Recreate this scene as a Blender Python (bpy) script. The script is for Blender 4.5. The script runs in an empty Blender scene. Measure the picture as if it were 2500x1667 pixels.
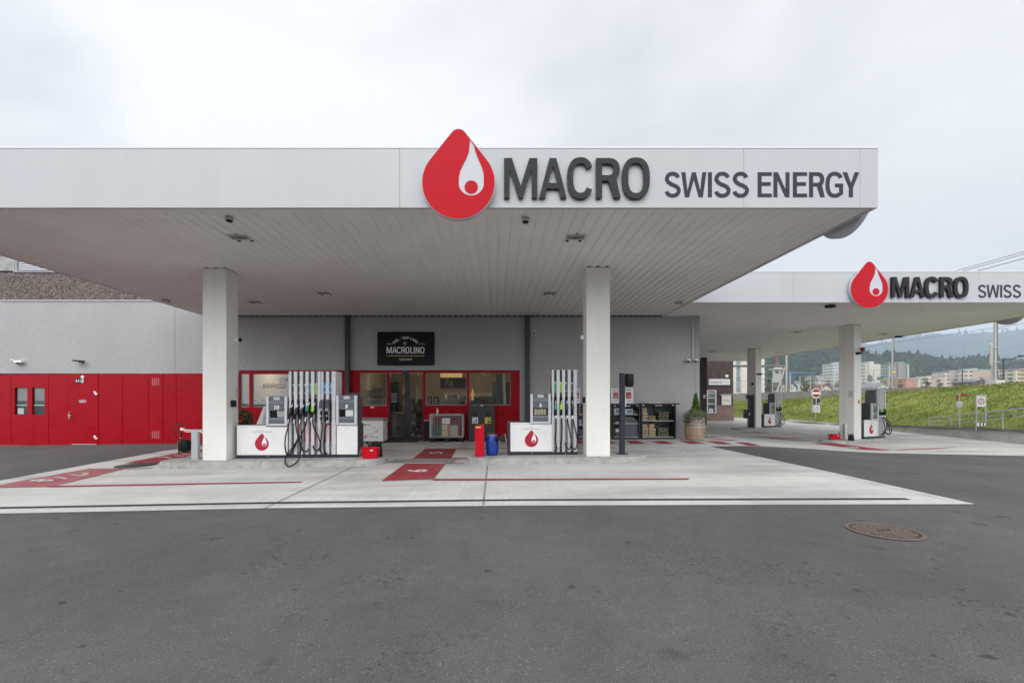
import bpy, bmesh, math, random
from mathutils import Matrix, Vector, noise
random.seed(7)
R = math.radians
SC = bpy.context.scene
COL = SC.collection

# ------------------------------------------------------------------ camera
F, CX, CY, HC = 1076.0, 1210.0, 980.0, 1.5     # focal length and principal point in photo pixels, eye height
cam_d = bpy.data.cameras.new("camera"); cam = bpy.data.objects.new("camera", cam_d); COL.objects.link(cam)
cam.location = (0, 0, HC); cam.rotation_euler = (R(90), 0, 0)
cam_d.sensor_width = 36; cam_d.lens = F / 2500 * 36
cam_d.shift_x = (1250 - CX) / 2500; cam_d.shift_y = (CY - 833.5) / 2500
cam_d.clip_start = 0.05; cam_d.clip_end = 6000
SC.camera = cam
SC.view_settings.view_transform = 'Standard'; SC.view_settings.look = 'None'
SC.view_settings.exposure = 0.0; SC.view_settings.gamma = 1.0
SC.cycles.use_denoising = True
SC.cycles.max_bounces = 8; SC.cycles.diffuse_bounces = 5; SC.cycles.glossy_bounces = 3
SC.cycles.transparent_max_bounces = 12; SC.cycles.volume_bounces = 1
SC.cycles.caustics_reflective = False; SC.cycles.caustics_refractive = False

# ------------------------------------------------------------------ world
SUN_EL, SUN_AZ = 48, 205                       # degrees; soft sun behind the camera, a little to the left
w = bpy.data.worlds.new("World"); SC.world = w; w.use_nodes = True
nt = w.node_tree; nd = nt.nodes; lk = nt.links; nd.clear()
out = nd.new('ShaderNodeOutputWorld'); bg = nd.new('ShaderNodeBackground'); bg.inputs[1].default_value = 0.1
sky = nd.new('ShaderNodeTexSky'); sky.sky_type = 'NISHITA'; sky.sun_disc = False
sky.sun_elevation = R(SUN_EL); sky.sun_rotation = R(SUN_AZ)
tc = nd.new('ShaderNodeTexCoord')
mp = nd.new('ShaderNodeMapping'); mp.inputs['Scale'].default_value = (1.0, 1.0, 1.35); mp.inputs['Rotation'].default_value = (0.3, 0.5, 0.2)
mp.inputs['Location'].default_value = (0.35, 0.1, 0.0)
n1 = nd.new('ShaderNodeTexNoise'); n1.inputs['Scale'].default_value = 1.7; n1.inputs['Detail'].default_value = 7; n1.inputs['Roughness'].default_value = 0.5; n1.inputs['Distortion'].default_value = 0.5
rp = nd.new('ShaderNodeValToRGB')
cr = rp.color_ramp; cr.elements[0].position = 0.33; cr.elements[0].color = (0.70, 0.71, 0.735, 1)
cr.elements[1].position = 0.60; cr.elements[1].color = (0.985, 0.985, 0.99, 1)
e = cr.elements.new(0.46); e.color = (0.835, 0.842, 0.857, 1)
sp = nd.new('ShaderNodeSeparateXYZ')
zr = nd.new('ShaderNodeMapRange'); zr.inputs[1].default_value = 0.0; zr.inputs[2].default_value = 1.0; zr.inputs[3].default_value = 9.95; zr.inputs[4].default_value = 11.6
yr = nd.new('ShaderNodeMapRange'); yr.inputs[1].default_value = 0.1; yr.inputs[2].default_value = -0.7; yr.inputs[3].default_value = 1.0; yr.inputs[4].default_value = 2.75  # sky behind the camera brightened to fill light under the canopy
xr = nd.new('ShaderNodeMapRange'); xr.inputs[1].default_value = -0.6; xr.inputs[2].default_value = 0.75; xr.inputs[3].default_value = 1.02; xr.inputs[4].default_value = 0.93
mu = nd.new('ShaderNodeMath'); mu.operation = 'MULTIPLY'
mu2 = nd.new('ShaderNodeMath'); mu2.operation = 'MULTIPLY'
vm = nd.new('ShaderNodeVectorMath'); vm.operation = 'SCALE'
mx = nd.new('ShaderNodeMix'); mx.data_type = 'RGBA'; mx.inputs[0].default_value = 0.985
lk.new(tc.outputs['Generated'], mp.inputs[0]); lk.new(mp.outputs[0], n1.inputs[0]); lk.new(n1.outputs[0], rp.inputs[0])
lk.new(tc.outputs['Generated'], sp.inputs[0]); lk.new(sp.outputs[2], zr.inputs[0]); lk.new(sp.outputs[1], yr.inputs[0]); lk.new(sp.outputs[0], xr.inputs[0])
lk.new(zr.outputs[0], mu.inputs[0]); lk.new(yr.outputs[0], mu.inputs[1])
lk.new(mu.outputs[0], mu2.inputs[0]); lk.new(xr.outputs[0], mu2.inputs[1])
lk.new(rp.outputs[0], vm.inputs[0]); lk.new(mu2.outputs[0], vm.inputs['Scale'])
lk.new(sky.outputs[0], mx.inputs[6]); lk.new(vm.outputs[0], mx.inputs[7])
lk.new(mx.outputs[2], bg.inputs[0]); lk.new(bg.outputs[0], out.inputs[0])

sd = bpy.data.lights.new("sun", 'SUN'); sun = bpy.data.objects.new("sun", sd); COL.objects.link(sun)
sd.energy = 1.0; sd.angle = R(25); sd.color = (1.0, 0.97, 0.93)
az = R(SUN_AZ)
d = Vector((math.sin(az) * math.cos(R(SUN_EL)), math.cos(az) * math.cos(R(SUN_EL)), math.sin(R(SUN_EL))))
sun.rotation_euler = d.to_track_quat('Z', 'Y').to_euler()

# ------------------------------------------------------------------ geometry helpers
def sm(t): t = max(0.0, min(1.0, t)); return t * t * (3 - 2 * t)
def G(x, y):                                   # height of the paved ground
    p = -0.013 + 0.0116 * max(-40, min(40, x)) + 0.011 * max(-20, min(40, y))
    s = sm((x - 6) / 6) * sm((y - 7) / 5)
    return p * (1 - s) + (-0.08) * s
def fx(px, Y): return (px - CX) * Y / F
def fz(py, Y): return HC + (CY - py) * Y / F
def gp(px, py):                                # ground point under a photo position
    Y = 8.0
    for _ in range(60):
        X = (px - CX) * Y / F
        Y = 0.5 * Y + 0.5 * (HC - G(X, Y)) * F / (py - CY)
    return ((px - CX) * Y / F, Y)
def L(c): return tuple((v / 255 / 12.92 if v / 255 <= 0.04045 else ((v / 255 + 0.055) / 1.055) ** 2.4) for v in c)

VERT = lambda y: Matrix(((1, 0, 0, 0), (0, 0, -1, y), (0, 1, 0, 0), (0, 0, 0, 1)))   # (u,v,w) -> (u, y-w, v)
SIDE = lambda x: Matrix(((0, 0, 1, x), (1, 0, 0, 0), (0, 1, 0, 0), (0, 0, 0, 1)))    # (u,v,w) -> (x+w, u, v)

class MB:
    def __init__(s): s.v = []; s.f = []; s.m = []; s.s = []
    def add(s, vs, fs, m=0, smooth=False, M=None):
        b = len(s.v)
        s.v += [tuple(M @ Vector(p)) for p in vs] if M is not None else [tuple(p) for p in vs]
        for f in fs: s.f.append([b + i for i in f]); s.m.append(m); s.s.append(smooth)
        return s
    def box(s, x0, x1, y0, y1, z0, z1, m=0, M=None):
        vs = [(x, y, z) for z in (z0, z1) for y in (y0, y1) for x in (x0, x1)]
        return s.add(vs, [(0, 2, 3, 1), (4, 5, 7, 6), (0, 1, 5, 4), (1, 3, 7, 5), (3, 2, 6, 7), (2, 0, 4, 6)], m, False, M)
    def prism(s, pts, w0, w1, m=0, M=None):     # pts (u,v) convex-ish polygon extruded along w
        n = len(pts)
        vs = [(p[0], p[1], w0) for p in pts] + [(p[0], p[1], w1) for p in pts]
        fs = [tuple(range(n))[::-1], tuple(range(n, 2 * n))] + [(i, (i + 1) % n, n + (i + 1) % n, n + i) for i in range(n)]
        return s.add(vs, fs, m, False, M)
    def quad(s, pts, m=0, M=None): return s.add(pts, [tuple(range(len(pts)))], m, False, M)
    def cyl(s, p0, p1, r, r2=None, n=16, m=0, caps=True, smooth=True, M=None):
        r2 = r if r2 is None else r2
        p0 = Vector(p0); p1 = Vector(p1); a = (p1 - p0).normalized()
        u = a.orthogonal().normalized(); v = a.cross(u)
        vs = []
        for p, rr in ((p0, r), (p1, r2)):
            for i in range(n):
                t = 2 * math.pi * i / n; vs.append(p + u * math.cos(t) * rr + v * math.sin(t) * rr)
        fs = [(i, (i + 1) % n, n + (i + 1) % n, n + i) for i in range(n)]
        s.add(vs, fs, m, smooth, M)
        if caps: s.add(vs, [tuple(range(n))[::-1], tuple(range(n, 2 * n))], m, False, M)
        return s
    def tube(s, pts, r, n=8, m=0, sub=6, closed=False, M=None):
        P = [Vector(p) for p in pts]
        if sub > 1 and len(P) > 2:
            Q = []
            for i in range(len(P) - 1):
                a = P[max(i - 1, 0)]; b = P[i]; c = P[i + 1]; dd = P[min(i + 2, len(P) - 1)]
                for k in range(sub):
                    t = k / sub
                    Q.append(0.5 * ((2 * b) + (c - a) * t + (2 * a - 5 * b + 4 * c - dd) * t * t + (3 * b - a - 3 * c + dd) * t ** 3))
            Q.append(P[-1]); P = Q
        vs = []; up = None
        for i, p in enumerate(P):
            t = (P[min(i + 1, len(P) - 1)] - P[max(i - 1, 0)]).normalized()
            if up is None: up = t.orthogonal().normalized()
            up = (up - t * up.dot(t))
            up = up.normalized() if up.length > 1e-6 else t.orthogonal().normalized()
            v = t.cross(up)
            for k in range(n):
                a = 2 * math.pi * k / n; vs.append(p + up * math.cos(a) * r + v * math.sin(a) * r)
        fs = []
        for i in range(len(P) - 1):
            for k in range(n): fs.append((i * n + k, i * n + (k + 1) % n, (i + 1) * n + (k + 1) % n, (i + 1) * n + k))
        s.add(vs, fs, m, True, M)
        return s.add(vs, [tuple(range(n))[::-1], tuple(range((len(P) - 1) * n, len(P) * n))], m, False, M)
    def lathe(s, prof, c=(0, 0, 0), n=24, m=0, M=None, smooth=True):
        vs = []; k = len(prof)
        for i in range(n):
            a = 2 * math.pi * i / n
            for r, z in prof: vs.append((c[0] + r * math.cos(a), c[1] + r * math.sin(a), c[2] + z))
        fs = []
        for i in range(n):
            j = (i + 1) % n
            for q in range(k - 1): fs.append((i * k + q, j * k + q, j * k + q + 1, i * k + q + 1))
        return s.add(vs, fs, m, smooth, M)
    def shape(s, loops, th=0.0, m=0, M=None):   # filled 2D shape with holes
        cu = bpy.data.curves.new("t", 'CURVE'); cu.dimensions = '2D'; cu.fill_mode = 'BOTH' if th > 0 else 'FRONT'; cu.extrude = th / 2
        for lp in loops:
            sp_ = cu.splines.new('POLY'); sp_.points.add(len(lp) - 1)
            for q, p in zip(sp_.points, lp): q.co = (p[0], p[1], 0, 1)
            sp_.use_cyclic_u = True
        return s._curve(cu, m, M, th / 2)
    def _curve(s, cu, m, M, lift, fit=None):
        ob = bpy.data.objects.new("t", cu); COL.objects.link(ob)
        dg = bpy.context.evaluated_depsgraph_get(); ev = ob.evaluated_get(dg); me = ev.to_mesh()
        vs = [Vector(v.co) for v in me.vertices]; fs = [tuple(p.vertices) for p in me.polygons]
        ev.to_mesh_clear(); bpy.data.objects.remove(ob); bpy.data.curves.remove(cu)
        if fit and vs:
            x0 = min(v.x for v in vs); x1 = max(v.x for v in vs); y0 = min(v.y for v in vs); y1 = max(v.y for v in vs)
            a, b, c, d_ = fit
            if a is None: a = b - (x1 - x0) * (d_ - c) / (y1 - y0)
            for v in vs: v.x = a + (v.x - x0) / (x1 - x0) * (b - a); v.y = c + (v.y - y0) / (y1 - y0) * (d_ - c)
        for v in vs: v.z += lift
        return s.add(vs, fs, m, False, M)
    def text(s, t, x0, x1, z0, z1, m=0, M=None, th=0.0, off=0.0, lift=0.0, space=1.0):   # text fitted to a box in (u,v)
        cu = bpy.data.curves.new("t", 'FONT'); cu.body = t; cu.size = 1; cu.extrude = th / 2; cu.offset = off; cu.space_character = space
        cu.resolution_u = 4
        return s._curve(cu, m, M, th / 2 + lift, (x0, x1, z0, z1))
    def build(s, name, mats, parent=None, bevel=0, bseg=2, origin=None):
        if not isinstance(mats, (list, tuple)): mats = [mats]
        me = bpy.data.meshes.new(name); ob = bpy.data.objects.new(name, me); COL.objects.link(ob)
        if parent is not None:
            r = parent
            while r.parent: r = r.parent
            o = Vector(r.location); ob.parent = parent
        else:
            if origin: o = Vector(origin)
            else:
                xs = [v[0] for v in s.v]; ys = [v[1] for v in s.v]; zs = [v[2] for v in s.v]
                o = Vector(((min(xs) + max(xs)) / 2, (min(ys) + max(ys)) / 2, min(zs)))
            ob.location = o
        me.from_pydata([(v[0] - o.x, v[1] - o.y, v[2] - o.z) for v in s.v], [], s.f)
        me.polygons.foreach_set('material_index', s.m); me.polygons.foreach_set('use_smooth', s.s)
        for x in mats: me.materials.append(x)
        me.update()
        if bevel:
            b = ob.modifiers.new('bevel', 'BEVEL'); b.width = bevel; b.segments = bseg; b.limit_method = 'ANGLE'; b.angle_limit = R(40)
        return ob

def tag(o, label=None, cat=None, group=None, kind=None):
    if label: o['label'] = label
    if cat: o['category'] = cat
    if group: o['group'] = group
    if kind: o['kind'] = kind
    return o
def root(name, loc, label, cat, group=None):
    o = bpy.data.objects.new(name, None); COL.objects.link(o); o.location = loc; o.empty_display_size = 0.2
    return tag(o, label, cat, group)
def copy_tree(o, parent=None):
    c = o.copy(); COL.objects.link(c); c.parent = parent
    for ch in [x for x in bpy.data.objects if x.parent == o]: copy_tree(ch, c)
    return c

# ------------------------------------------------------------------ materials
_M = {}
def mat(name, col, rough=0.6, metal=0.0, var=0.0, vscale=3.0, bump=0.0, bscale=30.0, spec=0.5, coat=0.0, dirt=0.0, dirtcol=(0.1, 0.09, 0.08), stretch=None, emit=None, estr=0.0, trans=0.0, detail=6):
    if name in _M: return _M[name]
    m = bpy.data.materials.new(name); m.use_nodes = True; _M[name] = m
    t = m.node_tree; N = t.nodes; K = t.links; b = N['Principled BSDF']
    b.inputs['Base Color'].default_value = (*col, 1); b.inputs['Roughness'].default_value = rough; b.inputs['Metallic'].default_value = metal
    b.inputs['Specular IOR Level'].default_value = spec; b.inputs['Coat Weight'].default_value = coat
    if emit: b.inputs['Emission Color'].default_value = (*emit, 1); b.inputs['Emission Strength'].default_value = estr
    tc_ = N.new('ShaderNodeTexCoord'); src = tc_.outputs['Object']
    if stretch:
        mm = N.new('ShaderNodeMapping'); mm.inputs['Scale'].default_value = stretch; K.new(src, mm.inputs[0]); src = mm.outputs[0]
    colour = None
    if var:
        n = N.new('ShaderNodeTexNoise'); n.inputs['Scale'].default_value = vscale; n.inputs['Detail'].default_value = detail; n.inputs['Roughness'].default_value = 0.6
        K.new(src, n.inputs[0])
        r = N.new('ShaderNodeMapRange'); r.inputs[1].default_value = 0.3; r.inputs[2].default_value = 0.7; r.inputs[3].default_value = 1 - var; r.inputs[4].default_value = 1 + var
        K.new(n.outputs[0], r.inputs[0])
        s_ = N.new('ShaderNodeVectorMath'); s_.operation = 'SCALE'; s_.inputs[0].default_value = col; K.new(r.outputs[0], s_.inputs['Scale'])
        colour = s_.outputs[0]
        r2 = N.new('ShaderNodeMapRange'); r2.inputs[1].default_value = 0.3; r2.inputs[2].default_value = 0.7; r2.inputs[3].default_value = max(0, rough - 0.08); r2.inputs[4].default_value = min(1, rough + 0.08)
        K.new(n.outputs[0], r2.inputs[0]); K.new(r2.outputs[0], b.inputs['Roughness'])
    if dirt:
        n = N.new('ShaderNodeTexNoise'); n.inputs['Scale'].default_value = vscale * 0.37; n.inputs['Detail'].default_value = 8; n.inputs['Roughness'].default_value = 0.68
        K.new(src, n.inputs[0])
        r = N.new('ShaderNodeMapRange'); r.inputs[1].default_value = 0.5; r.inputs[2].default_value = 0.72; r.inputs[3].default_value = 0; r.inputs[4].default_value = dirt
        K.new(n.outputs[0], r.inputs[0])
        x = N.new('ShaderNodeMix'); x.data_type = 'RGBA'; K.new(r.outputs[0], x.inputs[0])
        if colour: K.new(colour, x.inputs[6])
        else: x.inputs[6].default_value = (*col, 1)
        x.inputs[7].default_value = (*dirtcol, 1); colour = x.outputs[2]
    if colour: K.new(colour, b.inputs['Base Color'])
    if bump:
        n = N.new('ShaderNodeTexNoise'); n.inputs['Scale'].default_value = bscale; n.inputs['Detail'].default_value = 4; K.new(src, n.inputs[0])
        bp = N.new('ShaderNodeBump'); bp.inputs['Strength'].default_value = bump; bp.inputs['Distance'].default_value = 0.02
        K.new(n.outputs[0], bp.inputs['Height']); K.new(bp.outputs[0], b.inputs['Normal'])
    return m

def nodes(m): return m.node_tree.nodes, m.node_tree.links, m.node_tree.nodes['Principled BSDF']

# asphalt: chips of light stone in dark binder, broad worn patches, a few dark spots and fine cracks
def asphalt():
    m = mat('asphalt', (0.1, 0.1, 0.1), 0.85, spec=0.3); N, K, b = nodes(m)
    tc_ = N.new('ShaderNodeTexCoord')
    def noise_(s, det=5, ro=0.6, dist=0): 
        n = N.new('ShaderNodeTexNoise'); n.inputs['Scale'].default_value = s; n.inputs['Detail'].default_value = det; n.inputs['Roughness'].default_value = ro; n.inputs['Distortion'].default_value = dist
        K.new(tc_.outputs['Object'], n.inputs[0]); return n.outputs[0]
    def rng(i, a, c, d_, e_):
        r = N.new('ShaderNodeMapRange'); 
        for q, v in zip((1, 2, 3, 4), (a, c, d_, e_)): r.inputs[q].default_value = v
        K.new(i, r.inputs[0]); return r.outputs[0]
    def mul(a, c): x = N.new('ShaderNodeMath'); x.operation = 'MULTIPLY'; K.new(a, x.inputs[0]); K.new(c, x.inputs[1]); return x.outputs[0]
    big = rng(noise_(0.35, 6), 0.3, 0.7, 0.78, 1.18)
    mid = rng(noise_(2.6, 8, 0.75), 0.3, 0.7, 0.86, 1.14)
    fine = rng(noise_(110, 3, 0.75), 0.32, 0.68, 0.62, 1.38)
    v = N.new('ShaderNodeTexVoronoi'); v.inputs['Scale'].default_value = 150; K.new(tc_.outputs['Object'], v.inputs[0])
    sepc = N.new('ShaderNodeSeparateColor'); K.new(v.outputs['Color'], sepc.inputs[0])
    chip = rng(sepc.outputs[0], 0.972, 0.99, 1.0, 1.9)
    spot = rng(noise_(1.3, 3, 0.5, 0.5), 0.68, 0.74, 1.0, 0.6)
    spot2 = rng(noise_(4.1, 2, 0.5), 0.71, 0.75, 1.0, 0.5)
    clus = rng(noise_(0.8, 5, 0.65, 0.8), 0.50, 0.62, 0.0, 1.0); pit = rng(noise_(22, 3, 0.7), 0.56, 0.64, 0.0, 0.5)
    inv = N.new('ShaderNodeMath'); inv.operation = 'SUBTRACT'; inv.inputs[0].default_value = 1.0; K.new(mul(clus, pit), inv.inputs[1])
    fac = mul(mul(mul(big, mid), mul(fine, chip)), mul(mul(spot, spot2), inv.outputs[0]))
    s_ = N.new('ShaderNodeVectorMath'); s_.operation = 'SCALE'; s_.inputs[0].default_value = (0.106, 0.1015, 0.100); K.new(fac, s_.inputs['Scale'])
    K.new(s_.outputs[0], b.inputs['Base Color'])
    bp = N.new('ShaderNodeBump'); bp.inputs['Strength'].default_value = 0.55; bp.inputs['Distance'].default_value = 0.006
    K.new(fine, bp.inputs['Height']); K.new(bp.outputs[0], b.inputs['Normal'])
    return m
# brushed concrete: fine broom lines, blotches, rust and tyre stains
def concrete():
    m = mat('apron_concrete', (0.4, 0.4, 0.38), 0.8, spec=0.35); N, K, b = nodes(m)
    tc_ = N.new('ShaderNodeTexCoord')
    def noise_(s, det=5, ro=0.6, sc=(1, 1, 1), rot=0, dist=0):
        mm = N.new('ShaderNodeMapping'); mm.inputs['Scale'].default_value = sc; mm.inputs['Rotation'].default_value = (0, 0, rot); K.new(tc_.outputs['Object'], mm.inputs[0])
        n = N.new('ShaderNodeTexNoise'); n.inputs['Scale'].default_value = s; n.inputs['Detail'].default_value = det; n.inputs['Roughness'].default_value = ro; n.inputs['Distortion'].default_value = dist
        K.new(mm.outputs[0], n.inputs[0]); return n.outputs[0]
    def rng(i, a, c, d_, e_):
        r = N.new('ShaderNodeMapRange')
        for q, v in zip((1, 2, 3, 4), (a, c, d_, e_)): r.inputs[q].default_value = v
        K.new(i, r.inputs[0]); return r.outputs[0]
    def mul(a, c): x = N.new('ShaderNodeMath'); x.operation = 'MULTIPLY'; K.new(a, x.inputs[0]); K.new(c, x.inputs[1]); return x.outputs[0]
    broom = rng(noise_(9, 4, 0.7, (4, 0.12, 1), R(-4)), 0.3, 0.7, 0.91, 1.07)
    blot = rng(noise_(0.6, 8, 0.65), 0.3, 0.7, 0.80, 1.12)
    tyre = rng(noise_(0.9, 6, 0.6, (0.22, 1.6, 1), R(12), 0.4), 0.47, 0.70, 1.0, 0.66)
    spot = rng(noise_(3.1, 2, 0.4), 0.77, 0.80, 1.0, 0.5)
    fac = mul(mul(broom, blot), mul(tyre, spot))
    s_ = N.new('ShaderNodeVectorMath'); s_.operation = 'SCALE'; s_.inputs[0].default_value = (0.56, 0.55, 0.525); K.new(fac, s_.inputs['Scale'])
    K.new(s_.outputs[0], b.inputs['Base Color'])
    bp = N.new('ShaderNodeBump'); bp.inputs['Strength'].default_value = 0.25; bp.inputs['Distance'].default_value = 0.004
    K.new(broom, bp.inputs['Height']); K.new(bp.outputs[0], b.inputs['Normal'])
    return m
def plaster(name, col, s=1.0):
    m = mat(name, col, 0.92, spec=0.2); N, K, b = nodes(m)
    tc_ = N.new('ShaderNodeTexCoord')
    v = N.new('ShaderNodeTexNoise'); v.inputs['Scale'].default_value = 22; v.inputs['Detail'].default_value = 4; v.inputs['Roughness'].default_value = 0.85; K.new(tc_.outputs['Object'], v.inputs[0])
    n = N.new('ShaderNodeTexNoise'); n.inputs['Scale'].default_value = 0.7; n.inputs['Detail'].default_value = 6; K.new(tc_.outputs['Object'], n.inputs[0])
    r = N.new('ShaderNodeMapRange'); r.inputs[1].default_value = 0.3; r.inputs[2].default_value = 0.7; r.inputs[3].default_value = 0.66; r.inputs[4].default_value = 1.34; K.new(v.outputs[0], r.inputs[0])
    r2 = N.new('ShaderNodeMapRange'); r2.inputs[1].default_value = 0.3; r2.inputs[2].default_value = 0.7; r2.inputs[3].default_value = 0.94; r2.inputs[4].default_value = 1.05; K.new(n.outputs[0], r2.inputs[0])
    x = N.new('ShaderNodeMath'); x.operation = 'MULTIPLY'; K.new(r.outputs[0], x.inputs[0]); K.new(r2.outputs[0], x.inputs[1])
    s_ = N.new('ShaderNodeVectorMath'); s_.operation = 'SCALE'; s_.inputs[0].default_value = col; K.new(x.outputs[0], s_.inputs['Scale']); K.new(s_.outputs[0], b.inputs['Base Color'])
    bp = N.new('ShaderNodeBump'); bp.inputs['Strength'].default_value = 0.8; bp.inputs['Distance'].default_value = 0.012; K.new(v.outputs[0], bp.inputs['Height']); K.new(bp.outputs[0], b.inputs['Normal'])
    return m
def aggregate():
    m = mat('washed_aggregate', (0.2, 0.16, 0.14), 0.85, spec=0.25); N, K, b = nodes(m)
    tc_ = N.new('ShaderNodeTexCoord')
    v = N.new('ShaderNodeTexVoronoi'); v.inputs['Scale'].default_value = 32; v.inputs['Randomness'].default_value = 1; K.new(tc_.outputs['Object'], v.inputs[0])
    sc_ = N.new('ShaderNodeSeparateColor'); K.new(v.outputs['Color'], sc_.inputs[0])
    r = N.new('ShaderNodeValToRGB'); K.new(sc_.outputs[0], r.inputs[0]); c = r.color_ramp
    c.elements[0].color = (0.075, 0.058, 0.052, 1); c.elements[1].color = (0.34, 0.29, 0.25, 1); c.elements[1].position = 1.0
    e_ = c.elements.new(0.6); e_.color = (0.17, 0.135, 0.125, 1); e_ = c.elements.new(0.88); e_.color = (0.24, 0.19, 0.165, 1)
    K.new(r.outputs[0], b.inputs['Base Color'])
    bp = N.new('ShaderNodeBump'); bp.inputs['Strength'].default_value = 0.8; bp.inputs['Distance'].default_value = 0.03; bp.invert = True; K.new(v.outputs['Distance'], bp.inputs['Height']); K.new(bp.outputs[0], b.inputs['Normal'])
    return m
def glass(name, tint=(0.88, 0.9, 0.88), refl=1.45, add=0.035):
    m = bpy.data.materials.new(name); m.use_nodes = True; t = m.node_tree; N = t.nodes; K = t.links
    N.remove(N['Principled BSDF']); o = N['Material Output']
    tr = N.new('ShaderNodeBsdfTransparent'); tr.inputs[0].default_value = (*tint, 1)
    gl = N.new('ShaderNodeBsdfGlossy'); gl.inputs['Roughness'].default_value = 0.005; gl.inputs['Color'].default_value = (0.95, 0.97, 1, 1)
    n = N.new('ShaderNodeTexNoise'); n.inputs['Scale'].default_value = 0.9; tc_ = N.new('ShaderNodeTexCoord'); K.new(tc_.outputs['Object'], n.inputs[0])
    bp = N.new('ShaderNodeBump'); bp.inputs['Strength'].default_value = 0.12; bp.inputs['Distance'].default_value = 0.02; K.new(n.outputs[0], bp.inputs['Height']); K.new(bp.outputs[0], gl.inputs['Normal'])
    fr = N.new('ShaderNodeFresnel'); fr.inputs[0].default_value = refl
    ad = N.new('ShaderNodeMath'); ad.operation = 'MULTIPLY_ADD'; ad.inputs[1].default_value = 1.0; ad.inputs[2].default_value = add; ad.use_clamp = True; K.new(fr.outputs[0], ad.inputs[0])
    x = N.new('ShaderNodeMixShader'); K.new(ad.outputs[0], x.inputs[0]); K.new(tr.outputs[0], x.inputs[1]); K.new(gl.outputs[0], x.inputs[2]); K.new(x.outputs[0], o.inputs[0])
    return m
def foliage(name, c0, c1, scale=2.0, rough=0.8):
    m = mat(name, c0, rough, spec=0.25); N, K, b = nodes(m)
    tc_ = N.new('ShaderNodeTexCoord'); n = N.new('ShaderNodeTexNoise'); n.inputs['Scale'].default_value = scale; n.inputs['Detail'].default_value = 6; n.inputs['Roughness'].default_value = 0.7
    K.new(tc_.outputs['Object'], n.inputs[0]); r = N.new('ShaderNodeValToRGB'); K.new(n.outputs[0], r.inputs[0]); c = r.color_ramp
    c.elements[0].position = 0.32; c.elements[0].color = (*c0, 1); c.elements[1].position = 0.68; c.elements[1].color = (*c1, 1)
    K.new(r.outputs[0], b.inputs['Base Color']); return m
def grid_facade(name, wall, win, sx, sz, fw=0.5, fh=0.45, rough=0.8):   # far facades: window grid that is part of the wall's surface
    m = mat(name, wall, rough, spec=0.3); N, K, b = nodes(m)
    tc_ = N.new('ShaderNodeTexCoord'); sp_ = N.new('ShaderNodeSeparateXYZ'); K.new(tc_.outputs['Object'], sp_.inputs[0])
    ad = N.new('ShaderNodeMath'); ad.operation = 'ADD'; K.new(sp_.outputs[0], ad.inputs[0]); K.new(sp_.outputs[1], ad.inputs[1])
    def cell(i, s, f):
        a = N.new('ShaderNodeMath'); a.operation = 'DIVIDE'; K.new(i, a.inputs[0]); a.inputs[1].default_value = s
        c = N.new('ShaderNodeMath'); c.operation = 'FRACT'; K.new(a.outputs[0], c.inputs[0])
        g = N.new('ShaderNodeMath'); g.operation = 'LESS_THAN'; K.new(c.outputs[0], g.inputs[0]); g.inputs[1].default_value = f; return g.outputs[0]
    x = N.new('ShaderNodeMath'); x.operation = 'MULTIPLY'; K.new(cell(ad.outputs[0], sx, fw), x.inputs[0]); K.new(cell(sp_.outputs[2], sz, fh), x.inputs[1])
    mx_ = N.new('ShaderNodeMix'); mx_.data_type = 'RGBA'; K.new(x.outputs[0], mx_.inputs[0]); mx_.inputs[6].default_value = (*wall, 1); mx_.inputs[7].default_value = (*win, 1)
    K.new(mx_.outputs[2], b.inputs['Base Color']); return m
def planks(name, col, w_=0.14):
    m = mat(name, col, 0.85, spec=0.2); N, K, b = nodes(m)
    tc_ = N.new('ShaderNodeTexCoord'); mm = N.new('ShaderNodeMapping'); mm.inputs['Scale'].default_value = (9, 9, 0.6); K.new(tc_.outputs['Object'], mm.inputs[0])
    n = N.new('ShaderNodeTexNoise'); n.inputs['Scale'].default_value = 1.2; n.inputs['Detail'].default_value = 5; K.new(mm.outputs[0], n.inputs[0])
    sp_ = N.new('ShaderNodeSeparateXYZ'); K.new(tc_.outputs['Object'], sp_.inputs[0])
    a = N.new('ShaderNodeMath'); a.operation = 'DIVIDE'; K.new(sp_.outputs[0], a.inputs[0]); a.inputs[1].default_value = w_
    c = N.new('ShaderNodeMath'); c.operation = 'FRACT'; K.new(a.outputs[0], c.inputs[0])
    g = N.new('ShaderNodeMath'); g.operation = 'GREATER_THAN'; K.new(c.outputs[0], g.inputs[0]); g.inputs[1].default_value = 0.1
    r = N.new('ShaderNodeMapRange'); r.inputs[1].default_value = 0.3; r.inputs[2].default_value = 0.7; r.inputs[3].default_value = 0.6; r.inputs[4].default_value = 1.5; K.new(n.outputs[0], r.inputs[0])
    g2 = N.new('ShaderNodeMapRange'); g2.inputs[3].default_value = 0.35; g2.inputs[4].default_value = 1; K.new(g.outputs[0], g2.inputs[0])
    x = N.new('ShaderNodeMath'); x.operation = 'MULTIPLY'; K.new(r.outputs[0], x.inputs[0]); K.new(g2.outputs[0], x.inputs[1])
    s_ = N.new('ShaderNodeVectorMath'); s_.operation = 'SCALE'; s_.inputs[0].default_value = col; K.new(x.outputs[0], s_.inputs['Scale']); K.new(s_.outputs[0], b.inputs['Base Color'])
    return m

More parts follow.
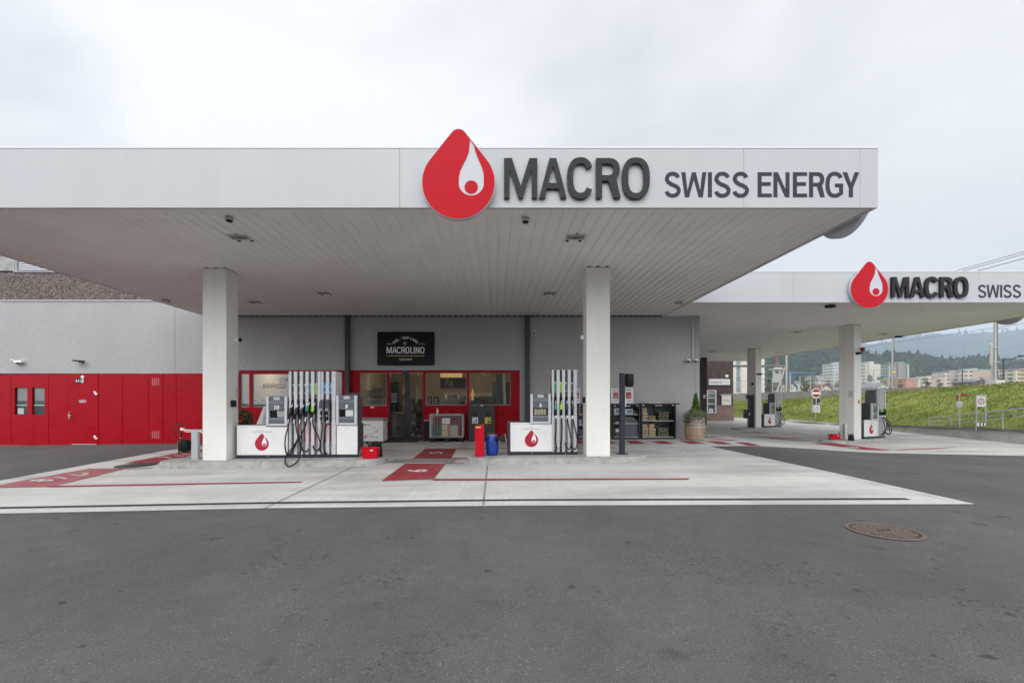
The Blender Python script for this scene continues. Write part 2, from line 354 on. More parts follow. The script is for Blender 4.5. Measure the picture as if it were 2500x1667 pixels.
ASPH = asphalt(); CONC = concrete()
PLA = plaster('grey_plaster', (0.405, 0.40, 0.402)); AGG = aggregate()
REDP = mat('red_enamel', (0.34, 0.0002, 0.008), 0.3, var=0.06, vscale=1.5, bump=0.01, bscale=2, spec=0.12)
REDS = mat('red_sign', (0.48, 0.003, 0.013), 0.45, var=0.02, spec=0.15)
REDM = mat('red_marking', (0.27, 0.020, 0.032), 0.8, var=0.25, vscale=5, dirt=0.4, dirtcol=(0.34, 0.24, 0.23), bump=0.1)
REDF = mat('faded_red_marking', (0.33, 0.095, 0.10), 0.8, var=0.25, vscale=5, dirt=0.6, dirtcol=(0.36, 0.28, 0.27), bump=0.1)
REDPL = mat('red_plastic', (0.50, 0.001, 0.014), 0.4, var=0.04, spec=0.25)
WHM = mat('white_marking', (0.6, 0.6, 0.58), 0.8, var=0.2, vscale=12)
FAS = mat('fascia_metal', (0.465, 0.472, 0.492), 0.35, var=0.03, vscale=0.6, bump=0.03, bscale=1.2, dirt=0.16, dirtcol=(0.33, 0.33, 0.34), stretch=(3, 3, 0.35))
SOF = mat('soffit_metal', (0.81, 0.797, 0.772), 0.5, var=0.05, vscale=0.8)
COLW = mat('column_cladding', (0.80, 0.79, 0.75), 0.4, var=0.04, vscale=1.6, dirt=0.22, dirtcol=(0.5, 0.48, 0.44), stretch=(2, 2, 0.5))
KERB = mat('kerb_concrete', (0.37, 0.37, 0.35), 0.85, var=0.16, vscale=7, bump=0.35, bscale=40, dirt=0.75, dirtcol=(0.15, 0.15, 0.14))
JOINT = mat('joint_sealant', (0.22, 0.22, 0.21), 0.9, var=0.2, vscale=8)
WHP = mat('white_panel', (0.82, 0.82, 0.81), 0.3, var=0.03, vscale=1.5, coat=0.2)
SIL = mat('silver_profile', (0.60, 0.61, 0.64), 0.32, metal=0.15, var=0.04, vscale=4)
ALU = mat('galvanised_steel', (0.50, 0.51, 0.52), 0.4, metal=0.4, var=0.12, vscale=10)
DGR = mat('dark_grey_panel', (0.060, 0.064, 0.072), 0.45, var=0.08, spec=0.25)
MGR = mat('slate_panel', (0.115, 0.128, 0.155), 0.35, var=0.05)
MGR2 = mat('slate_panel_light', (0.18, 0.20, 0.23), 0.35, var=0.05)
BLK = mat('black_plastic', (0.010, 0.010, 0.011), 0.45, var=0.1, spec=0.2)
RUB = mat('black_rubber', (0.014, 0.014, 0.015), 0.55, var=0.15, vscale=15, spec=0.25)
CHAR = mat('charcoal_steel', (0.030, 0.035, 0.045), 0.4, var=0.06, spec=0.25)
SCR = mat('dark_screen', (0.012, 0.014, 0.016), 0.08)
LETB = mat('black_gloss_letter', (0.022, 0.024, 0.031), 0.16, var=0.05, spec=0.2)
LETB2 = mat('deep_black_letter', (0.008, 0.008, 0.010), 0.22, var=0.05, spec=0.2)
LETG = mat('grey_vinyl_letter', (0.042, 0.048, 0.060), 0.6, var=0.03, spec=0.15)
WHT = mat('white_print', (0.85, 0.85, 0.85), 0.5, var=0.02)
WHTE = mat('white_paper', (0.68, 0.68, 0.69), 0.6, var=0.03)
GOLD = mat('gold_print', (0.42, 0.32, 0.14), 0.5, var=0.05)
GRN = mat('green_label', (0.06, 0.34, 0.16), 0.5, var=0.03)
LIM = mat('lime_label', (0.36, 0.62, 0.03), 0.5, var=0.03)
BLU = mat('blue_label', (0.02, 0.27, 0.62), 0.5, var=0.03)
BLUB = mat('blue_barrel_plastic', (0.006, 0.04, 0.30), 0.38, var=0.08, vscale=6)
YEL = mat('yellow_label', (0.72, 0.52, 0.04), 0.5, var=0.05)
GLS = glass('window_glass')
GLD = glass('clear_glass', (0.95, 0.96, 0.96), 1.15, 0.0)
WOODB = mat('split_firewood', (0.50, 0.36, 0.20), 0.85, var=0.3, vscale=25, bump=0.3, bscale=40)
OAK = mat('barrel_oak', (0.44, 0.31, 0.20), 0.65, var=0.22, vscale=5, stretch=(3, 3, 0.5), dirt=0.5, dirtcol=(0.45, 0.36, 0.28), bump=0.2)
DRK = mat('dark_interior', (0.02, 0.02, 0.02), 0.8, var=0.2)
PIPE = mat('grey_downpipe', (0.055, 0.058, 0.063), 0.45, var=0.08, spec=0.3)
BRS = mat('brass', (0.5, 0.3, 0.1), 0.3, metal=0.8, var=0.1)
# ------------------------------------------------------------------ ground
def frange(a, b, s):
    o = []; x = a
    while x < b - 1e-6: o.append(round(x, 4)); x += s
    return o
gx = [-600, -250, -90, -50] + frange(-30, 40, 0.5) + [40, 60, 100, 250, 900, 2500, 4900]
gy = [-400, -200, -90, -40, -20, -12] + frange(-6, 60, 0.5) + [60, 80, 120, 300, 900, 2000, 3300]
g = MB(); nx, ny = len(gx), len(gy)
g.add([(x, y, G(x, y)) for y in gy for x in gx], [(j * nx + i, j * nx + i + 1, (j + 1) * nx + i + 1, (j + 1) * nx + i) for j in range(ny - 1) for i in range(nx - 1)])
tag(g.build('ground', ASPH, origin=(0, 0, 0)), kind='structure')

def ground_poly(name, pts, eps, m, px=True, holes=None, kind='structure'):
    P = [gp(*p) for p in pts] if px else pts
    bm = bmesh.new(); f = bm.faces.new([bm.verts.new((p[0], p[1], 0)) for p in P]); f.normal_update()
    bmesh.ops.triangulate(bm, faces=[f])
    x0 = min(p[0] for p in P); x1 = max(p[0] for p in P); y0 = min(p[1] for p in P); y1 = max(p[1] for p in P)
    for ax, a, b in ((0, x0, x1), (1, y0, y1)):
        c = math.ceil(max(a, -30) / 0.5) * 0.5
        while c < b:
            co = (c, 0, 0) if ax == 0 else (0, c, 0); no = (1, 0, 0) if ax == 0 else (0, 1, 0)
            bmesh.ops.bisect_plane(bm, geom=bm.verts[:] + bm.edges[:] + bm.faces[:], plane_co=co, plane_no=no, dist=1e-5); c += 0.5
    bmesh.ops.recalc_face_normals(bm, faces=bm.faces)
    for v in bm.verts: v.co.z = G(v.co.x, v.co.y) + eps
    if bm.faces and bm.faces[0].normal.z < 0: bmesh.ops.reverse_faces(bm, faces=bm.faces)
    me = bpy.data.meshes.new(name); bm.to_mesh(me); bm.free(); me.materials.append(m)
    o = bpy.data.objects.new(name, me); COL.objects.link(o); o['kind'] = kind
    return o
tl = (-7.6, 5.9)
outline = [tl] + [gp(*p) for p in ((0, 1254), (640, 1241), (1250, 1234.5), (1800, 1232.5), (2381, 1231), (2060, 1160), (1880, 1121), (1735, 1090.2), (1990, 1096.5), (2500, 1113))] + [(24, 10.5), (24.4, 48), (13, 60), (7.2, 60), (7.2, 15.42), (-8.3, 15.42)] + [gp(*p) for p in ((490, 1089), (400, 1101), (200, 1137), (0, 1173.5))]
ground_poly('apron', outline, 0.007, CONC, px=False)
# edging band along the front and right-hand rim, poured separately
def band(pts, w_, eps, name, m, px=True):
    P = [gp(*p) for p in pts] if px else pts
    vs = []
    for i, p in enumerate(P):
        a = P[max(i - 1, 0)]; b = P[min(i + 1, len(P) - 1)]; dx, dy = b[0] - a[0], b[1] - a[1]; l = math.hypot(dx, dy)
        vs.append(((p[0] - dy / l * w_ / 2, p[1] + dx / l * w_ / 2), (p[0] + dy / l * w_ / 2, p[1] - dx / l * w_ / 2)))
    poly = [v[1] for v in vs] + [v[0] for v in vs][::-1]
    return ground_poly(name, poly, eps, m, px=False)
band([(645, 1242), (866, 1137.7)], 0.028, 0.011, 'expansion_joint', JOINT)
band([(1180, 1234), (1190.5, 1130)], 0.030, 0.011, 'expansion_joint', JOINT)
band([(900, 1092), (960, 1075)], 0.028, 0.011, 'expansion_joint', JOINT)
band([(2330, 1226), (2050, 1163.5), (1870, 1124.5), (1600, 1123)], 0.012, 0.011, 'expansion_joint', JOINT)
band([(2381, 1232.4), (1800, 1234), (1250, 1236), (640, 1242.5), (0, 1255.4)], 0.015, 0.011, 'expansion_joint', JOINT)
# red bay markings
def mark(*pts, m=REDM): ground_poly('road_marking', list(pts), 0.014, m)
mark((989, 1132.5), (1088.5, 1132.5), (1059, 1170.3), (931, 1175.4))
mark((1038.8, 1095.6), (1115.3, 1095.6), (1101.3, 1120), (1008, 1120))
mark((1059, 1170.3), (1684, 1168.7), (1680, 1171.8), (1056, 1174))
mark((1088, 1131.2), (1134, 1131.2), (1134, 1132.8), (1086, 1132.8))
mark((1102, 1119), (1141, 1118.6), (1141, 1120), (1101, 1120.4))
mark((1115, 1094.6), (1502, 1092.8), (1502, 1094.2), (1114, 1096))
mark((-40, 1192.5), (125, 1189.5), (308, 1144.6), (218, 1144.6), (60, 1173), m=REDF)
mark((112, 1187.4), (741, 1176.2), (733, 1179), (118, 1190.6))
mark((308, 1144.6), (372, 1143.2), (370, 1144.6), (306, 1146.2), m=REDF)
mark((303, 1131.5), (404, 1131.5), (520, 1095), (460, 1101))
for p in (((1526.7, 1076.4), (1555, 1076.4), (1575, 1083.6), (1541.8, 1083.6)), ((1589.7, 1077.2), (1623, 1077.2), (1646.7, 1083.9), (1611.5, 1083.9)), ((1657, 1077.2), (1689.7, 1077.2), (1724, 1083.2), (1686, 1084.2)),
          ((1727, 1077.4), (1759, 1077.4), (1789, 1085), (1753, 1085)), ((1794.6, 1080.5), (1823.5, 1080.5), (1859.6, 1088.8), (1829, 1088.8)), ((1462, 1076), (1490, 1076), (1504, 1083), (1474, 1083)), ((1396, 1076), (1422, 1076), (1432, 1083), (1404, 1083))):
    mark(*p)
mark((1722, 1072.6), (1760, 1072.8), (1802, 1075.6), (1788, 1076.2)); mark((1716, 1066.5), (1745, 1067), (1768, 1069), (1725, 1068.4))
mark((1981, 1082.4), (2036, 1082.0), (2180, 1100.6), (2110, 1098.6)); mark((1808, 1065.4), (1862, 1066.4), (1960, 1070.6), (1940, 1071.2), (1850, 1067.8), m=REDF)
mark((1794, 1053.6), (1850, 1055.6), (1880, 1058.6), (1850, 1057.8), m=REDF); mark((1880, 1069.6), (1990, 1076.6), (1960, 1076.4), (1876, 1071), m=REDF)
mark((2180, 1100.4), (2290, 1096), (2340, 1091.4), (2296, 1093.6), (2200, 1097.6), m=REDF)
mark((1690, 1060), (1702, 1060), (1715, 1062), (1700, 1062), m=REDF)
# white numerals inside the red bays (they read from the drivers' side, so they lie turned)
def ground_text(t, px, py, w_, h_, ang, name='bay_number', m=WHM):
    x, y = gp(px, py); mb = MB(); 
    M = Matrix.Translation((x, y, G(x, y) + 0.019)) @ Matrix.Rotation(ang, 4, 'Z')
    mb.text(t, -w_ / 2, w_ / 2, -h_ / 2, h_ / 2, 0, M, off=0.02)
    o = mb.build(name, m, origin=(x, y, G(x, y))); return tag(o, kind='structure')
ground_text('5', 1065, 1106.5, 0.36, 0.37, R(90)); ground_text('6', 1018, 1150.5, 0.32, 0.43, R(90))
ground_text('8 / 10', 165, 1165.5, 1.05, 0.45, R(76)); ground_text('7 / 9', 437, 1114, 0.95, 0.43, R(80)); ground_text('3', 2080, 1093, 0.5, 0.35, R(25))
o = band([(957, 1126), (1113, 1125.2)], 0.60, 0.016, 'cover_plate', mat('steel_plate', (0.24, 0.24, 0.235), 0.7, var=0.2, vscale=6))
del o['kind']; tag(o, 'flat grey metal duct cover crossing between the 5 and 6 red bays', 'cover plate')

# slotted drain along the front edge
dr = root('drain_channel', (0, gp(1250, 1222)[1], G(0, 6.3)), 'long narrow slotted black drain channel along the front edge of the concrete', 'drain')
pts = [gp(-250, 1244.5), gp(0, 1241), gp(640, 1229), gp(1250, 1221.7), gp(2217, 1219)]
for a, b in zip(pts, pts[1:]):
    l = math.hypot(b[0] - a[0], b[1] - a[1]); ux, uy = (b[0] - a[0]) / l, (b[1] - a[1]) / l; n = int(l / 0.05)
    fr_ = MB(); gr = MB()
    M = Matrix(((ux, -uy, 0, a[0]), (uy, ux, 0, a[1]), (0, 0, 1, 0), (0, 0, 0, 1)))
    for k in range(int(l / 0.5) + 1):
        s0, s1 = k * 0.5, min(l, k * 0.5 + 0.5)
        if s1 <= s0: continue
        z0 = G(a[0] + ux * s0, a[1] + uy * s0) + 0.012; z1_ = G(a[0] + ux * s1, a[1] + uy * s1) + 0.012
        fr_.add([(s0, -0.05, z0), (s1, -0.05, z1_), (s1, 0.05, z1_ + .001), (s0, 0.05, z0 + .001)], [(0, 1, 2, 3)], 0, M=M)
    for k in range(n):
        s0 = k * 0.05; z0 = G(a[0] + ux * s0, a[1] + uy * s0) + 0.016
        gr.add([(s0, -0.04, z0), (s0 + 0.022, -0.04, z0), (s0 + 0.035, 0.04, z0 + .001), (s0 + 0.013, 0.04, z0 + .001)], [(0, 1, 2, 3)], 0, M=M)
    fr_.build('channel_bed', mat('drain_dark', (0.025, 0.026, 0.028), 0.8, var=0.2), dr); gr.build('grating', mat('drain_grate', (0.075, 0.08, 0.085), 0.6, var=0.2), dr)

def disc_local(cx, cy, r, z, n=48): return [(cx + r * math.cos(2 * math.pi * i / n), cy + r * math.sin(2 * math.pi * i / n), z) for i in range(n)]
mx_, my_ = gp(2157, 1296); rr = 0.335; zz = G(mx_, my_)
RUST = mat('rusty_iron', (0.145, 0.105, 0.085), 0.8, var=0.25, vscale=14, bump=0.2)
mh = root('manhole_cover', (mx_, my_, zz), 'round rusty brown manhole cover with a waffle pattern in the dark asphalt', 'manhole cover')
a = MB(); n = 48
a.lathe([(rr - 0.035, 0.005), (rr - 0.035, 0.012), (rr, 0.012), (rr + 0.004, 0.004)], (mx_, my_, zz), 56); a.build('frame_ring', RUST, mh)
a = MB(); a.add(disc_local(mx_, my_, rr - 0.04, zz + 0.004), [tuple(range(48))]); a.build('recess', mat('iron_dirt', (0.05, 0.038, 0.03), 0.9, var=0.3, vscale=20), mh)
a = MB(); st = 0.052; k = int(rr / st) + 1; ro = Matrix.Translation((mx_, my_, zz)) @ Matrix.Rotation(R(8), 4, 'Z')
for i in range(-k, k + 1):
    for j in range(-k, k + 1):
        x, y = i * st, j * st
        if math.hypot(abs(x) + 0.02, abs(y) + 0.02) < rr - 0.045 and not (abs(i) <= 1 and j == 0): a.box(x - 0.019, x + 0.019, y - 0.019, y + 0.019, 0.004, 0.011, 0, M=ro)
a.build('waffle_plate', RUST, mh)
mx_, my_ = gp(333, 1136.8); zz = G(mx_, my_)
a = MB(); a.lathe([(0.0, 0.021), (0.36, 0.021), (0.37, 0.016), (0.40, 0.016), (0.41, 0.005)], (mx_, my_, zz), 48)
tag(a.build('manhole_cover', mat('dark_iron', (0.045, 0.047, 0.045), 0.6, var=0.2, vscale=12)), 'round dark iron manhole cover between the two left red bays', 'manhole cover')
a = MB(); x, y = gp(1674, 1106.5); z = G(x, y) + 0.009
a.quad([(x - 0.07, y - 0.05, z), (x + 0.05, y - 0.03, z + 0.02), (x + 0.07, y + 0.07, z + 0.004), (x - 0.05, y + 0.03, z + 0.03)])
a.quad([(x - 0.07, y - 0.05, z), (x + 0.02, y - 0.06, z + 0.035), (x + 0.05, y - 0.03, z + 0.02)])
tag(a.build('paper_scrap', WHTE), 'small crumpled white paper scrap lying on the pale concrete', 'litter')

# ------------------------------------------------------------------ shop building
WY = 15.45
bld = root('shop_building', (0, WY, 0), 'low grey plaster shop building with red panels and glazed front under the canopy', 'building')
def X(p, Y=WY): return fx(p, Y)
def Z(p, Y=WY): return fz(p, Y)
ZT = 4.488                               # wall head under the canopy
# main plaster wall above the red band and the solid part on the right
a = MB()
a.box(-24, X(583), WY, WY + 0.3, Z(911.5), Z(735.6)); a.box(X(583), X(1269), WY, WY + 0.3, Z(903.5), Z(735.6)); a.box(X(1269), 7.15, WY, WY + 0.3, -0.1, ZT)
a.build('plaster_wall', PLA, bld)
a = MB(); a.box(6.85, 7.15, WY + 0.303, 28, -0.2, ZT); a.build('side_wall', PLA, bld)
a = MB(); a.box(-24, -9.0, WY + 0.05, WY + 0.35, Z(735.6) + 0.05, Z(664)); a.build('aggregate_wall', AGG, bld)
a = MB(); a.box(-24, -9.0, WY - 0.03, WY + 0.2, Z(735.6) + 0.003, Z(735.6) + 0.045); a.build('ledge', mat('ledge_metal', (0.42, 0.43, 0.44), 0.5), bld)
a = MB(); a.box(-9.0, 7.15, WY + 0.31, 28, ZT - 0.2, ZT - 0.02); a.build('roof', DGR, bld)
a = MB(); a.box(-24, -9.02, WY + 0.36, 28, 9.6, 9.8); a.box(-9.25, -9.0, WY + 0.36, 28, 4.4, 9.59); a.build('upper_storey', AGG, bld)
a = MB(); a.box(-24, X(30), WY + 0.06, WY + 0.3, Z(664) + 0.06, 8.0); a.build('concrete_pier', KERB, bld)
a = MB(); a.box(X(36), -9.3, WY + 0.10, WY + 0.3, 7.4, 9.6); a.build('upper_wall', AGG, bld)
wf = MB(); wf.box(X(30) + .003, -9.5, WY + 0.02, WY + 0.10, Z(664), Z(664) + 0.05); wf.box(X(31), X(36.5), WY + 0.06, WY + 0.12, Z(664) + 0.053, 7.39)
wo = wf.build('window', mat('window_frame_grey', (0.30, 0.32, 0.33), 0.5), bld)
a = MB()
for i in range(18): 
    z = Z(664) + 0.10 + i * 0.075; a.box(X(37), -9.5, WY + 0.10, WY + 0.16, z, z + 0.055, M=None)
a.build('blind', mat('blind_slats', (0.50, 0.52, 0.56), 0.4, var=0.05), wo)
a = MB(); a.box(X(37), -9.5, WY + 0.2, WY + 0.22, Z(664) + 0.06, 7.39); a.build('pane', SCR, wo)
# fine seams in the plaster
for q in ((X(427) - .006, X(427) + .006, .004, Z(906), Z(736)), (X(1697) - .005, X(1697) + .005, .004, .2, ZT - .02), (X(1500), X(1697), .003, Z(899.4), Z(899))):
    a = MB(); a.box(q[0], q[1], WY - q[2], WY + .05, q[3], q[4]); a.build('seam', mat('seam_grey', (0.20, 0.20, 0.205), 0.9), bld)

# red panels on the left: one mesh each, with the joints between them
def zb(p): return Z(1087 - p * 0.006)
def zt(p): return Z(914 - p * 0.0075)
JR = mat('red_shadow_gap', (0.12, 0.002, 0.006), 0.5)
def rpanel(p0, p1, name='red_panel', y=0.0, hole=None, parent=bld):
    a = MB(); a.box(X(p0) + 0.006, X(p1) - 0.006, WY + y, WY + y + 0.06, zb(p0), zt(p0)); return a.build(name, REDP, parent, bevel=0.006)
a = MB(); a.box(-24, X(581), WY + 0.08, WY + 0.3, -0.05, Z(912)); a.build('panel_backing', JR, bld)
for p0, p1 in ((-250, -60), (-60, 27), (118.5, 167), (240, 299), (299, 363), (398, 430), (430, 508), (508, 581)): rpanel(p0, p1)
# glazed panel
wp = MB(); x0, x1, x2, x3, x4, x5 = X(27), X(35.8), X(66.5), X(78), X(108.6), X(118.5); z0, z1, z2, z3 = zb(60), Z(1012), Z(946), zt(60); y0, y1 = WY, WY + 0.06
for b in ((x0 + .006, x1, z0, z3), (x4, x5 - .006, z0, z3), (x1, x4, z0, z1), (x1, x4, z2, z3), (x2, x3, z1, z2)): wp.box(b[0], b[1], y0, y1, b[2], b[3])
wpo = wp.build('window_panel', REDP, bld)
for q0, q1 in ((x1, x2), (x3, x4)):
    a = MB(); a.box(q0, q1, WY + 0.045, WY + 0.052, z1, z2); a.build('pane', GLD, wpo)
    a = MB(); a.box(q0, q1, WY + 0.07, WY + 0.078, z1, Z(978)); a.box(q0, q1, WY + 0.06, WY + 0.068, Z(990), Z(988), 1); a.box(q0 + 0.02, q1, WY + 0.07, WY + .078, Z(978), z2, 2); a.build('lining', [mat('teal_lining', (0.05, 0.065, 0.065), 0.5), WHT, mat('pale_lining', (0.28, 0.29, 0.28), 0.5)], wpo)
a = MB(); a.box(X(39), X(54), WY + 0.058, WY + 0.066, Z(1011), Z(996)); a.build('notice', WHTE, wpo)
# service flap with louvres
fl = rpanel(363, 398, 'service_flap', -0.006)
for zc in (932, 1061):
    a = MB()
    for k in range(4): a.box(X(371.5 + k * 4.8), X(374.5 + k * 4.8), WY - 0.012, WY - 0.007, Z(zc + 9), Z(zc - 9))
    a.build('louvre', mat('louvre_pink', (0.46, 0.10, 0.12), 0.5), fl)
# toilet door
dr = rpanel(174, 240, 'door', -0.01)
a = MB(); a.box(X(167), X(174), WY - 0.002, WY + .05, zb(170), zt(170)); a.build('door_post', REDP, bld)
a = MB(); a.box(X(176), X(236), WY - 0.0135, WY - 0.0115, Z(1085), Z(1083.5)); a.build('threshold', mat('pale_strip', (0.5, 0.45, 0.45), 0.5), dr)
a = MB(); a.box(X(169), X(172.5), WY - 0.03, WY - 0.011, Z(1023), Z(1005)); a.build('lock_plate', BRS, dr)
a = MB(); a.cyl((X(169.5), WY - 0.065, Z(1014)), (X(178), WY - 0.065, Z(1014)), 0.011); a.cyl((X(171), WY - 0.02, Z(1014)), (X(171), WY - 0.065, Z(1014)), 0.010); a.build('handle', SIL, dr)
for zc in (960, 1068):
    a = MB(); a.box(X(230.5), X(235.5), WY - 0.035, WY - .01, Z(zc - 1), Z(zc - 5)); a.box(X(233), X(239), WY - 0.03, WY - .01, Z(zc + 3.5), Z(zc - 0.5)); a.build('hinge', WHT, dr)
def person_icon(mb, x, z, h, m, M, female=False):
    mb.shape([[(x + 0.09 * h * math.cos(t * 0.5236), z + 0.9 * h + 0.09 * h * math.sin(t * 0.5236)) for t in range(12)]], 0, m, M)
    if female: mb.shape([[(x - 0.2 * h, z + 0.3 * h), (x - 0.08 * h, z + 0.78 * h), (x + 0.08 * h, z + 0.78 * h), (x + 0.2 * h, z + 0.3 * h), (x + 0.08 * h, z + 0.3 * h), (x + 0.08 * h, z), (x - 0.08 * h, z), (x - 0.08 * h, z + 0.3 * h)]], 0, m, M)
    else: mb.shape([[(x - 0.15 * h, z + 0.4 * h), (x - 0.15 * h, z + 0.78 * h), (x + 0.15 * h, z + 0.78 * h), (x + 0.15 * h, z + 0.4 * h), (x + 0.1 * h, z + 0.4 * h), (x + 0.1 * h, z), (x - 0.1 * h, z), (x - 0.1 * h, z + 0.4 * h)]], 0, m, M)
def wheel_icon(mb, x, z, h, m, M):
    mb.shape([[(x - 0.02 * h + 0.26 * h * math.cos(t * 0.3927), z + 0.26 * h + 0.26 * h * math.sin(t * 0.3927)) for t in range(16)], [(x - 0.02 * h + 0.19 * h * math.cos(t * 0.3927), z + 0.26 * h + 0.19 * h * math.sin(t * 0.3927)) for t in range(16)]], 0, m, M)
    mb.shape([[(x - 0.12 * h, z + 0.3 * h), (x - 0.08 * h, z + 0.8 * h), (x + 0.02 * h, z + 0.8 * h), (x + 0.02 * h, z + 0.42 * h), (x + 0.22 * h, z + 0.42 * h), (x + 0.32 * h, z + 0.08 * h), (x + 0.24 * h, z + 0.05 * h), (x + 0.16 * h, z + 0.32 * h)]], 0, m, M)
    mb.shape([[(x - 0.04 * h + 0.09 * h * math.cos(t * 0.5236), z + 0.92 * h + 0.09 * h * math.sin(t * 0.5236)) for t in range(12)]], 0, m, M)
a = MB(); a.box(X(185.5), X(202), WY - 0.03, WY - 0.011, Z(934.5), Z(924.5)); a.box(X(202), X(207), WY - 0.045, WY - 0.011, Z(934.5), Z(925), 2)
V = VERT(WY - 0.033); h = Z(925.8) - Z(933.3)
person_icon(a, X(188.6), Z(933.3), h, 1, V); person_icon(a, X(193.4), Z(933.3), h, 1, V, True); wheel_icon(a, X(198.5), Z(933.3), h, 1, V); a.build('toilet_sign', [BLK, WHT, ALU], dr)
a = MB(); a.cyl((X(203.3), WY - 0.04, Z(920)), (X(203.3), WY - 0.011, Z(920)), 0.05); a.build('round_sensor', WHT, dr)
V = VERT(WY - 0.0135); a = MB(); h = Z(977) - Z(981.5)
person_icon(a, X(196.8), Z(981.5), h, 0, V); person_icon(a, X(202.6), Z(981.5), h, 0, V, True); wheel_icon(a, X(208.5), Z(981.5), h, 0, V)
for xx in (196.8, 202.6, 208.5): a.shape([[(X(xx) - .038, Z(982.4)), (X(xx) + .038, Z(982.4)), (X(xx) + .038, Z(976)), (X(xx) - .038, Z(976))], [(X(xx) - .031, Z(981.9)), (X(xx) + .031, Z(981.9)), (X(xx) + .031, Z(976.5)), (X(xx) - .031, Z(976.5))]], 0, 0, V)
a.build('toilet_icons', WHT, dr)
a = MB(); a.box(-24, X(581), WY - 0.03, WY + 0.07, -0.12, Z(1087)); a.build('plinth', KERB, bld)
a = MB(); a.box(-24, X(581), WY - 0.012, WY + 0.02, zt(0) - 0.13 + 0.12, zt(0) + 0.02); 

# glazed shop fronts ------------------------------------------------
FY = WY + 0.02
def frame_part(name, rects, m=REDP, y0=FY, y1=FY + 0.09):
    a = MB()
    for p0, p1, q0, q1 in rects: a.box(X(p0), X(p1), y0, y1, Z(q1), Z(q0))
    return a.build(name, m, bld, bevel=0.004)
frame_part('left_shopfront_frame', [(583, 845, 903.7, 911.5), (583, 845, 994, 1078), (583, 586, 911.5, 994), (607.7, 614.7, 911.5, 994), (770, 845, 911.5, 994)])
frame_part('main_shopfront_frame', [(852, 1269, 902.6, 910), (852, 878, 910, 1076), (943, 949, 910, 1076), (1033, 1038.8, 910, 1076), (1139.5, 1146, 910, 1076), (1246.7, 1269, 910, 1076), (878, 943, 990.5, 1076), (1038.8, 1139.5, 989, 1076), (1146, 1246.7, 989, 1076)])
a = MB(); a.box(X(845), X(852), FY, FY + 0.2, 0, Z(903.6)); a.build('pier', PLA, bld)
def pane(p0, p1, q0, q1, name='window'):
    a = MB(); 
    t = 0.025
    x0, x1, z0, z1 = X(p0), X(p1), Z(q1), Z(q0)
    for b in ((x0, x0 + t, z0, z1), (x1 - t, x1, z0, z1), (x0 + t, x1 - t, z0, z0 + t), (x0 + t, x1 - t, z1 - t, z1)): a.box(b[0], b[1], FY + 0.03, FY + 0.07, b[2], b[3])
    f = a.build(name, mat('pane_trim', (0.30, 0.28, 0.26), 0.5), bld)
    b = MB(); b.box(x0 + t, x1 - t, FY + 0.045, FY + 0.055, z0 + t, z1 - t); b.build('pane', GLS, f)
    return f
w1 = pane(586, 607.7, 911.5, 994); w2 = pane(614.7, 770, 911.5, 994)
w3 = pane(878, 943, 910.6, 990.5); w4 = pane(1038.8, 1139.5, 908.8, 989); w5 = pane(1146, 1246.7, 908.8, 989)
# mirrored lettering on the left window
a = MB(); M = VERT(FY + 0.043) @ Matrix.Scale(-1, 4, (1, 0, 0))
a.text('GIOVANNI', -X(696), -X(640), Z(948), Z(936), 0, M); a.text('RO', -X(700), -X(681), Z(932), Z(922), 0, M); a.build('window_lettering', mat('lettering_dark', (0.10, 0.10, 0.10), 0.6), w2)
# sliding door
sd_ = MB(); x0, x1 = X(949), X(1033); xm0, xm1 = X(988), X(999.5)
zd0, zd1 = Z(1073), Z(911)
sd_.box(xm0, xm1, FY + 0.02, FY + 0.07, zd0, zd1); sd_.box(x0, x0 + 0.03, FY + 0.02, FY + 0.07, zd0, zd1); sd_.box(x1 - 0.03, x1, FY + 0.02, FY + 0.07, zd0, zd1)
sd_.box(x0 + .03, xm0, FY + 0.025, FY + 0.065, zd0, zd0 + 0.10); sd_.box(xm1, x1 - .03, FY + 0.025, FY + 0.065, zd0, zd0 + 0.10)
sd_.box(X(983), X(998), FY - 0.06, FY + 0.02, zd1 - 0.05, Z(904)); 
do = sd_.build('sliding_door', CHAR, bld, bevel=0.004)
for q0, q1 in ((x0 + .03, xm0), (xm1, x1 - .03)):
    a = MB(); a.box(q0, q1, FY + 0.04, FY + 0.05, zd0 + .1, zd1); a.build('door_pane', GLS, do)
a = MB(); a.box(x0, x1, FY + 0.02, FY + 0.07, zd1, Z(909.8)); a.build('door_head', SIL, do)

# interior of the shop: floor, walls, ceiling, lit shelves, counter, papers
IW = mat('interior_wall', (0.34, 0.28, 0.20), 0.8, var=0.15, vscale=1); IF = mat('interior_floor', (0.14, 0.13, 0.12), 0.5, var=0.1)
a = MB(); a.box(X(583), X(1269), FY + 0.1, WY + 5.2, 0.02, 0.12); a.build('interior_floor', IF, bld)
a = MB(); a.box(X(583), X(1269), WY + 5.2, WY + 5.3, 0.1, 3.0); a.build('interior_back_wall', IW, bld)
a = MB(); a.box(X(583), X(1269), WY + 0.31, WY + 5.2, 2.95, 3.05); a.build('interior_ceiling', IW, bld)
for xx in (X(583) - 0.1, X(850), X(1269)):
    a = MB(); a.box(xx, xx + 0.08, WY + 0.31, WY + 5.2, 0.1, 2.95); a.build('interior_side_wall', IW, bld)
WARM = mat('warm_menu_light', (0.6, 0.4, 0.15), 0.5, emit=(1.0, 0.62, 0.22), estr=0.55, var=0.5, vscale=9)
a = MB()
a.box(fx(1075, WY + 1.6), fx(1128, WY + 1.6), WY + 1.6, WY + 1.63, fz(921, WY + 1.6), fz(905, WY + 1.6)); mo = a.build('lit_menu_shelf', WARM, bld)
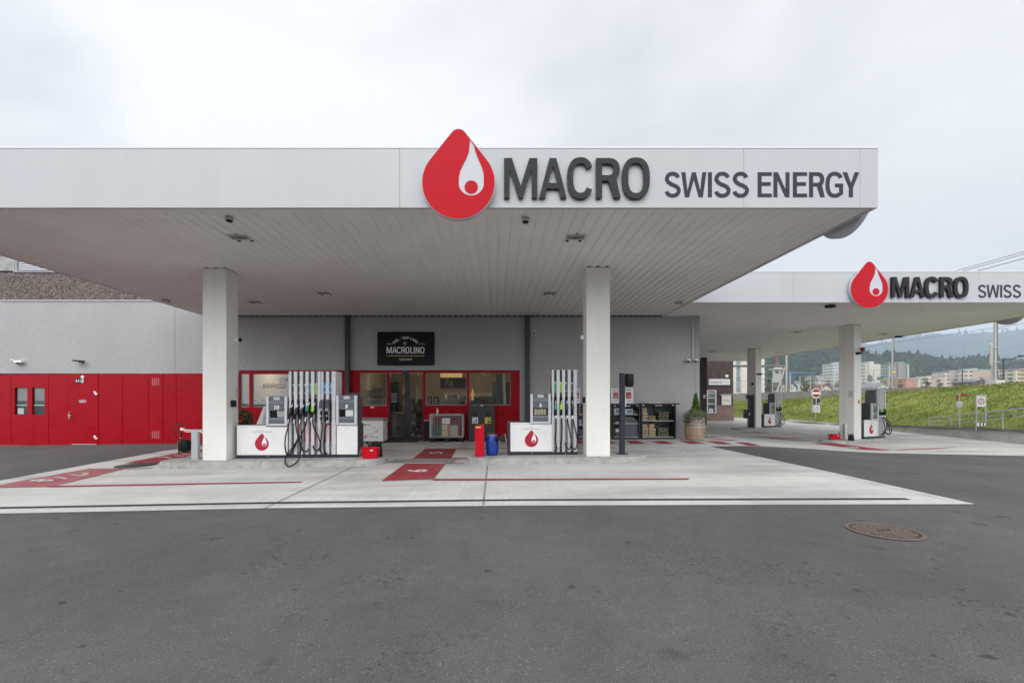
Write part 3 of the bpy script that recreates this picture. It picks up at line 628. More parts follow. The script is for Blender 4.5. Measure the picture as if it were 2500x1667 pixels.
a = MB(); a.box(fx(1075, WY + 1.7), fx(1145, WY + 1.7), WY + 1.7, WY + 2.1, fz(945, WY + 1.7), fz(922, WY + 1.7), 0); a.box(fx(1072, WY + 1.68), fx(1145, WY + 1.68), WY + 1.62, WY + 2.1, fz(948.5, WY + 1.68), fz(945, WY + 1.68), 1)
a.text('Re', fx(1088, WY + 1.7), fx(1106, WY + 1.7), fz(942, WY + 1.7), fz(924, WY + 1.7), 2, VERT(WY + 1.69)); a.build('menu_board', [mat('menu_dark', (0.045, 0.045, 0.035), 0.6), mat('oak_shelf', (0.30, 0.17, 0.07), 0.6), mat('chalk', (0.5, 0.42, 0.25), 0.7)], bld)
random.seed(11)
PROD = [mat('pack_%s' % n_, c, 0.5, var=0.1) for n_, c in (('white', (0.5, 0.5, 0.48)), ('red', (0.26, 0.05, 0.04)), ('yellow', (0.36, 0.27, 0.10)), ('green', (0.05, 0.12, 0.05)), ('blue', (0.06, 0.11, 0.22)), ('brown', (0.16, 0.08, 0.04)))]
def shelf_rack(x0, x1, y, z0, z1, rows=4, dens=0.8, name='shelf_rack'):
    a = MB(); a.box(x0, x1, y + 0.34, y + 0.37, z0, z1)
    st = (z1 - z0) / rows
    for r_ in range(rows):
        zz_ = z0 + r_ * st; a.box(x0, x1, y, y + 0.338, zz_, zz_ + 0.03)
    o = a.build(name, mat('rack_metal', (0.22, 0.21, 0.20), 0.5), bld)
    for r_ in range(rows):
        xx = x0 + 0.03
        while xx < x1 - 0.1:
            w_ = random.uniform(0.06, 0.14)
            if random.random() < dens:
                g_ = MB(); g_.box(xx, xx + w_ - 0.015, y + 0.04, y + 0.3, z0 + r_ * st + 0.032, z0 + r_ * st + random.uniform(0.35, 0.75) * st); g_.build('product', PROD[random.randrange(6)], o)
            xx += w_
    return o
shelf_rack(fx(1000, WY + 2), fx(1034, WY + 2), WY + 2.0, 0.13, 1.75, 5)
shelf_rack(fx(950, WY + 3), fx(985, WY + 3), WY + 3.0, 0.13, 1.5, 4)
shelf_rack(X(1050), X(1240), WY + 3.6, 0.13, 1.9, 5)
for q0, q1, yy in ((X(1200), X(1262), 3.0), (X(905), X(935), 2.6)):
    a = MB(); a.box(q0, q1, WY + yy, WY + yy + .6, .13, 2.3); a.build('dark_block', mat('dark_block_finish', (.03, .032, .035), .25), bld, bevel=.01)  # dark blocks added so the shop looks darker through the glass
shelf_rack(X(1095), X(1138), WY + 1.0, 0.13, 1.55, 6, 1.0)
shelf_rack(X(1150), X(1196), WY + 1.5, 0.13, 1.7, 6, 1.0)
shelf_rack(fx(1003, WY + 1.2), fx(1031, WY + 1.2), WY + 1.2, 0.13, 1.35, 5, 1.0)
shelf_rack(X(620), X(770), WY + 2.2, 0.13, 1.5, 3, 0.5)
shelf_rack(X(870), X(940), WY + 3.4, 0.13, 2.2, 5)
a = MB(); a.box(fx(953, WY + 1), fx(986, WY + 1), WY + 1, WY + 1.6, 0.13, 1.05, 0); a.box(fx(952, WY + 1), fx(990, WY + 1), WY + 0.95, WY + 1.65, 1.052, 1.09, 1)
for k in range(4): a.box(fx(955, WY + .7), fx(969, WY + .7), WY + 0.7, WY + 0.71, 1.48 + k * 0.09, 1.53 + k * 0.09, 2)
a.build('counter', [mat('counter_side', (0.12, 0.12, 0.12), 0.5), mat('counter_top', (0.36, 0.24, 0.12), 0.5), WHT], bld)
# newspaper holders and photo strips in the windows
def papers(p0, p1, q0, q1, rows, par):
    a = MB(); 
    for r_ in range(rows):
        za, zb_ = Z(q1) + (Z(q0) - Z(q1)) * r_ / rows, Z(q1) + (Z(q0) - Z(q1)) * (r_ + 0.72) / rows
        n_ = 3
        for k in range(n_):
            xa = X(p0) + (X(p1) - X(p0)) * k / n_; xb = X(p0) + (X(p1) - X(p0)) * (k + 0.93) / n_
            a.box(xa, xb, FY + 0.10 + 0.01 * r_, FY + 0.105 + 0.01 * r_, za, zb_)
    a.build('paper_rack', mat('newsprint', (0.42, 0.41, 0.39), 0.8, var=0.15, vscale=20), par)
papers(886, 943, 971, 989, 4, w3); papers(1073, 1122, 970, 988, 4, w4); papers(590, 607, 972, 992, 5, w1); papers(617, 700, 975, 993, 4, w2)
a = MB(); a.box(X(890), X(911), FY + .1, FY + .11, Z(968), Z(954)); a.box(X(913), X(940), FY + .1, FY + .11, Z(968), Z(954))
for k in range(6): a.box(X(892 + k * 8), X(896 + k * 8), FY + .094, FY + .099, Z(965), Z(959), 1)
a.build('photo_strip', [mat('photo_dark', (0.16, 0.13, 0.05), 0.5, var=0.4, vscale=10), PROD[2]], w3)
for p0, p1 in ((1042, 1053), (1058, 1070)):
    a = MB(); a.box(X(p0), X(p1), FY + .095, FY + .10, Z(987.5), Z(968)); V = VERT(FY + 0.094)
    for q in (972, 976, 980, 984): a.box(X(p0 + 1.5), X(p1 - 2), FY + .091, FY + .0945, Z(q + 1), Z(q - 0.3), 1)
    a.build('sticker', [BLK, WHT], w4)
a = MB(); a.box(X(904), X(913), FY - 0.012, FY - 0.003, Z(995.5), Z(992.5)); a.build('small_label', WHT, bld)
# pendant lamps and a copper ornament inside
LMP = mat('lamp_glow', (0.8, 0.5, 0.2), 0.5, emit=(1.0, 0.55, 0.18), estr=7)
for p, y_, q in ((632, 1.6, 933), (603, 2.0, 933)):
    a = MB(); a.lathe([(0.0, -0.06), (0.035, -0.04), (0.045, 0.0), (0.02, 0.05), (0.0, 0.055)], (fx(p, WY + y_), WY + y_, fz(q, WY + y_)), 12); a.build('pendant_lamp', LMP, bld)
a = MB(); a.lathe([(0.0, 0.0), (0.05, 0.01), (0.02, 0.1), (0.07, 0.17), (0.05, 0.25), (0.02, 0.30), (0.03, 0.36), (0.0, 0.44)], (X(1153), FY + 0.25, Z(976)), 12)
a.box(X(1146.5), X(1161), FY + 0.22, FY + 0.3, Z(965), Z(963.5)); a.build('copper_ornament', mat('copper_glow', (0.5, 0.25, 0.07), 0.3, metal=0.6, emit=(1, 0.5, 0.15), estr=0.5), bld)
a = MB(); a.cyl((X(1233), FY + 0.25, Z(989)), (X(1230), FY + 0.25, Z(909)), 0.055); a.build('curtain_pole', WHT, bld)
a = MB()
for k in range(14): a.cyl((X(1212 + k * 1.3), FY + 0.4 + 0.03 * (k % 2), Z(989)), (X(1212 + k * 1.3), FY + 0.4 + 0.03 * (k % 2), Z(912)), 0.014, n=6)
a.build('curtain', mat('curtain_grey', (0.25, 0.25, 0.24), 0.8), bld)
for xx in (X(640), X(1000), X(1180)):
    ld = bpy.data.lights.new('shop_lamp_light', 'POINT'); ld.energy = 48; ld.color = (1, 0.82, 0.6); ld.shadow_soft_size = 0.2
    lo = bpy.data.objects.new('shop_lamp_light', ld); COL.objects.link(lo); lo.location = (xx, WY + 2.2, 2.7)
    a = MB(); a.cyl((xx, WY + 2.2, 2.93), (xx, WY + 2.2, 2.949), 0.16); a.build('ceiling_lamp', mat('ceiling_lamp_glow', (0.8, 0.75, 0.6), 0.5, emit=(1, 0.85, 0.65), estr=4), bld)

# downpipes
for p in (850.5, 1287.5):
    a = MB(); a.box(X(p) - 0.075, X(p) + 0.075, WY - 0.16, WY - 0.01, 0.12, 4.50); 
    for q in (820, 900, 1000): a.box(X(p) - 0.082, X(p) + 0.082, WY - 0.168, WY - 0.005, Z(q) - 0.015, Z(q) + 0.015)
    a.build('downpipe', PIPE, bld, bevel=0.02)
a = MB(); a.cyl((X(1690), WY - 0.03, Z(880)), (X(1690), WY - 0.03, 4.48), 0.022); a.build('conduit', ALU, bld)

# ------------------------------------------------------------------ wall equipment
def dome_cam(px, py, Y, label, r=0.075, flip=1, cap=WHT):
    x, z = fx(px, Y), fz(py, Y); o = root('security_camera', (x, Y, z), label, 'camera', 'security cameras on the shop wall')
    a = MB(); a.lathe([(0, 0.05), (r * 0.8, 0.05), (r, 0.035), (r, 0.0), (r * 0.85, -0.01)], (x, Y, z), 20); a.box(x - 0.03, x + 0.03, Y, WY, z + 0.01, z + 0.045); a.build('housing', cap, o)
    a = MB(); a.lathe([(r * 0.8, -0.01), (r * 0.6, -0.04), (r * 0.3, -0.058), (0, -0.062)], (x, Y, z), 16); a.build('lens_dome', BLK, o)
dome_cam(1681, 880, WY - 0.12, 'white dome security camera left of the conduit near the corner of the grey wall')
dome_cam(1699, 880, WY - 0.12, 'white dome security camera right of the conduit at the corner of the grey wall')
x, z = X(52), Z(884); o = root('security_camera', (x, WY - 0.1, z), 'white bullet security camera with red end cap above the red window panel', 'camera', 'security cameras on the shop wall')
a = MB(); a.box(x - 0.13, x + 0.15, WY - 0.16, WY - 0.04, z - 0.03, z + 0.05); a.box(x - 0.04, x + 0.04, WY - 0.041, WY, z - 0.02, z + 0.03); a.build('housing', WHT, o, bevel=0.015)
a = MB(); a.box(x - 0.15, x - 0.132, WY - 0.15, WY - 0.05, z - 0.02, z + 0.04); a.build('end_cap', REDPL, o)
a = MB(); a.lathe([(0.05, 0), (0.045, -0.03), (0, -0.05)], (x - 0.01, WY - 0.1, z - 0.032), 14); a.build('lens', BLK, o)
a = MB(); a.cyl((X(31), WY - 0.05, Z(879)), (X(31), WY, Z(879)), 0.03); tag(a.build('wall_sensor', WHT), 'tiny white round sensor left of the bullet camera on the grey wall', 'sensor')
x, z = X(201), Z(883); o = root('wall_lamp', (x, WY - 0.1, z), 'small black spotlight lamp on the grey wall above the toilet door', 'lamp')
a = MB(); a.box(x - 0.15, x - 0.02, WY - 0.22, WY - 0.08, z + 0.0, z + 0.045); a.box(x + 0.01, x + 0.17, WY - 0.2, WY - 0.07, z - 0.01, z + 0.03); a.build('lamp_head', BLK, o, bevel=0.01)
a = MB(); a.box(x - 0.05, x + 0.05, WY - 0.079, WY, z - 0.03, z + 0.01); a.build('bracket', BLK, o)
a = MB(); a.lathe([(0.05, 0), (0.085, 0), (0.09, 0.02), (0.075, 0.04), (0.05, 0.04), (0.05, 0)], (0, 0, 0), 24, M=Matrix.Translation((X(1304), WY, Z(813.5))) @ Matrix.Rotation(R(90), 4, 'X')); o = a.build('wall_ring', WHT, origin=(X(1304), WY, Z(813.5)))
tag(o, 'small round silver ringed vent high on the grey wall right of the downpipe', 'vent')
a = MB(); a.cyl((X(1304), WY - 0.012, Z(813.5)), (X(1304), WY - 0.003, Z(813.5)), 0.047); a.build('vent_disc', DGR, o)

# black shop sign
sg = root('shop_sign', ((X(922) + X(1061)) / 2, WY - 0.06, Z(892)), 'black rounded shop sign with white lettering and gold lines on the grey wall', 'sign')
x0, x1, z0, z1 = X(922), X(1061), Z(892), Z(810.5); r = 0.06
def rrect(x0, x1, z0, z1, r, n=5):
    P = []
    for cx, cz, a0 in ((x1 - r, z1 - r, 0), (x0 + r, z1 - r, 90), (x0 + r, z0 + r, 180), (x1 - r, z0 + r, 270)):
        for k in range(n + 1): t = R(a0 + 90 * k / n); P.append((cx + r * math.cos(t), cz + r * math.sin(t)))
    return P
a = MB(); a.prism(rrect(x0, x1, z0, z1, r), 0, 0.055, 0, VERT(WY - 0.004)); a.build('sign_board', mat('sign_black', (0.008, 0.008, 0.009), 0.35, var=0.3, vscale=1.5, spec=0.15), sg, bevel=0.006)
def S(u, v): return (X(900 + u / 11.76), Z(780 + v / 11.76))
V = VERT(WY - 0.062)
def bx(u0, v0, u1, v1): p = S(u0, v1); q = S(u1, v0); return p[0], q[0], p[1], q[1]
a = MB(); b_ = bx(528, 792, 1612, 975)

# ------------------------------------------------------------------ lettering outlines
def arc(cx, cy, rx, ry, a0, a1, n=16): return [(cx + rx * math.cos(R(a0 + (a1 - a0) * i / n)), cy + ry * math.sin(R(a0 + (a1 - a0) * i / n))) for i in range(n + 1)]
def superarc(cx, cy, rx, ry, a0, a1, n=20, e=2.5):
    P = []
    for i in range(n + 1):
        t = R(a0 + (a1 - a0) * i / n); c, s = math.cos(t), math.sin(t)
        P.append((cx + rx * math.copysign(abs(c) ** (2 / e), c), cy + ry * math.copysign(abs(s) ** (2 / e), s)))
    return P
def stroke(P, t0):
    Lf, Rt = [], []
    for i, p in enumerate(P):
        a_ = P[max(i - 1, 0)]; b2 = P[min(i + 1, len(P) - 1)]; dx, dy = b2[0] - a_[0], b2[1] - a_[1]; l = math.hypot(dx, dy) or 1
        Lf.append((p[0] - dy / l * t0 / 2, p[1] + dx / l * t0 / 2)); Rt.append((p[0] + dy / l * t0 / 2, p[1] - dx / l * t0 / 2))
    return Lf + Rt[::-1]
def glyph(c, W, t):      # outlines in a box W wide and 1 high; returns list of shapes (each a list of loops)
    k = t * 0.92
    if c == 'M': return [[[(0, 0), (0, 1), (t * 1.32, 1), (W / 2, 0.30), (W - t * 1.32, 1), (W, 1), (W, 0), (W - k, 0), (W - k, 0.72), (W / 2 + t * .36, 0), (W / 2 - t * .36, 0), (k, 0.72), (k, 0)]]]
    if c == 'A': return [[[(0, 0), (W / 2 - t * .56, 1), (W / 2 + t * .56, 1), (W, 0), (W - t * 1.02, 0), (W - t * 1.02 - 0.07 * W, 0.235), (t * 1.02 + 0.07 * W, 0.235), (t * 1.02, 0)], [(W * .5 - 0.165 * W, 0.375), (W * .5, 0.83), (W * .5 + 0.165 * W, 0.375)]]]
    if c == 'I': return [[[(0, 0), (0, 1), (t, 1), (t, 0)]]]
    if c == 'L': return [[[(0, 0), (0, 1), (t, 1), (t, k), (W, k), (W, 0)]]]
    if c == 'E': return [[[(0, 0), (0, 1), (W, 1), (W, 1 - k), (t, 1 - k), (t, .5 + k / 2 + .03), (W * .92, .5 + k / 2 + .03), (W * .92, .5 - k / 2 + .03), (t, .5 - k / 2 + .03), (t, k), (W, k), (W, 0)]]]
    if c == 'N': return [[[(0, 0), (0, 1), (t * 1.1, 1), (W - t, .30), (W - t, 1), (W, 1), (W, 0), (W - t * 1.1, 0), (t, .70), (t, 0)]]]
    if c == 'Y': return [[[(W / 2 - t / 2, 0), (W / 2 - t / 2, .38), (0, 1), (t * 1.15, 1), (W / 2, .56), (W - t * 1.15, 1), (W, 1), (W / 2 + t / 2, .38), (W / 2 + t / 2, 0)]]]
    if c == 'W': return [[[(W * .22 - t * .5, 0), (0, 1), (t * 1.05, 1), (W * .245, .26), (W * .5 - t * .48, 1), (W * .5 + t * .48, 1), (W * .755, .26), (W - t * 1.05, 1), (W, 1), (W * .78 + t * .5, 0), (W * .78 - t * .55, 0), (W * .5, .70), (W * .22 + t * .55, 0)]]]
    if c == 'O': return [[superarc(W / 2, .5, W / 2, .515, 0, 354, 44), superarc(W / 2, .5, W / 2 - t, .515 - k, 0, 354, 44)]]
    if c == 'C': return [[stroke(superarc(W * .52, .5, W * .52 - t / 2, .515 - k / 2, 32, 328, 36, 2.4), t)]]
    if c == 'G':
        P = superarc(W * .52, .5, W * .52 - t / 2, .515 - k / 2, 34, 300, 34, 2.4)
        return [[stroke(P + [(W - t / 2, .16), (W - t / 2, .30), (W - t / 2, .40 + k)], t)], [[(W * .54, .40), (W * .54, .40 + k), (W - t, .40 + k), (W - t, .40)]]]
    if c == 'S':
        h = .515 - k / 2; r1 = W / 2 - t / 2
        P = superarc(W / 2, 1.015 - k / 2 - .245, r1 * .93, .245, 20, 180, 12, 2.2) + [(W * .16 + t * .35, .60), (W * .42, .52), (W * .62, .465), (W * .84 - t * .2, .40)] + superarc(W / 2, -.015 + k / 2 + .245, r1, .245, 0, -165, 14, 2.2)
        return [[stroke(P, t)]]
    if c == 'R': return [[[(0, 0), (0, 1), (W * .5, 1)] + superarc(W * .5, .715, W * .46, .285, 85, -50, 10, 2.4) + [(W, 0), (W - t * 1.12, 0), (W * .50, .43), (t, .43), (t, 0)], [(t, .43 + k), (t, 1 - k), (W * .48, 1 - k)] + superarc(W * .48, .715, W * .48 - t, .285 - k, 85, -85, 8, 2.4) + [(W * .48, .43 + k)]]]
    return []
def draw_glyph(mb, c, x0, x1, z0, z1, t, th, m, M):
    H = z1 - z0; W = (x1 - x0) / H
    for loops in glyph(c, W, t): mb.shape([[(x0 + p[0] * H, z0 + p[1] * H) for p in lp] for lp in loops], th, m, M)
# relative letter layout (x0, x1) inside words
W_MACRO = (('M', 0, .228), ('A', .2406, .430), ('C', .4328, .6083), ('R', .631, .8003), ('O', .8104, 1.0))
W_SWISS = (('S', 0, .0845), ('W', .0869, .2156), ('I', .2237, .2438), ('S', .2542, .3403), ('S', .3484, .4345), ('E', .4787, .5511), ('N', .5599, .642), ('E', .6597, .7321), ('R', .7426, .823), ('G', .827, .9172), ('Y', .914, 1.0))
W_LINO = (('M', 0, .142), ('A', .152, .272), ('C', .265, .375), ('R', .388, .495), ('O', .50, .605), ('L', .625, .70), ('I', .715, .742), ('N', .765, .868), ('O', .888, 1.0))

def drop_loops(cx, cz, r):
    b = math.degrees(math.acos(.77 / 1.235)); o = arc(0, 0, 1, 1, 90 + b, 450 - b, 60) + arc(0, 1.235, .23, .23, 90 - b, 90 + b, 14)
    inn = [(.318, 1.172), (.31, 1.03), (.29, .83), (.215, .64), (.125, .47), (.05, .31), (.01, .13)] + arc(.357, -.02, .347, .347, 170, 370, 30) + [(.704, .13), (.69, .27), (.645, .42), (.58, .57), (.52, .71), (.465, .86), (.425, 1.03), (.365, 1.10), (.343, 1.15)]
    dot = arc(.354, -.135, .185, .185, 0, 345, 23)
    tr = lambda P: [(cx + p[0] * r, cz + p[1] * r) for p in P]
    return tr(o), tr(inn), tr(dot)
def emblem_flat(mb, cx, cz, r, mred, mwhite, M, lift=0.002):    # printed drop with white rim
    o, i, dt = drop_loops(cx, cz, r)
    big = [(cx + (p[0] - cx) * 1.06, cz + (p[1] - cz) * 1.06) for p in o]
    mb.shape([big], 0, mwhite, M)
    mb.shape([o, i, dt], 0, mred, M @ Matrix.Translation((0, 0, lift))); mb.shape([dt], 0, mred, M @ Matrix.Translation((0, 0, lift * 1.3)))

# shop sign printing
for c, p, q in W_LINO: draw_glyph(a, c, b_[0] + p * (b_[1] - b_[0]), b_[0] + q * (b_[1] - b_[0]), b_[2], b_[3], .155, 0.004, 0, V)
a.build('sign_lettering', WHT, sg)
a = MB()
for s in 'TAKE AWAY',: q = bx(880, 1120, 1265, 1178); a.text(s, *q, 0, V, off=0.01)
word = 'FUEL - SHOP & MORE'; n = len(word); cxp, czp = S(1072, 1000); rad = (S(1072, 530)[1] - czp) 
wds = [.62 if ch != ' ' else .36 for ch in word]; tot = sum(wds); acc = 0
for ch, w_ in zip(word, wds):
    t = acc + w_ / 2; acc += w_
    if ch == ' ': continue
    ang = 47 - 94 * t / tot
    Mx = V @ Matrix.Translation((cxp, czp, 0)) @ Matrix.Rotation(R(ang), 4, 'Z') @ Matrix.Translation((0, rad, 0))
    hh = 0.086
    if ch == '-': a.text(ch, -.015, .015, -.006, .006, 0, Mx, off=0.01)
    else: a.text(ch, -.028, .028, -hh / 2, hh / 2, 0, Mx, off=0.012)
a.build('small_lettering', WHT, sg)
a = MB()
for u0, v0, u1, v1 in ((528, 692, 728, 718), (1432, 692, 1615, 716), (528, 1034, 1615, 1060)): q = bx(u0, v0, u1, v1); a.box(q[0], q[1], WY - 0.063, WY - 0.059, q[2], q[3])
cx_, cz_ = S(1056, 695); o, i, dt = drop_loops(cx_, cz_, 0.055); a.shape([o, i, dt], 0, 0, V); a.shape([dt], 0, 0, V); a.build('gold_lines', GOLD, sg)

# ------------------------------------------------------------------ canopies
def ribs(mb, u0, u1, v0, v1, z, per, dep, along_y=True, m=0):
    n = int((u1 - u0) / per); P = []
    for k in range(n + 1):
        x = u0 + k * per
        for dx, dz in ((0, 0), (.66, 0), (.76, dep), (.90, dep)):
            if x + dx * per <= u1: P.append((x + dx * per, z + dz))
    P.append((u1, z))
    vs = []
    for x, zz_ in P: vs += [(x, v0, zz_), (x, v1, zz_)] if along_y else [(v0, x, zz_), (v1, x, zz_)]
    fs = [(2 * i, 2 * i + 2, 2 * i + 3, 2 * i + 1) for i in range(len(P) - 1)]
    return mb.add(vs, fs, m)
FB, FT = 4.486, 5.40
cn = root('canopy', (-2.1, 11, FB), 'large white forecourt canopy nearest the camera carrying the big red drop and both company names', 'canopy')
CX0, CX1, CY0, CY1 = -10.15, 5.90, 6.80, WY - 0.004
def fascia_front(par, x0, x1, y, seams, t=0.06):
    e = [x0] + seams + [x1]
    for p, q in zip(e, e[1:]):
        a = MB(); a.box(p + 0.0015, q - 0.0015, y, y + t, FB, FT); a.build('fascia_panel', FAS, par, bevel=0.004)
fascia_front(cn, CX0, CX1, CY0, [fx(p, 6.8) for p in (976, 1816, 2100)])
a = MB(); a.box(CX1 - 0.06, CX1 - 0.002, CY0 + 0.062, CY1, FB, FT); a.build('side_fascia', FAS, cn)
a = MB(); a.box(CX0 + 0.002, CX0 + 0.06, CY0 + 0.062, CY1, FB, FT); a.build('side_fascia', FAS, cn)
a = MB(); a.box(CX0 + 0.062, CX1 - 0.062, CY0 + 0.062, CY1, 4.60, 5.34); a.build('roof_deck', DGR, cn)
a = MB(); a.box(CX0 - 0.004, CX1 + 0.003, CY0 - 0.006, CY0 + 0.075, FT + 0.002, FT + 0.03); a.build('roof_edge_trim', mat('trim_white', (0.7, 0.71, 0.73), 0.35), cn)
a = MB(); ribs(a, CX0 + 0.2, CX1 - 0.06, CY0 + 0.062, CY1, 4.505, 0.2045, 0.026); a.build('soffit', SOF, cn)
a = MB(); a.box(CX0 + .07, CX1 - .07, CY1 - .02, CY1 - .002, 4.47, 4.598); a.build('sky_gap_blocker', DRK, cn)  # dark strip added to block sky showing between wall head and soffit
a = MB(); a.box(CX0 + 0.062, CX0 + 0.2, CY0 + 0.062, CY1, 4.495, 4.51); a.box(CX0 + 0.062, CX1 - 0.062, CY0 + 0.062, CY0 + 0.12, 4.493, 4.503); a.build('soffit_edge', SOF, cn)
LFR = mat('downlight_frame', (0.55, 0.55, 0.54), 0.4); LGL = mat('downlight_lens', (0.22, 0.22, 0.23), 0.15, var=0.5, vscale=40)
def downlight(par, x, y, z=4.498):
    a = MB()
    for q in ((-.19, -.16, -.12, .12), (.16, .19, -.12, .12), (-.16, .16, -.12, -.09), (-.16, .16, .09, .12)): a.box(x + q[0], x + q[1], y + q[2], y + q[3], z - 0.008, z + 0.004)
    o = a.build('downlight', LFR, par)
    a = MB(); a.box(x - .16, x + .16, y - .09, y + .09, z + 0.001, z + .03); a.build('lens', LGL, o)
    a = MB(); a.box(x - .01, x + .01, y - .09, y + .09, z - .003, z + 0.0005); a.lathe([(0.0, .006), (.035, .006), (.035, -.003), (0, -.003)], (x - .12, y + .2, z), 10); a.lathe([(0.0, .006), (.035, .006), (.035, -.003), (0, -.003)], (x + .12, y + .2, z), 10); a.build('lamp_hardware', BLK, o)
for x, y in ((-4.68, 8.05), (1.46, 8.05), (-4.76, 12.2), (1.5, 12.2), (-7.3, 13.3)): downlight(cn, x, y)
for px, py in ((560, 530), (1283, 533)):
    D = (4.5 - HC) * F / (CY - py); x = fx(px, D); a = MB(); a.lathe([(0, .002), (.062, .002), (.066, -.03), (.06, -.055), (.0, -.055)], (x, D, 4.498), 20); o = a.build('detector', mat('detector_white', (0.5, 0.49, 0.46), 0.5), cn)
    a = MB(); a.lathe([(.052, -.0555), (.045, -.075), (0, -.08)], (x, D, 4.498), 16); a.build('detector_lens', BLK, o)
for px, py in ((405, 732), (1657, 737)):
    D = (4.5 - HC) * F / (CY - py); x = fx(px, D); a = MB(); a.box(x - .09, x + .09, D - .06, D + .06, 4.44, 4.497); a.build('sensor_box', mat('sensor_pink', (0.42, 0.36, 0.34), 0.5), cn)
def drop_sign(cx, cz, r, M, label, group='company drop signs'):
    o, i, dt = drop_loops(cx, cz, r); c = M @ Vector((cx, cz, 0))
    rt = root('drop_sign', c, label, 'logo sign', group)
    big = [(cx + (p[0] - cx) * 1.012, cz + (p[1] - cz) * 1.012) for p in o]
    a = MB(); a.shape([big], 0.085, 0, M); a.build('white_body', mat('acrylic_white', (0.52, 0.53, 0.57), 0.35), rt)
    a = MB(); a.shape([o, i, dt], 0.004, 0, M @ Matrix.Translation((0, 0, 0.087))); a.shape([dt], 0.0035, 0, M @ Matrix.Translation((0, 0, 0.087))); a.build('red_face', REDS, rt)
def word_sign(word, x0, x1, z0, z1, t, th, m, M, rt, name='letter'):
    for c, p, q in word:
        a = MB(); draw_glyph(a, c, x0 + p * (x1 - x0), x0 + q * (x1 - x0), z0, z1, t, th, 0, M); o = a.build(name, m, rt)
        if th > 0.01: b = o.modifiers.new('bevel', 'BEVEL'); b.width = 0.006; b.segments = 2; b.limit_method = 'ANGLE'
z7 = lambda u, v, Y=6.74: (fx(1000 + u / 3.36, Y), fz(280 + v / 3.36, Y))
cx_, cz_ = z7(400, 555, 6.68); drop_sign(cx_, cz_, 0.549, VERT(CY0 - 0.03), 'biggest red drop logo on the front fascia of the near canopy')
p0, p1 = z7(775, 682), z7(1972, 355)
rt = root('letter_sign', ((p0[0] + p1[0]) / 2, 6.75, p0[1]), 'raised glossy dark letters MACRO on the front fascia of the near canopy', 'letter sign', 'raised company name letters')
word_sign(W_MACRO, p0[0], p1[0], p0[1], p1[1], .150, .045, LETB, VERT(CY0 - 0.012), rt)
z8 = lambda u, v, Y=6.8: (fx(1600 + u / 2.613, Y), fz(330 + v / 2.613, Y))
p0, p1 = z8(57, 397), z8(1300, 238)
rt = root('lettering', ((p0[0] + p1[0]) / 2, 6.79, p0[1]), 'flat dark grey lettering SWISS ENERGY on the front fascia of the near canopy', 'lettering', 'flat company slogans')
word_sign(W_SWISS, p0[0], p1[0], p0[1], p1[1], .158, .004, LETG, VERT(CY0 - 0.001), rt)
M = SIDE(CX1 + 0.03); drop_sign(7.56, 4.885, 0.557, M, 'red drop logo on the right hand side of the near canopy seen edge on')

# second canopy
c2 = root('canopy', (12.3, 23, FB), 'farther white canopy on the right joined behind the near canopy', 'canopy')
D2 = 13.3; EX = 18.75; BY = 32.6
fascia_front(c2, 5.905, EX, D2, [fx(1600 + 883 / 2.613, D2), 14.6])
a = MB(); a.box(EX - 0.06, EX - .002, D2 + .062, BY, FB, FT); a.build('side_fascia', FAS, c2)
a = MB(); a.box(7.2, EX - .062, BY - .06, BY - .002, FB, FT); a.build('rear_fascia', FAS, c2)
a = MB(); a.box(7.2, EX - .07, D2 + .07, BY - .07, 4.60, 5.34); a.build('roof_deck', DGR, c2)
a = MB(); a.box(5.905, EX + .01, D2 - .012, D2 + .075, FT + 0.002, FT + 0.03); a.build('roof_edge_trim', _M['trim_white'], c2)
a = MB(); ribs(a, D2 + .2, BY - .062, 7.2, EX - .062, 4.505, 0.30, 0.035, False); ribs(a, D2 + .2, CY1, 5.91, 7.199, 4.505, 0.30, 0.035, False)
a.box(5.91, EX - .062, D2 + .062, D2 + .2, 4.495, 4.51); a.build('soffit', SOF, c2)
for x, y in ((13.0, 19.0), (17.2, 19.5), (13.0, 26.5), (17.4, 27), (10.2, 26.5)): downlight(c2, x, y)
for px, py in ((2027, 745), (2194, 820)):
    D = (4.5 - HC) * F / (CY - py); x = fx(px, D); a = MB(); a.box(x - .12, x + .12, D - .07, D + .07, 4.42, 4.497); a.build('sensor_box', BLK, c2)
cx_, cz_ = fx(1603 + 1358 / 2.613, D2 - .12), fz(330 + 982 / 2.613, D2 - .12); drop_sign(cx_, cz_, 0.56, VERT(D2 - 0.03), 'smaller red drop logo on the front fascia of the farther canopy')
p0, p1 = z8(1513, 1034, D2 - .09), z8(2004, 903, D2 - .09)
rt = root('letter_sign', ((p0[0] + p1[0]) / 2, D2 - .05, p0[1]), 'raised deep black letters MACRO on the fascia of the farther canopy', 'letter sign', 'raised company name letters')
word_sign(W_MACRO, p0[0], p1[0], p0[1], p1[1], .175, .06, LETB2, VERT(D2 - 0.012), rt)
p0 = z8(2057, 1037, D2); p1 = z8(2333, 955, D2); wd = (p1[0] - p0[0]) / .4345
rt = root('lettering', (p0[0] + wd / 2, D2, p0[1]), 'flat grey lettering on the farther canopy fascia cut off by the picture edge after SWISS', 'lettering', 'flat company slogans')
word_sign(W_SWISS, p0[0], p0[0] + wd, p0[1], p1[1], .158, .004, LETG, VERT(D2 - 0.001), rt)
drop_sign(16.15, 4.885, 0.565, SIDE(EX + 0.03), 'red drop logo hanging at the far right end of the farther canopy seen edge on')

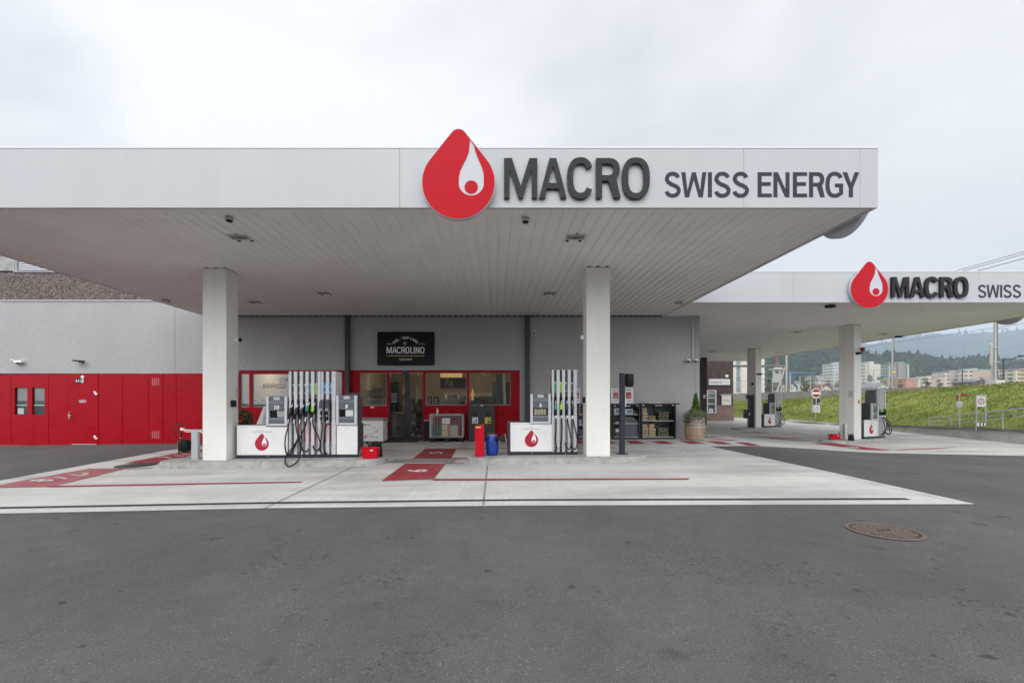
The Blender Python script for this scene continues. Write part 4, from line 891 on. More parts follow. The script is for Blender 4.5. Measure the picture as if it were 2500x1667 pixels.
# ------------------------------------------------------------------ islands
def island(label, cx, cy, L_, W_, ang, h=0.155):
    r = W_ / 2 * 0.92; P = rrect(-L_ / 2, L_ / 2, -W_ / 2, W_ / 2, r, 8); ca, sa = math.cos(ang), math.sin(ang)
    rot = lambda p: (cx + p[0] * ca - p[1] * sa, cy + p[0] * sa + p[1] * ca)
    mb = MB(); n = len(P); vs = []
    for k, (ins, dz) in enumerate(((0, -0.12), (0, h - 0.03), (0.012, h - 0.009), (0.035, h))):
        Q = rrect(-L_ / 2 + ins, L_ / 2 - ins, -W_ / 2 + ins, W_ / 2 - ins, r - ins, 8)
        for p in Q: q = rot(p); vs.append((q[0], q[1], G(*q) + dz))
    fs = [(k * n + i, k * n + (i + 1) % n, (k + 1) * n + (i + 1) % n, (k + 1) * n + i) for k in range(3) for i in range(n)]
    mb.add(vs, fs, 0, True); 
    Q = rrect(-L_ / 2 + 0.15, L_ / 2 - 0.15, -W_ / 2 + 0.15, W_ / 2 - 0.15, r - .15, 8); tp = []
    for p in Q: q = rot(p); tp.append((q[0], q[1], G(*q) + h))
    mb.add(vs[3 * n:] + tp, [(i, (i + 1) % n, n + (i + 1) % n, n + i) for i in range(n)], 0)
    o = mb.build('kerb_island', KERB, origin=(cx, cy, G(cx, cy))); tag(o, label, 'kerb island', 'pump islands')
    b = MB(); b.add([(p[0], p[1], p[2] - 0.001) for p in tp], [tuple(range(n))]); b.build('island_top', mat('island_paving', (0.40, 0.395, 0.38), 0.85, var=0.12, vscale=4, bump=0.15), o)
    j = MB()
    for t in (-L_ / 2 + 0.5, -0.1, L_ / 2 - 0.55):
        q = rot((t, -W_ / 2)); Mx = Matrix.Translation((q[0], q[1], G(*q))) @ Matrix.Rotation(ang, 4, 'Z'); j.box(-.006, .006, -0.0025, 0.15, 0, h + 0.0015, 0, M=Mx)
    j.build('kerb_joint', JOINT, o); return o
IF1 = 9.67
xl, xr = fx(400, 10.1), fx(939, 10.1)
island('pale concrete kerb island under pumps 10 and 8', (xl + xr) / 2, IF1 + 0.5, xr - xl, 1.0, 0.009)
xl2, xr2 = fx(1143, 10.15), fx(1577, 10.15)
island('pale concrete kerb island under pump 6 and the dark post', (xl2 + xr2) / 2, IF1 + 0.55, xr2 - xl2, 1.0, 0.0)
A2 = R(25); ca, sa = math.cos(A2), math.sin(A2)
def i2(cx, cy, u, v): return (cx + u * ca - v * sa, cy + u * sa + v * ca)
C3 = (13.95, 17.15); C4 = (14.75, 25.0)       # near corner of the two rotated columns
island('low kerb island under the farther canopy holding the red bucket', *i2(*C3, 0.45, 0.25), 3.6, 0.95, A2, 0.10)
island('farthest low kerb island under the farther canopy', *i2(*C4, 0.5, 0.25), 3.9, 0.95, A2, 0.10)

# ------------------------------------------------------------------ columns
def column(x0, y0, wx, wy, ang, label, zb_, extras=True, seam=0.62):
    o = root('canopy_column', (x0, y0, zb_), label, 'column', 'canopy columns'); M = Matrix.Translation((x0, y0, 0)) @ Matrix.Rotation(ang, 4, 'Z')
    a = MB(); a.box(0, wx, 0, wy * seam, zb_, 4.49, 0, M=M); a.build('front_cladding', COLW, o, bevel=0.004)
    a = MB(); a.box(0.004, wx - .004, wy * seam + 0.006, wy, zb_, 4.49, 0, M=M); a.build('rear_cladding', COLW, o, bevel=0.004)
    a = MB(); a.box(0.03, wx - .03, .03, wy - .03, 4.49, 4.56, 0, M=M); a.build('head', DRK, o); return o, M
zi = lambda x, y, h=0.155: G(x, y) + h
c1, M1 = column(fx(494.7, 9.91), 9.91, .531, .47, 0, 'white square column on the left pump island beside pump 10', zi(-6.3, 9.95))
x = fx(552.4, 9.91)
a = MB(); a.cyl((x, 10.23, fz(829.5, 10.2)), (x + .05, 10.23, fz(829.5, 10.2)), .03); a.cyl((x + .05, 10.23, fz(829.5, 10.2)), (x + .13, 10.20, fz(830, 10.2)), .055, .055); a.build('camera_body', WHT, c1)
a = MB(); a.lathe([(.052, 0), (.045, .03), (.0, .05)], (0, 0, 0), 16, M=Matrix.Translation((x + .13, 10.20, fz(830, 10.2))) @ Matrix.Rotation(R(90), 4, 'Y')); a.build('camera_lens', BLK, c1)
a = MB(); a.box(x + .001, x + .05, 10.06, 10.22, fz(993, 10.1), fz(977, 10.1)); a.build('switch_box', BLK, c1, bevel=0.008)
a = MB(); 
for k in range(6): a.box(x + .0005, x + .002, 10.28, 10.30 + .02 * ((k * 7) % 3), fz(947 + k * 4.3, 10.3), fz(945.4 + k * 4.3, 10.3))
a.build('notice_lines', mat('small_print', (0.15, 0.15, 0.2), 0.6), c1)
c2_, M2 = column(fx(1431.8, 9.83), 9.83, .525, .42, 0, 'white square column on the right pump island beside pump 6', zi(2.3, 9.9))
x = fx(1431.8, 9.83)
a = MB(); a.cyl((x - .04, 10.1, fz(824, 10.1)), (x, 10.1, fz(824, 10.1)), .03); a.cyl((x - .075, 10.08, fz(824, 10.1)), (x - .02, 10.08, fz(824, 10.1)), .05); a.build('camera_body', WHT, c2_)
a = MB(); a.box(x - .04, x - .001, 9.95, 10.08, fz(983, 10.0), fz(969, 10.0)); a.build('switch_box', BLK, c2_)
c3, M3 = column(*C3, .50, .52, A2, 'near white column under the farther canopy beside the red bucket', zi(*C3, .10))
c4, M4 = column(*C4, .50, .52, A2, 'farthest white column under the farther canopy', zi(*C4, .10))
a = MB(); a.box(.1, .22, -.12, -.001, 3.33, 3.42, 0, M=M3); a.box(.2, .30, -.16, -.02, 3.36, 3.41, 0, M=M3); a.build('floodlight_arm', BLK, c3)
a = MB(); a.lathe([(0, 0), (.05, .0), (.09, .16), (0, .16)], (0, 0, 0), 14, M=M3 @ Matrix.Translation((.33, -.12, 3.44))); a.build('red_siren', mat('siren_red', (.3, .01, .01), .4), c3)
a = MB(); a.box(.30, .39, -.02, -.001, 1.42, 1.56, 0, M=M3); a.box(.325, .375, -.023, -.0195, 1.45, 1.53, 1, M=M3); a.build('fire_button', [REDPL, WHT], c3)
a = MB()
for k in range(5): a.box(-.004, -.001, .05, .13 + .02 * (k % 3), 1.68 + k * .05, 1.70 + k * .05, 0, M=M3)
for k in range(5): a.box(-.004, -.001, .17, .20, 1.68 + k * .05, 1.70 + k * .05, 0, M=M3)
a.build('notice_lines', _M['small_print'], c3)
a = MB(); a.box(.1, .45, -.10, -.001, 3.02, 3.10, 0, M=M4); a.build('floodlight_arm', BLK, c4)
a = MB(); a.cyl((-.03, .18, 2.9 - .4), (0, .18, 2.9 - .4), .07, M=M4); a.build('camera_lens', BLK, c4)
# ------------------------------------------------------------------ fuel pumps
def display(par, q, u0, u1, v0, v1, num, PY, sc, content):
    """display head: silver frame, slate fascia, price screen, number and a dark window with painted-in reflections"""
    x0, z1 = q(u0, v0); x1, z0 = q(u1, v1); w_ = x1 - x0; h_ = z1 - z0; t = 0.055 * w_ / .55 + .012
    a = MB(); a.box(x0, x0 + t, PY - .05, PY + .02, z0, z1); a.box(x1 - t, x1, PY - .05, PY + .02, z0, z1); a.box(x0 + t, x1 - t, PY - .045, PY + .02, z0, z0 + t * .8)
    dsp = a.build('display_frame', SIL, par, bevel=0.008)
    a = MB(); a.box(x0 + .012, x1 - .012, PY + .021, PY + .40, z0 + .01, z1 - .005); a.build('display_housing', DGR, par, bevel=0.01)
    xa, xb = x0 + t, x1 - t; za, zb_ = z0 + t * .8, z1
    a = MB()
    for f0, f1, dy, mi in ((0, .17, 0, 0), (.17, .27, .012, 1), (.27, .52, .0, 0), (.78, .86, .0, 1), (.86, 1.0, .010, 0)):
        a.box(xa, xb, PY - .03 + dy, PY + .02, zb_ - f1 * (zb_ - za) + .002, zb_ - f0 * (zb_ - za), mi)
    a.build('display_fascia', [MGR, MGR2], dsp)
    zs = lambda f: zb_ - f * (zb_ - za)
    a = MB(); a.box(xa + .30 * (xb - xa), xb - .30 * (xb - xa), PY - .035, PY - .0305, zs(.14), zs(.03)); a.build('price_screen', mat('lcd_grey', (0.50, 0.51, 0.52), 0.3, var=0.1, vscale=40), dsp)
    a = MB(); nh = .108; xc = (xa + xb) / 2; wN = 0.054 if len(num) == 1 else .108
    a.text(num, xc - wN / 2, xc + wN / 2, zs(.48), zs(.48) + nh * .9, 0, VERT(PY - .0325), off=0.03); a.build('pump_number', WHT, dsp)
    a = MB(); a.box(xa, xb, PY + .015, PY + .02, zs(.78), zs(.52), 0)  # pale shapes laid over it paint reflections into the dark window
    if content == 'card': a.quad([(xa + .5 * (xb - xa), PY - .0, zs(.76)), (xb, PY - .0, zs(.76)), (xb, PY - .0, zs(.53)), (xa + .47 * (xb - xa), PY - .0, zs(.53))], 1)
    if content == 'paper': a.quad([(xa + .40 * (xb - xa), PY - .0, zs(.76)), (xb - .1 * (xb - xa), PY - .0, zs(.76)), (xb - .1 * (xb - xa), PY, zs(.53)), (xa + .40 * (xb - xa), PY, zs(.53))], 2)
    if content == 'bright':
        for k in range(4): a.box(xa + (.1 + .2 * k) * (xb - xa), xa + (.27 + .2 * k) * (xb - xa), PY - .001, PY + .01, zs(.755), zs(.55 + .01 * (k % 2)), 3)
    a.build('dark_window', [SCR, mat('reflection_grey', (0.34, 0.36, 0.38), 0.4, var=0.25, vscale=14), WHTE, mat('reflection_olive', (0.36, 0.33, 0.22), 0.4, var=0.3, vscale=20)], dsp)
def hose_column(par, q, PY, edges, v0, v1, vb0, vb1, zbase, depth=.38, back=True):
    """silver uprights between the dark lanes; edges = list of (left, right) of every lane in image units"""
    a = MB(); z1 = q(0, v0)[1]; z0 = q(0, v1)[1]
    for k in range(len(edges) + 1):
        ul = edges[k - 1][1] if k else edges[0][0] - 34; ur = edges[k][0] if k < len(edges) else edges[-1][1] + 60
        xl_, xr_ = q(ul, 0)[0], q(ur, 0)[0]; n_ = .007
        zb0, zb1 = q(0, vb0)[1], q(0, vb1)[1]
        P = [(xl_, z0), (xr_, z0), (xr_, zb1), (xr_ - n_, zb1 + .05), (xr_ - n_, zb0 - .03), (xr_, zb0), (xr_, z1), (xl_, z1), (xl_, zb0), (xl_ + n_, zb0 - .03), (xl_ + n_, zb1 + .05), (xl_, zb1)]
        b = MB(); b.shape([P], 0.075, 0, VERT(PY + .05)); b.build('upright', SIL, par, bevel=0.006)
    b = MB(); b.box(q(edges[0][0], 0)[0], q(edges[-1][1], 0)[0], PY + .022, PY + .05, q(0, vb0)[1], z1 - .004); b.build('lane_cover', DGR, par)
    b = MB(); b.box(q(edges[0][0] - 30, 0)[0], q(edges[-1][1] + 56, 0)[0], PY + .051, PY + depth, z1 * .62 + z0 * .38, z1 - .003); b.build('column_body', mat('column_grey', (0.16, 0.17, 0.18), 0.45, var=.05), par, bevel=0.01)
    b = MB(); b.box(q(edges[0][0] - 28, 0)[0], q(edges[-1][1] + 54, 0)[0], PY + .051, PY + .09, q(0, vb1)[1], z1 * .62 + z0 * .38 - .002); b.build('column_spine', DRK, par)
def nozzle(par, x, z, PY, gm, s=1.0, body=BLK, tilt=0.0, label=WHT):
    """nozzle in its boot: spout, grip guard, handle and white swivel, hung in the lane at x with its guard at z"""
    Mx = Matrix.Translation((x, PY, z)) @ Matrix.Rotation(tilt, 4, 'Y') @ Matrix.Scale(s, 4)
    a = MB(); a.box(-.032, .032, .0, .05, -.13, .26, 0, M=Mx)
    a.tube([(.004, -.05, -.20), (0, -.055, -.12), (0, -.06, -.05), (.0, -.03, .02)], .024, 10, 0, 4, M=Mx); a.box(-.026, .022, -.075, -.01, -.16, -.02, 0, M=Mx)
    n_ = a.build('nozzle', body, par, bevel=0.006)
    a = MB(); a.tube([(0, -.05, .02), (.002, -.035, .09), (.012, -.005, .155)], .0135, 8, 0, 4, M=Mx); a.build('spout', mat('spout_alu', (.6, .6, .58), .3, metal=.4), n_)
    a = MB(); a.lathe([(0, .085), (.014, .08), (.030, .03), (.036, -.01), (.034, -.05), (.02, -.07), (0, -.072)], (0, 0, 0), 14, M=Mx @ Matrix.Translation((-.002, -.055, 0))); a.build('grip_guard', gm, n_)
    a = MB(); a.cyl((.004, -.05, -.30), (.004, -.05, -.205), .025, .022, 12, 0, M=Mx); a.build('swivel', label, n_)
    return Mx @ Vector((.004, -.05, -.30))
def hose(par, pts, r=.015):
    a = MB(); a.tube(pts, r, 8, 0, 8); return a.build('hose', RUB, par)

def drop_panel(par, x0, x1, z0, z1, PY, depth, cx_, cz_, r, title):
    a = MB(); a.box(x0, x1, PY, PY + .03, z0, z1); o = a.build('front_panel', WHP, par, bevel=0.008)
    a = MB(); emblem_flat(a, cx_, cz_, r, 0, 1, VERT(PY - .0015)); a.build('drop_logo', [mat('logo_red', (.42, .004, .03), .4), WHT], o)
    if title:
        a = MB(); a.text('Qualitäts-Treibstoff', *title, 0, VERT(PY - .0015)); a.build('panel_lettering', mat('lettering_grey', (.10, .10, .11), .5), o)
    a = MB(); a.cyl((cx_, PY - .004, title[3] + .022), (cx_, PY, title[3] + .022), .008, n=10); a.build('lock', BLK, o)
    return o

# pump 6 (a copy of it stands on each of the two farther islands)
P6 = 10.2; q6 = lambda u, v: (fx(1230 + u / 6.82, P6), fz(890 + v / 6.82, P6))
zb6 = zi(fx(1300, P6), P6 + .2)
p6 = root('fuel_pump', (q6(65, 0)[0], P6, zb6), 'white and silver fuel pump numbered 6 with four hoses next to the right column', 'fuel pump', 'fuel pumps')
x0 = q6(65, 0)[0]; x1 = q6(806, 0)[0]; xe = q6(1228, 0)[0]
a = MB(); a.box(x0 + .003, xe, P6 + .004, P6 + .45, zb6, zb6 + .075); a.build('base', CHAR, p6, bevel=0.004)
for u in (318, 475, 880, 1028): b = MB(); b.cyl((q6(u, 0)[0], P6 + .001, zb6 + .04), (q6(u, 0)[0], P6 + .004, zb6 + .04), .008, n=8); b.build('bolt', WHT if u in (475, 1028) else BLK, p6)
a = MB(); a.box(x0, x1 - .002, P6 + .031, P6 + .45, zb6 + .077, q6(0, 950)[1]); a.build('cabinet', DGR, p6, bevel=0.03, bseg=3)
xc_, zc_ = q6(460, 1257)
ti = (*[q6(307, 0)[0], q6(608, 0)[0]], q6(0, 1080)[1], q6(0, 1057)[1])
drop_panel(p6, q6(110, 0)[0], x1 - .006, q6(0, 1447)[1], q6(0, 985)[1], P6, .45, xc_, zc_, 112 / 6.82 * P6 / F, ti)
a = MB(); a.box(q6(110, 0)[0], q6(438, 0)[0], P6 + .004, P6 + .03, q6(0, 982)[1], q6(0, 963)[1]); a.build('top_strip', WHP, p6)
display(p6, q6, 440, 780, 485, 980, '6', P6, 6.82, 'bright')
hose_column(p6, q6, P6, [(835, 878), (928, 970), (1018, 1062), (1113, 1157)], 90, 1448, 530, 870, zb6)
for u0, u1, m_ in ((835, 878, GRN), (928, 970, LIM)):
    a = MB(); a.box(q6(u0, 0)[0] + .001, q6(u1, 0)[0] - .001, P6 + .010, P6 + .0215, q6(0, 465)[1], q6(0, 280)[1], 0); xm = q6((u0 + u1) / 2, 0)[0]
    a.text('95' if m_ is GRN else '98', xm - .018, xm + .018, q6(0, 318)[1], q6(0, 292)[1], 1, VERT(P6 + .009)); a.box(xm - .015, xm + .015, P6 + .007, P6 + .010, q6(0, 345)[1], q6(0, 341)[1], 1); a.box(xm - .002, xm + .002, P6 + .007, P6 + .010, q6(0, 415)[1], q6(0, 395)[1], 1); a.build('grade_label', [m_, WHT], p6)
def diesel_label(par, xm, q, PY, vs):
    a = MB(); M = VERT(PY + .0205); c = lambda v: q(0, v)[1]
    a.shape([[(xm + .017 * math.cos(t * .4), c(vs[0]) + .019 * math.sin(t * .4)) for t in range(16)]], 0, 0, M); a.box(xm - .013, xm + .013, PY + .018, PY + .0215, c(vs[1]) - .003, c(vs[1]) + .003); a.box(xm - .004, xm + .004, PY + .018, PY + .0215, c(vs[2]) - .006, c(vs[2]) + .006)
    a.box(xm - .011, xm + .011, PY + .018, PY + .0215, c(vs[3]) - .011, c(vs[3]) + .011); a.box(xm + .004, xm + .007, PY + .018, PY + .0215, c((vs[2] + vs[3]) / 2) - .02, c((vs[2] + vs[3]) / 2) + .02); a.build('grade_label', WHT, par)
for u in (1040, 1134): diesel_label(p6, q6(u, 0)[0], q6, P6, (304, 332, 350, 439))
ends = []
for u, gm in ((860, mat('green_grip', (.03, .30, .20), .4)), (954, mat('lime_grip', (.45, .72, .02), .4)), (1046, DGR), (1138, DGR)):
    x, z = q6(u, 705); ends.append(nozzle(p6, x, z, P6, gm, .95))
def path(q, PY, uv, ys=None): return [(q(u, v)[0], PY + (ys[i] if ys else -.05 - .17 * math.sin(math.pi * i / (len(uv) - 1))), q(u, v)[1]) for i, (u, v) in enumerate(uv)]
hose(p6, path(q6, P6, [(862, 880), (858, 960), (850, 1120), (838, 1200), (855, 1320), (868, 1395), (872, 1410)]))
hose(p6, path(q6, P6, [(956, 880), (950, 960), (945, 1150), (938, 1300), (930, 1400)]))
hose(p6, path(q6, P6, [(1048, 880), (1055, 970), (1080, 1130), (1096, 1260), (1085, 1360), (1060, 1392), (1030, 1360), (1016, 1300)]))
hose(p6, path(q6, P6, [(1140, 890), (1150, 970), (1180, 1130), (1194, 1250), (1185, 1350), (1150, 1394), (1125, 1370), (1112, 1310)]))
# number plates on the end face, seen on the two farther pumps
def far_pump(loc, label, nums):
    o = copy_tree(p6); o.location = (*loc, zi(*loc, .10)); o.rotation_euler.z = A2; tag(o, label)
    for ch in [c for c in bpy.data.objects if c.parent == o]:
        for g_ in [c for c in bpy.data.objects if c.parent == ch and c.name.startswith('pump_number')]: bpy.data.objects.remove(g_)
    a = MB(); w_ = xe - x0; cx_ = x0 + w_ + .001
    # end plate of the hose column on the side facing the building
    a.prism([(P6 + .06, zb6 + 1.25), (P6 + .44, zb6 + 1.25), (P6 + .40, zb6 + 1.93), (P6 + .07, zb6 + 1.93)], 0, .012, 0, SIDE(q6(772, 0)[0]) @ Matrix.Scale(1, 4))
    if nums:
        Mx = SIDE(q6(772, 0)[0] - .002) @ Matrix.Translation((2 * P6 + .5, 0, 0)) @ Matrix.Scale(-1, 4, (1, 0, 0)) if False else Matrix(((0, 0, -1, q6(772, 0)[0] - .002), (-1, 0, 0, 2 * P6 + .5), (0, 1, 0, 0), (0, 0, 0, 1)))
        a.text(nums[0], P6 + .13, P6 + .17, zb6 + 1.80, zb6 + 1.87, 1, Mx, off=.02); a.text(nums[1], P6 + .31, P6 + .35, zb6 + 1.80, zb6 + 1.87, 1, Mx, off=.02)
    e_ = a.build('end_plate', [mat('end_plate_grey', (.13, .135, .145), .45), BLK], p6)
    e_.parent = o; return o
pa = i2(*C3, .72, .02); far_pump(pa, 'fuel pump beside the near column of the farther canopy, marked 3 and 4', '34')
pb = i2(*C4, .74, .02); far_pump(pb, 'farthest fuel pump beside the farthest column', None)

# pump 10 / 8
P1 = 10.16; q1 = lambda u, v: (fx(560 + u / 6.03, P1), fz(890 + v / 6.03, P1))
zb1 = zi(fx(720, P1), P1 + .2) 
p1_ = root('fuel_pump', (q1(100, 0)[0], P1, zb1), 'wide white and silver fuel pump numbered 10 and 8 with seven hoses', 'fuel pump', 'fuel pumps')
X0, XA, XB, XC = q1(100, 0)[0], q1(862, 0)[0], q1(1572, 0)[0], q1(1885, 0)[0]
zt1 = q1(0, 890)[1]
a = MB(); a.box(X0 + .003, XC - .003, P1 + .004, P1 + .47, zb1, zb1 + .075); a.build('base', CHAR, p1_, bevel=0.004)
for u in (278, 563, 880, 1062): b = MB(); b.cyl((q1(u, 0)[0], P1 + .001, zb1 + .04), (q1(u, 0)[0], P1 + .004, zb1 + .04), .008, n=8); b.build('bolt', WHT if u in (563, 1062) else BLK, p1_)
a = MB(); a.box(X0, XA - .002, P1 + .031, P1 + .47, zb1 + .077, zt1); a.build('cabinet', DGR, p1_, bevel=0.02, bseg=3)
xc_, zc_ = q1(478, 1163); ti = (q1(342, 0)[0], q1(618, 0)[0], q1(0, 998)[1], q1(0, 975)[1])
drop_panel(p1_, q1(108, 0)[0], XA - .006, q1(0, 1330)[1], q1(0, 915)[1], P1, .45, xc_, zc_, 102 / 6.03 * P1 / F, ti)
a = MB(); a.box(q1(108, 0)[0], q1(535, 0)[0], P1 + .004, P1 + .03, q1(0, 911)[1], q1(0, 893)[1]); a.build('top_strip', WHP, p1_)
display(p1_, q1, 555, 862, 465, 900, '10', P1, 6.03, 'card')
display(p1_, q1, 1580, 1885, 450, 888, '8', P1, 6.03, 'paper')
a = MB(); a.box(q1(1578, 0)[0], XC, P1, P1 + .03, zb1 + .078, q1(0, 893)[1]); a.build('front_panel', WHP, p1_, bevel=0.008)
a = MB(); a.box(q1(1572, 0)[0], XC + .005, P1 + .031, P1 + .47, zb1 + .076, q1(0, 870)[1]); a.build('cabinet', DGR, p1_, bevel=0.02)
a = MB(); a.cyl((q1(1730, 0)[0], P1 - .004, q1(0, 940)[1]), (q1(1730, 0)[0], P1, q1(0, 940)[1]), .008, n=10); a.build('lock', BLK, p1_)
hose_column(p1_, q1, P1, [(917, 956), (1003, 1042), (1087, 1126), (1170, 1208), (1254, 1292), (1388, 1428), (1472, 1510)], 100, 1318, 495, 860, zb1)
a = MB(); a.box(q1(1300, 0)[0], q1(1305, 0)[0], P1 - .031, P1 - .0255, q1(0, 1318)[1], q1(0, 102)[1]); a.box(q1(1352, 0)[0], q1(1357, 0)[0], P1 - .031, P1 - .0255, q1(0, 1318)[1], q1(0, 102)[1]); a.build('trim_line', DGR, p1_)
a = MB(); a.box(q1(1655, 0)[0], q1(1850, 0)[0], P1 + .2, P1 + .4, q1(0, 450)[1], q1(0, 412)[1]); a.build('display_cap', DGR, p1_, bevel=.01)
for u in (936, 1022, 1106): diesel_label(p1_, q1(u, 0)[0], q1, P1, (297, 322, 337, 418))
for u0, u1, m_, tx in ((1170, 1208, GRN, '95'), (1254, 1292, LIM, '98'), (1388, 1428, BLU, ''), (1472, 1510, BLU, '')):
    a = MB(); vt = 270 if tx else 264; a.box(q1(u0, 0)[0] + .001, q1(u1, 0)[0] - .001, P1 + .010, P1 + .0215, q1(0, 436)[1], q1(0, vt)[1], 0); xm = q1((u0 + u1) / 2, 0)[0]
    if tx: a.text(tx, xm - .018, xm + .018, q1(0, 306)[1], q1(0, 284)[1], 1, VERT(P1 + .009)); a.box(xm - .002, xm + .002, P1 + .007, P1 + .010, q1(0, 392)[1], q1(0, 375)[1], 1)
    else:
        a.text('AdBlue', -q1(0, 345)[1], -q1(0, 290)[1], xm - .012, xm + .012, 1, VERT(P1 + .009) @ Matrix.Rotation(R(90), 4, 'Z') @ Matrix.Scale(-1, 4, (1, 0, 0)) @ Matrix.Scale(-1, 4, (0, 1, 0))) if False else a.text('AdBlue', q1(0, 345)[1], q1(0, 290)[1], -xm - .013, -xm + .011, 1, VERT(P1 + .009) @ Matrix.Rotation(R(90), 4, 'Z'))
        a.box(xm - .011, xm + .011, P1 + .007, P1 + .010, q1(0, 418)[1], q1(0, 402)[1], 1)
    a.build('grade_label', [m_, WHT], p1_)
for u, v, gm in ((910, 680, DGR), (992, 680, DGR), (1077, 680, DGR), (1160, 650, _M['green_grip']), (1243, 655, _M['lime_grip'])):
    x, z = q1(u, v); nozzle(p1_, x, z, P1, gm, .95, tilt=R(9))
for u in (1372, 1458):      # covered nozzles of the two blue lanes
    x, z = q1(u, 665); a = MB(); a.shape([[(x - .055, z + .02), (x - .04, z + .19), (x - .015, z + .235), (x + .05, z + .235), (x + .05, z + .02)]], .09, 0, VERT(P1 + .01)); n_ = a.build('nozzle_cover', mat('cover_grey', (.055, .058, .065), .4), p1_, bevel=.008)
    a = MB(); a.tube([(x - .01, P1 - .05, z + .01), (x - .012, P1 - .055, z - .06), (x - .01, P1 - .05, z - .15), (x - .015, P1 - .045, z - .24)], .026, 10); a.build('nozzle', BLK, p1_)
    a = MB(); a.lathe([(0, 0), (.03, 0), (.03, -.012), (0, -.012)], (0, 0, 0), 16, 0, M=Matrix.Translation((x - .008, P1 - .085, z)) @ Matrix.Rotation(R(-90), 4, 'X')); a.lathe([(0, 0), (.018, 0), (.018, -.004), (0, -.004)], (0, 0, 0), 12, 1, M=Matrix.Translation((x - .008, P1 - .098, z)) @ Matrix.Rotation(R(-90), 4, 'X')); a.build('nozzle_badge', [WHT, mat('badge_blue', (.02, .05, .3), .4)], p1_)
    a = MB(); a.cyl((x - .01, P1 - .075, z - .15), (x - .01, P1 - .077, z - .12), .012); a.build('swivel', WHT, p1_)
def H1(*uv):
    P = []
    for i, t in enumerate(uv):
        Yh = t[2] if len(t) > 2 else P1 - .07 - .02 * math.sin(i * .7); P.append((fx(560 + t[0] / 6.03, Yh), Yh, fz(890 + t[1] / 6.03, Yh)))
    return hose(p1_, P, .0155)
H1((886, 790), (870, 900), (835, 1020), (820, 1130), (822, 1220), (836, 1290), (858, 1330), (905, 1290), (960, 1200), (1000, 1110))
H1((970, 790), (975, 880), (1000, 1010), (1035, 1120), (1048, 1220, 9.95), (1044, 1300, 9.75), (1028, 1370, 9.64), (1000, 1425, 9.62), (930, 1480, 9.61), (870, 1495, 9.61), (828, 1455, 9.62), (822, 1400, 9.63), (840, 1335, 9.75), (880, 1275, 9.92), (930, 1220, 10.03), (985, 1130), (1000, 1090))
H1((1055, 790), (1052, 880), (1058, 1000), (1070, 1120), (1055, 1190), (1075, 1250), (1110, 1278), (1150, 1262), (1172, 1240))
H1((1140, 790), (1130, 870), (1090, 960), (1050, 1050), (1036, 1130), (1042, 1200), (1060, 1240), (1078, 1262))
H1((1228, 790), (1232, 880), (1262, 970), (1305, 1050), (1332, 1130), (1336, 1190), (1318, 1242), (1280, 1262), (1248, 1240), (1232, 1190))
H1((1360, 830), (1368, 920), (1358, 1050), (1342, 1150), (1332, 1240), (1352, 1300), (1372, 1315))
H1((1450, 870), (1475, 880), (1440, 870), (1412, 970), (1395, 1100), (1392, 1210), (1405, 1280), (1440, 1312))
# second side face of pump 8 with its small numerals
a = MB(); xs_ = q1(1570, 0)[0] + .0; a.prism([(P1 + .052, zb1 + 1.15), (P1 + .37, zb1 + 1.15), (P1 + .34, q1(0, 104)[1]), (P1 + .055, q1(0, 104)[1])], 0, .012, 0, SIDE(xs_)); a.text('8', P1 + .10, P1 + .14, q1(0, 185)[1], q1(0, 145)[1], 1, SIDE(xs_ + .0135)); a.text('7', P1 + .26, P1 + .30, q1(0, 185)[1], q1(0, 145)[1], 1, SIDE(xs_ + .0135)); a.build('end_plate', [SIL, DGR], p1_)
# sloping leaflet desk behind pump 10
a = MB(); d0 = P1 + .50
a.add([(q1(222, 0)[0], d0, zt1 - .3), (q1(540, 0)[0], d0, zt1 - .3), (q1(540, 0)[0], d0 + .3, zt1 - .3), (q1(222, 0)[0], d0 + .3, zt1 - .3), (q1(222, 0)[0], d0, zt1 - .02), (q1(545, 0)[0], d0, zt1 - .02), (q1(262, 0)[0], d0 + .22, q1(0, 622)[1]), (q1(545, 0)[0], d0 + .22, q1(0, 622)[1]), (q1(222, 0)[0], d0 + .3, zt1 - .02), (q1(262, 0)[0], d0 + .3, q1(0, 622)[1]), (q1(545, 0)[0], d0 + .3, q1(0, 622)[1])],
      [(0, 1, 5, 4), (4, 5, 7, 6), (6, 7, 10, 9), (0, 4, 6, 9, 8, 3), (3, 8, 9, 10, 2), (1, 2, 10, 7, 5)], 0)
ls = a.build('leaflet_stand', WHP, origin=(q1(380, 0)[0], d0 + .15, zb1)); tag(ls, 'sloping white information desk behind pump 10 with grey lettering and a blue square', 'information stand')
ss = (q1(0, 622)[1] - (zt1 - .02)) / .22; Ms = Matrix(((1, 0, 0, 0), (0, math.cos(math.atan(ss)), 0, d0), (0, math.sin(math.atan(ss)), 0, zt1 - .02), (0, 0, 0, 1)))
ln_ = math.hypot(.22, q1(0, 622)[1] - (zt1 - .02)); Ms = Matrix(((1, 0, 0, 0), (0, .22 / ln_, -ss * .22 / ln_, d0), (0, ss * .22 / ln_, .22 / ln_, zt1 - .02), (0, 0, 0, 1)))
a = MB(); a.box(q1(300, 0)[0], q1(540, 0)[0], .03, ln_ - .04, .001, .004, 0, M=Ms); a.text('ICB', q1(315, 0)[0], q1(470, 0)[0], .5 * ln_, .74 * ln_, 1, Ms @ Matrix.Translation((0, 0, .006))); a.box(q1(483, 0)[0], q1(537, 0)[0], .48 * ln_, .74 * ln_, .005, .008, 2, M=Ms)
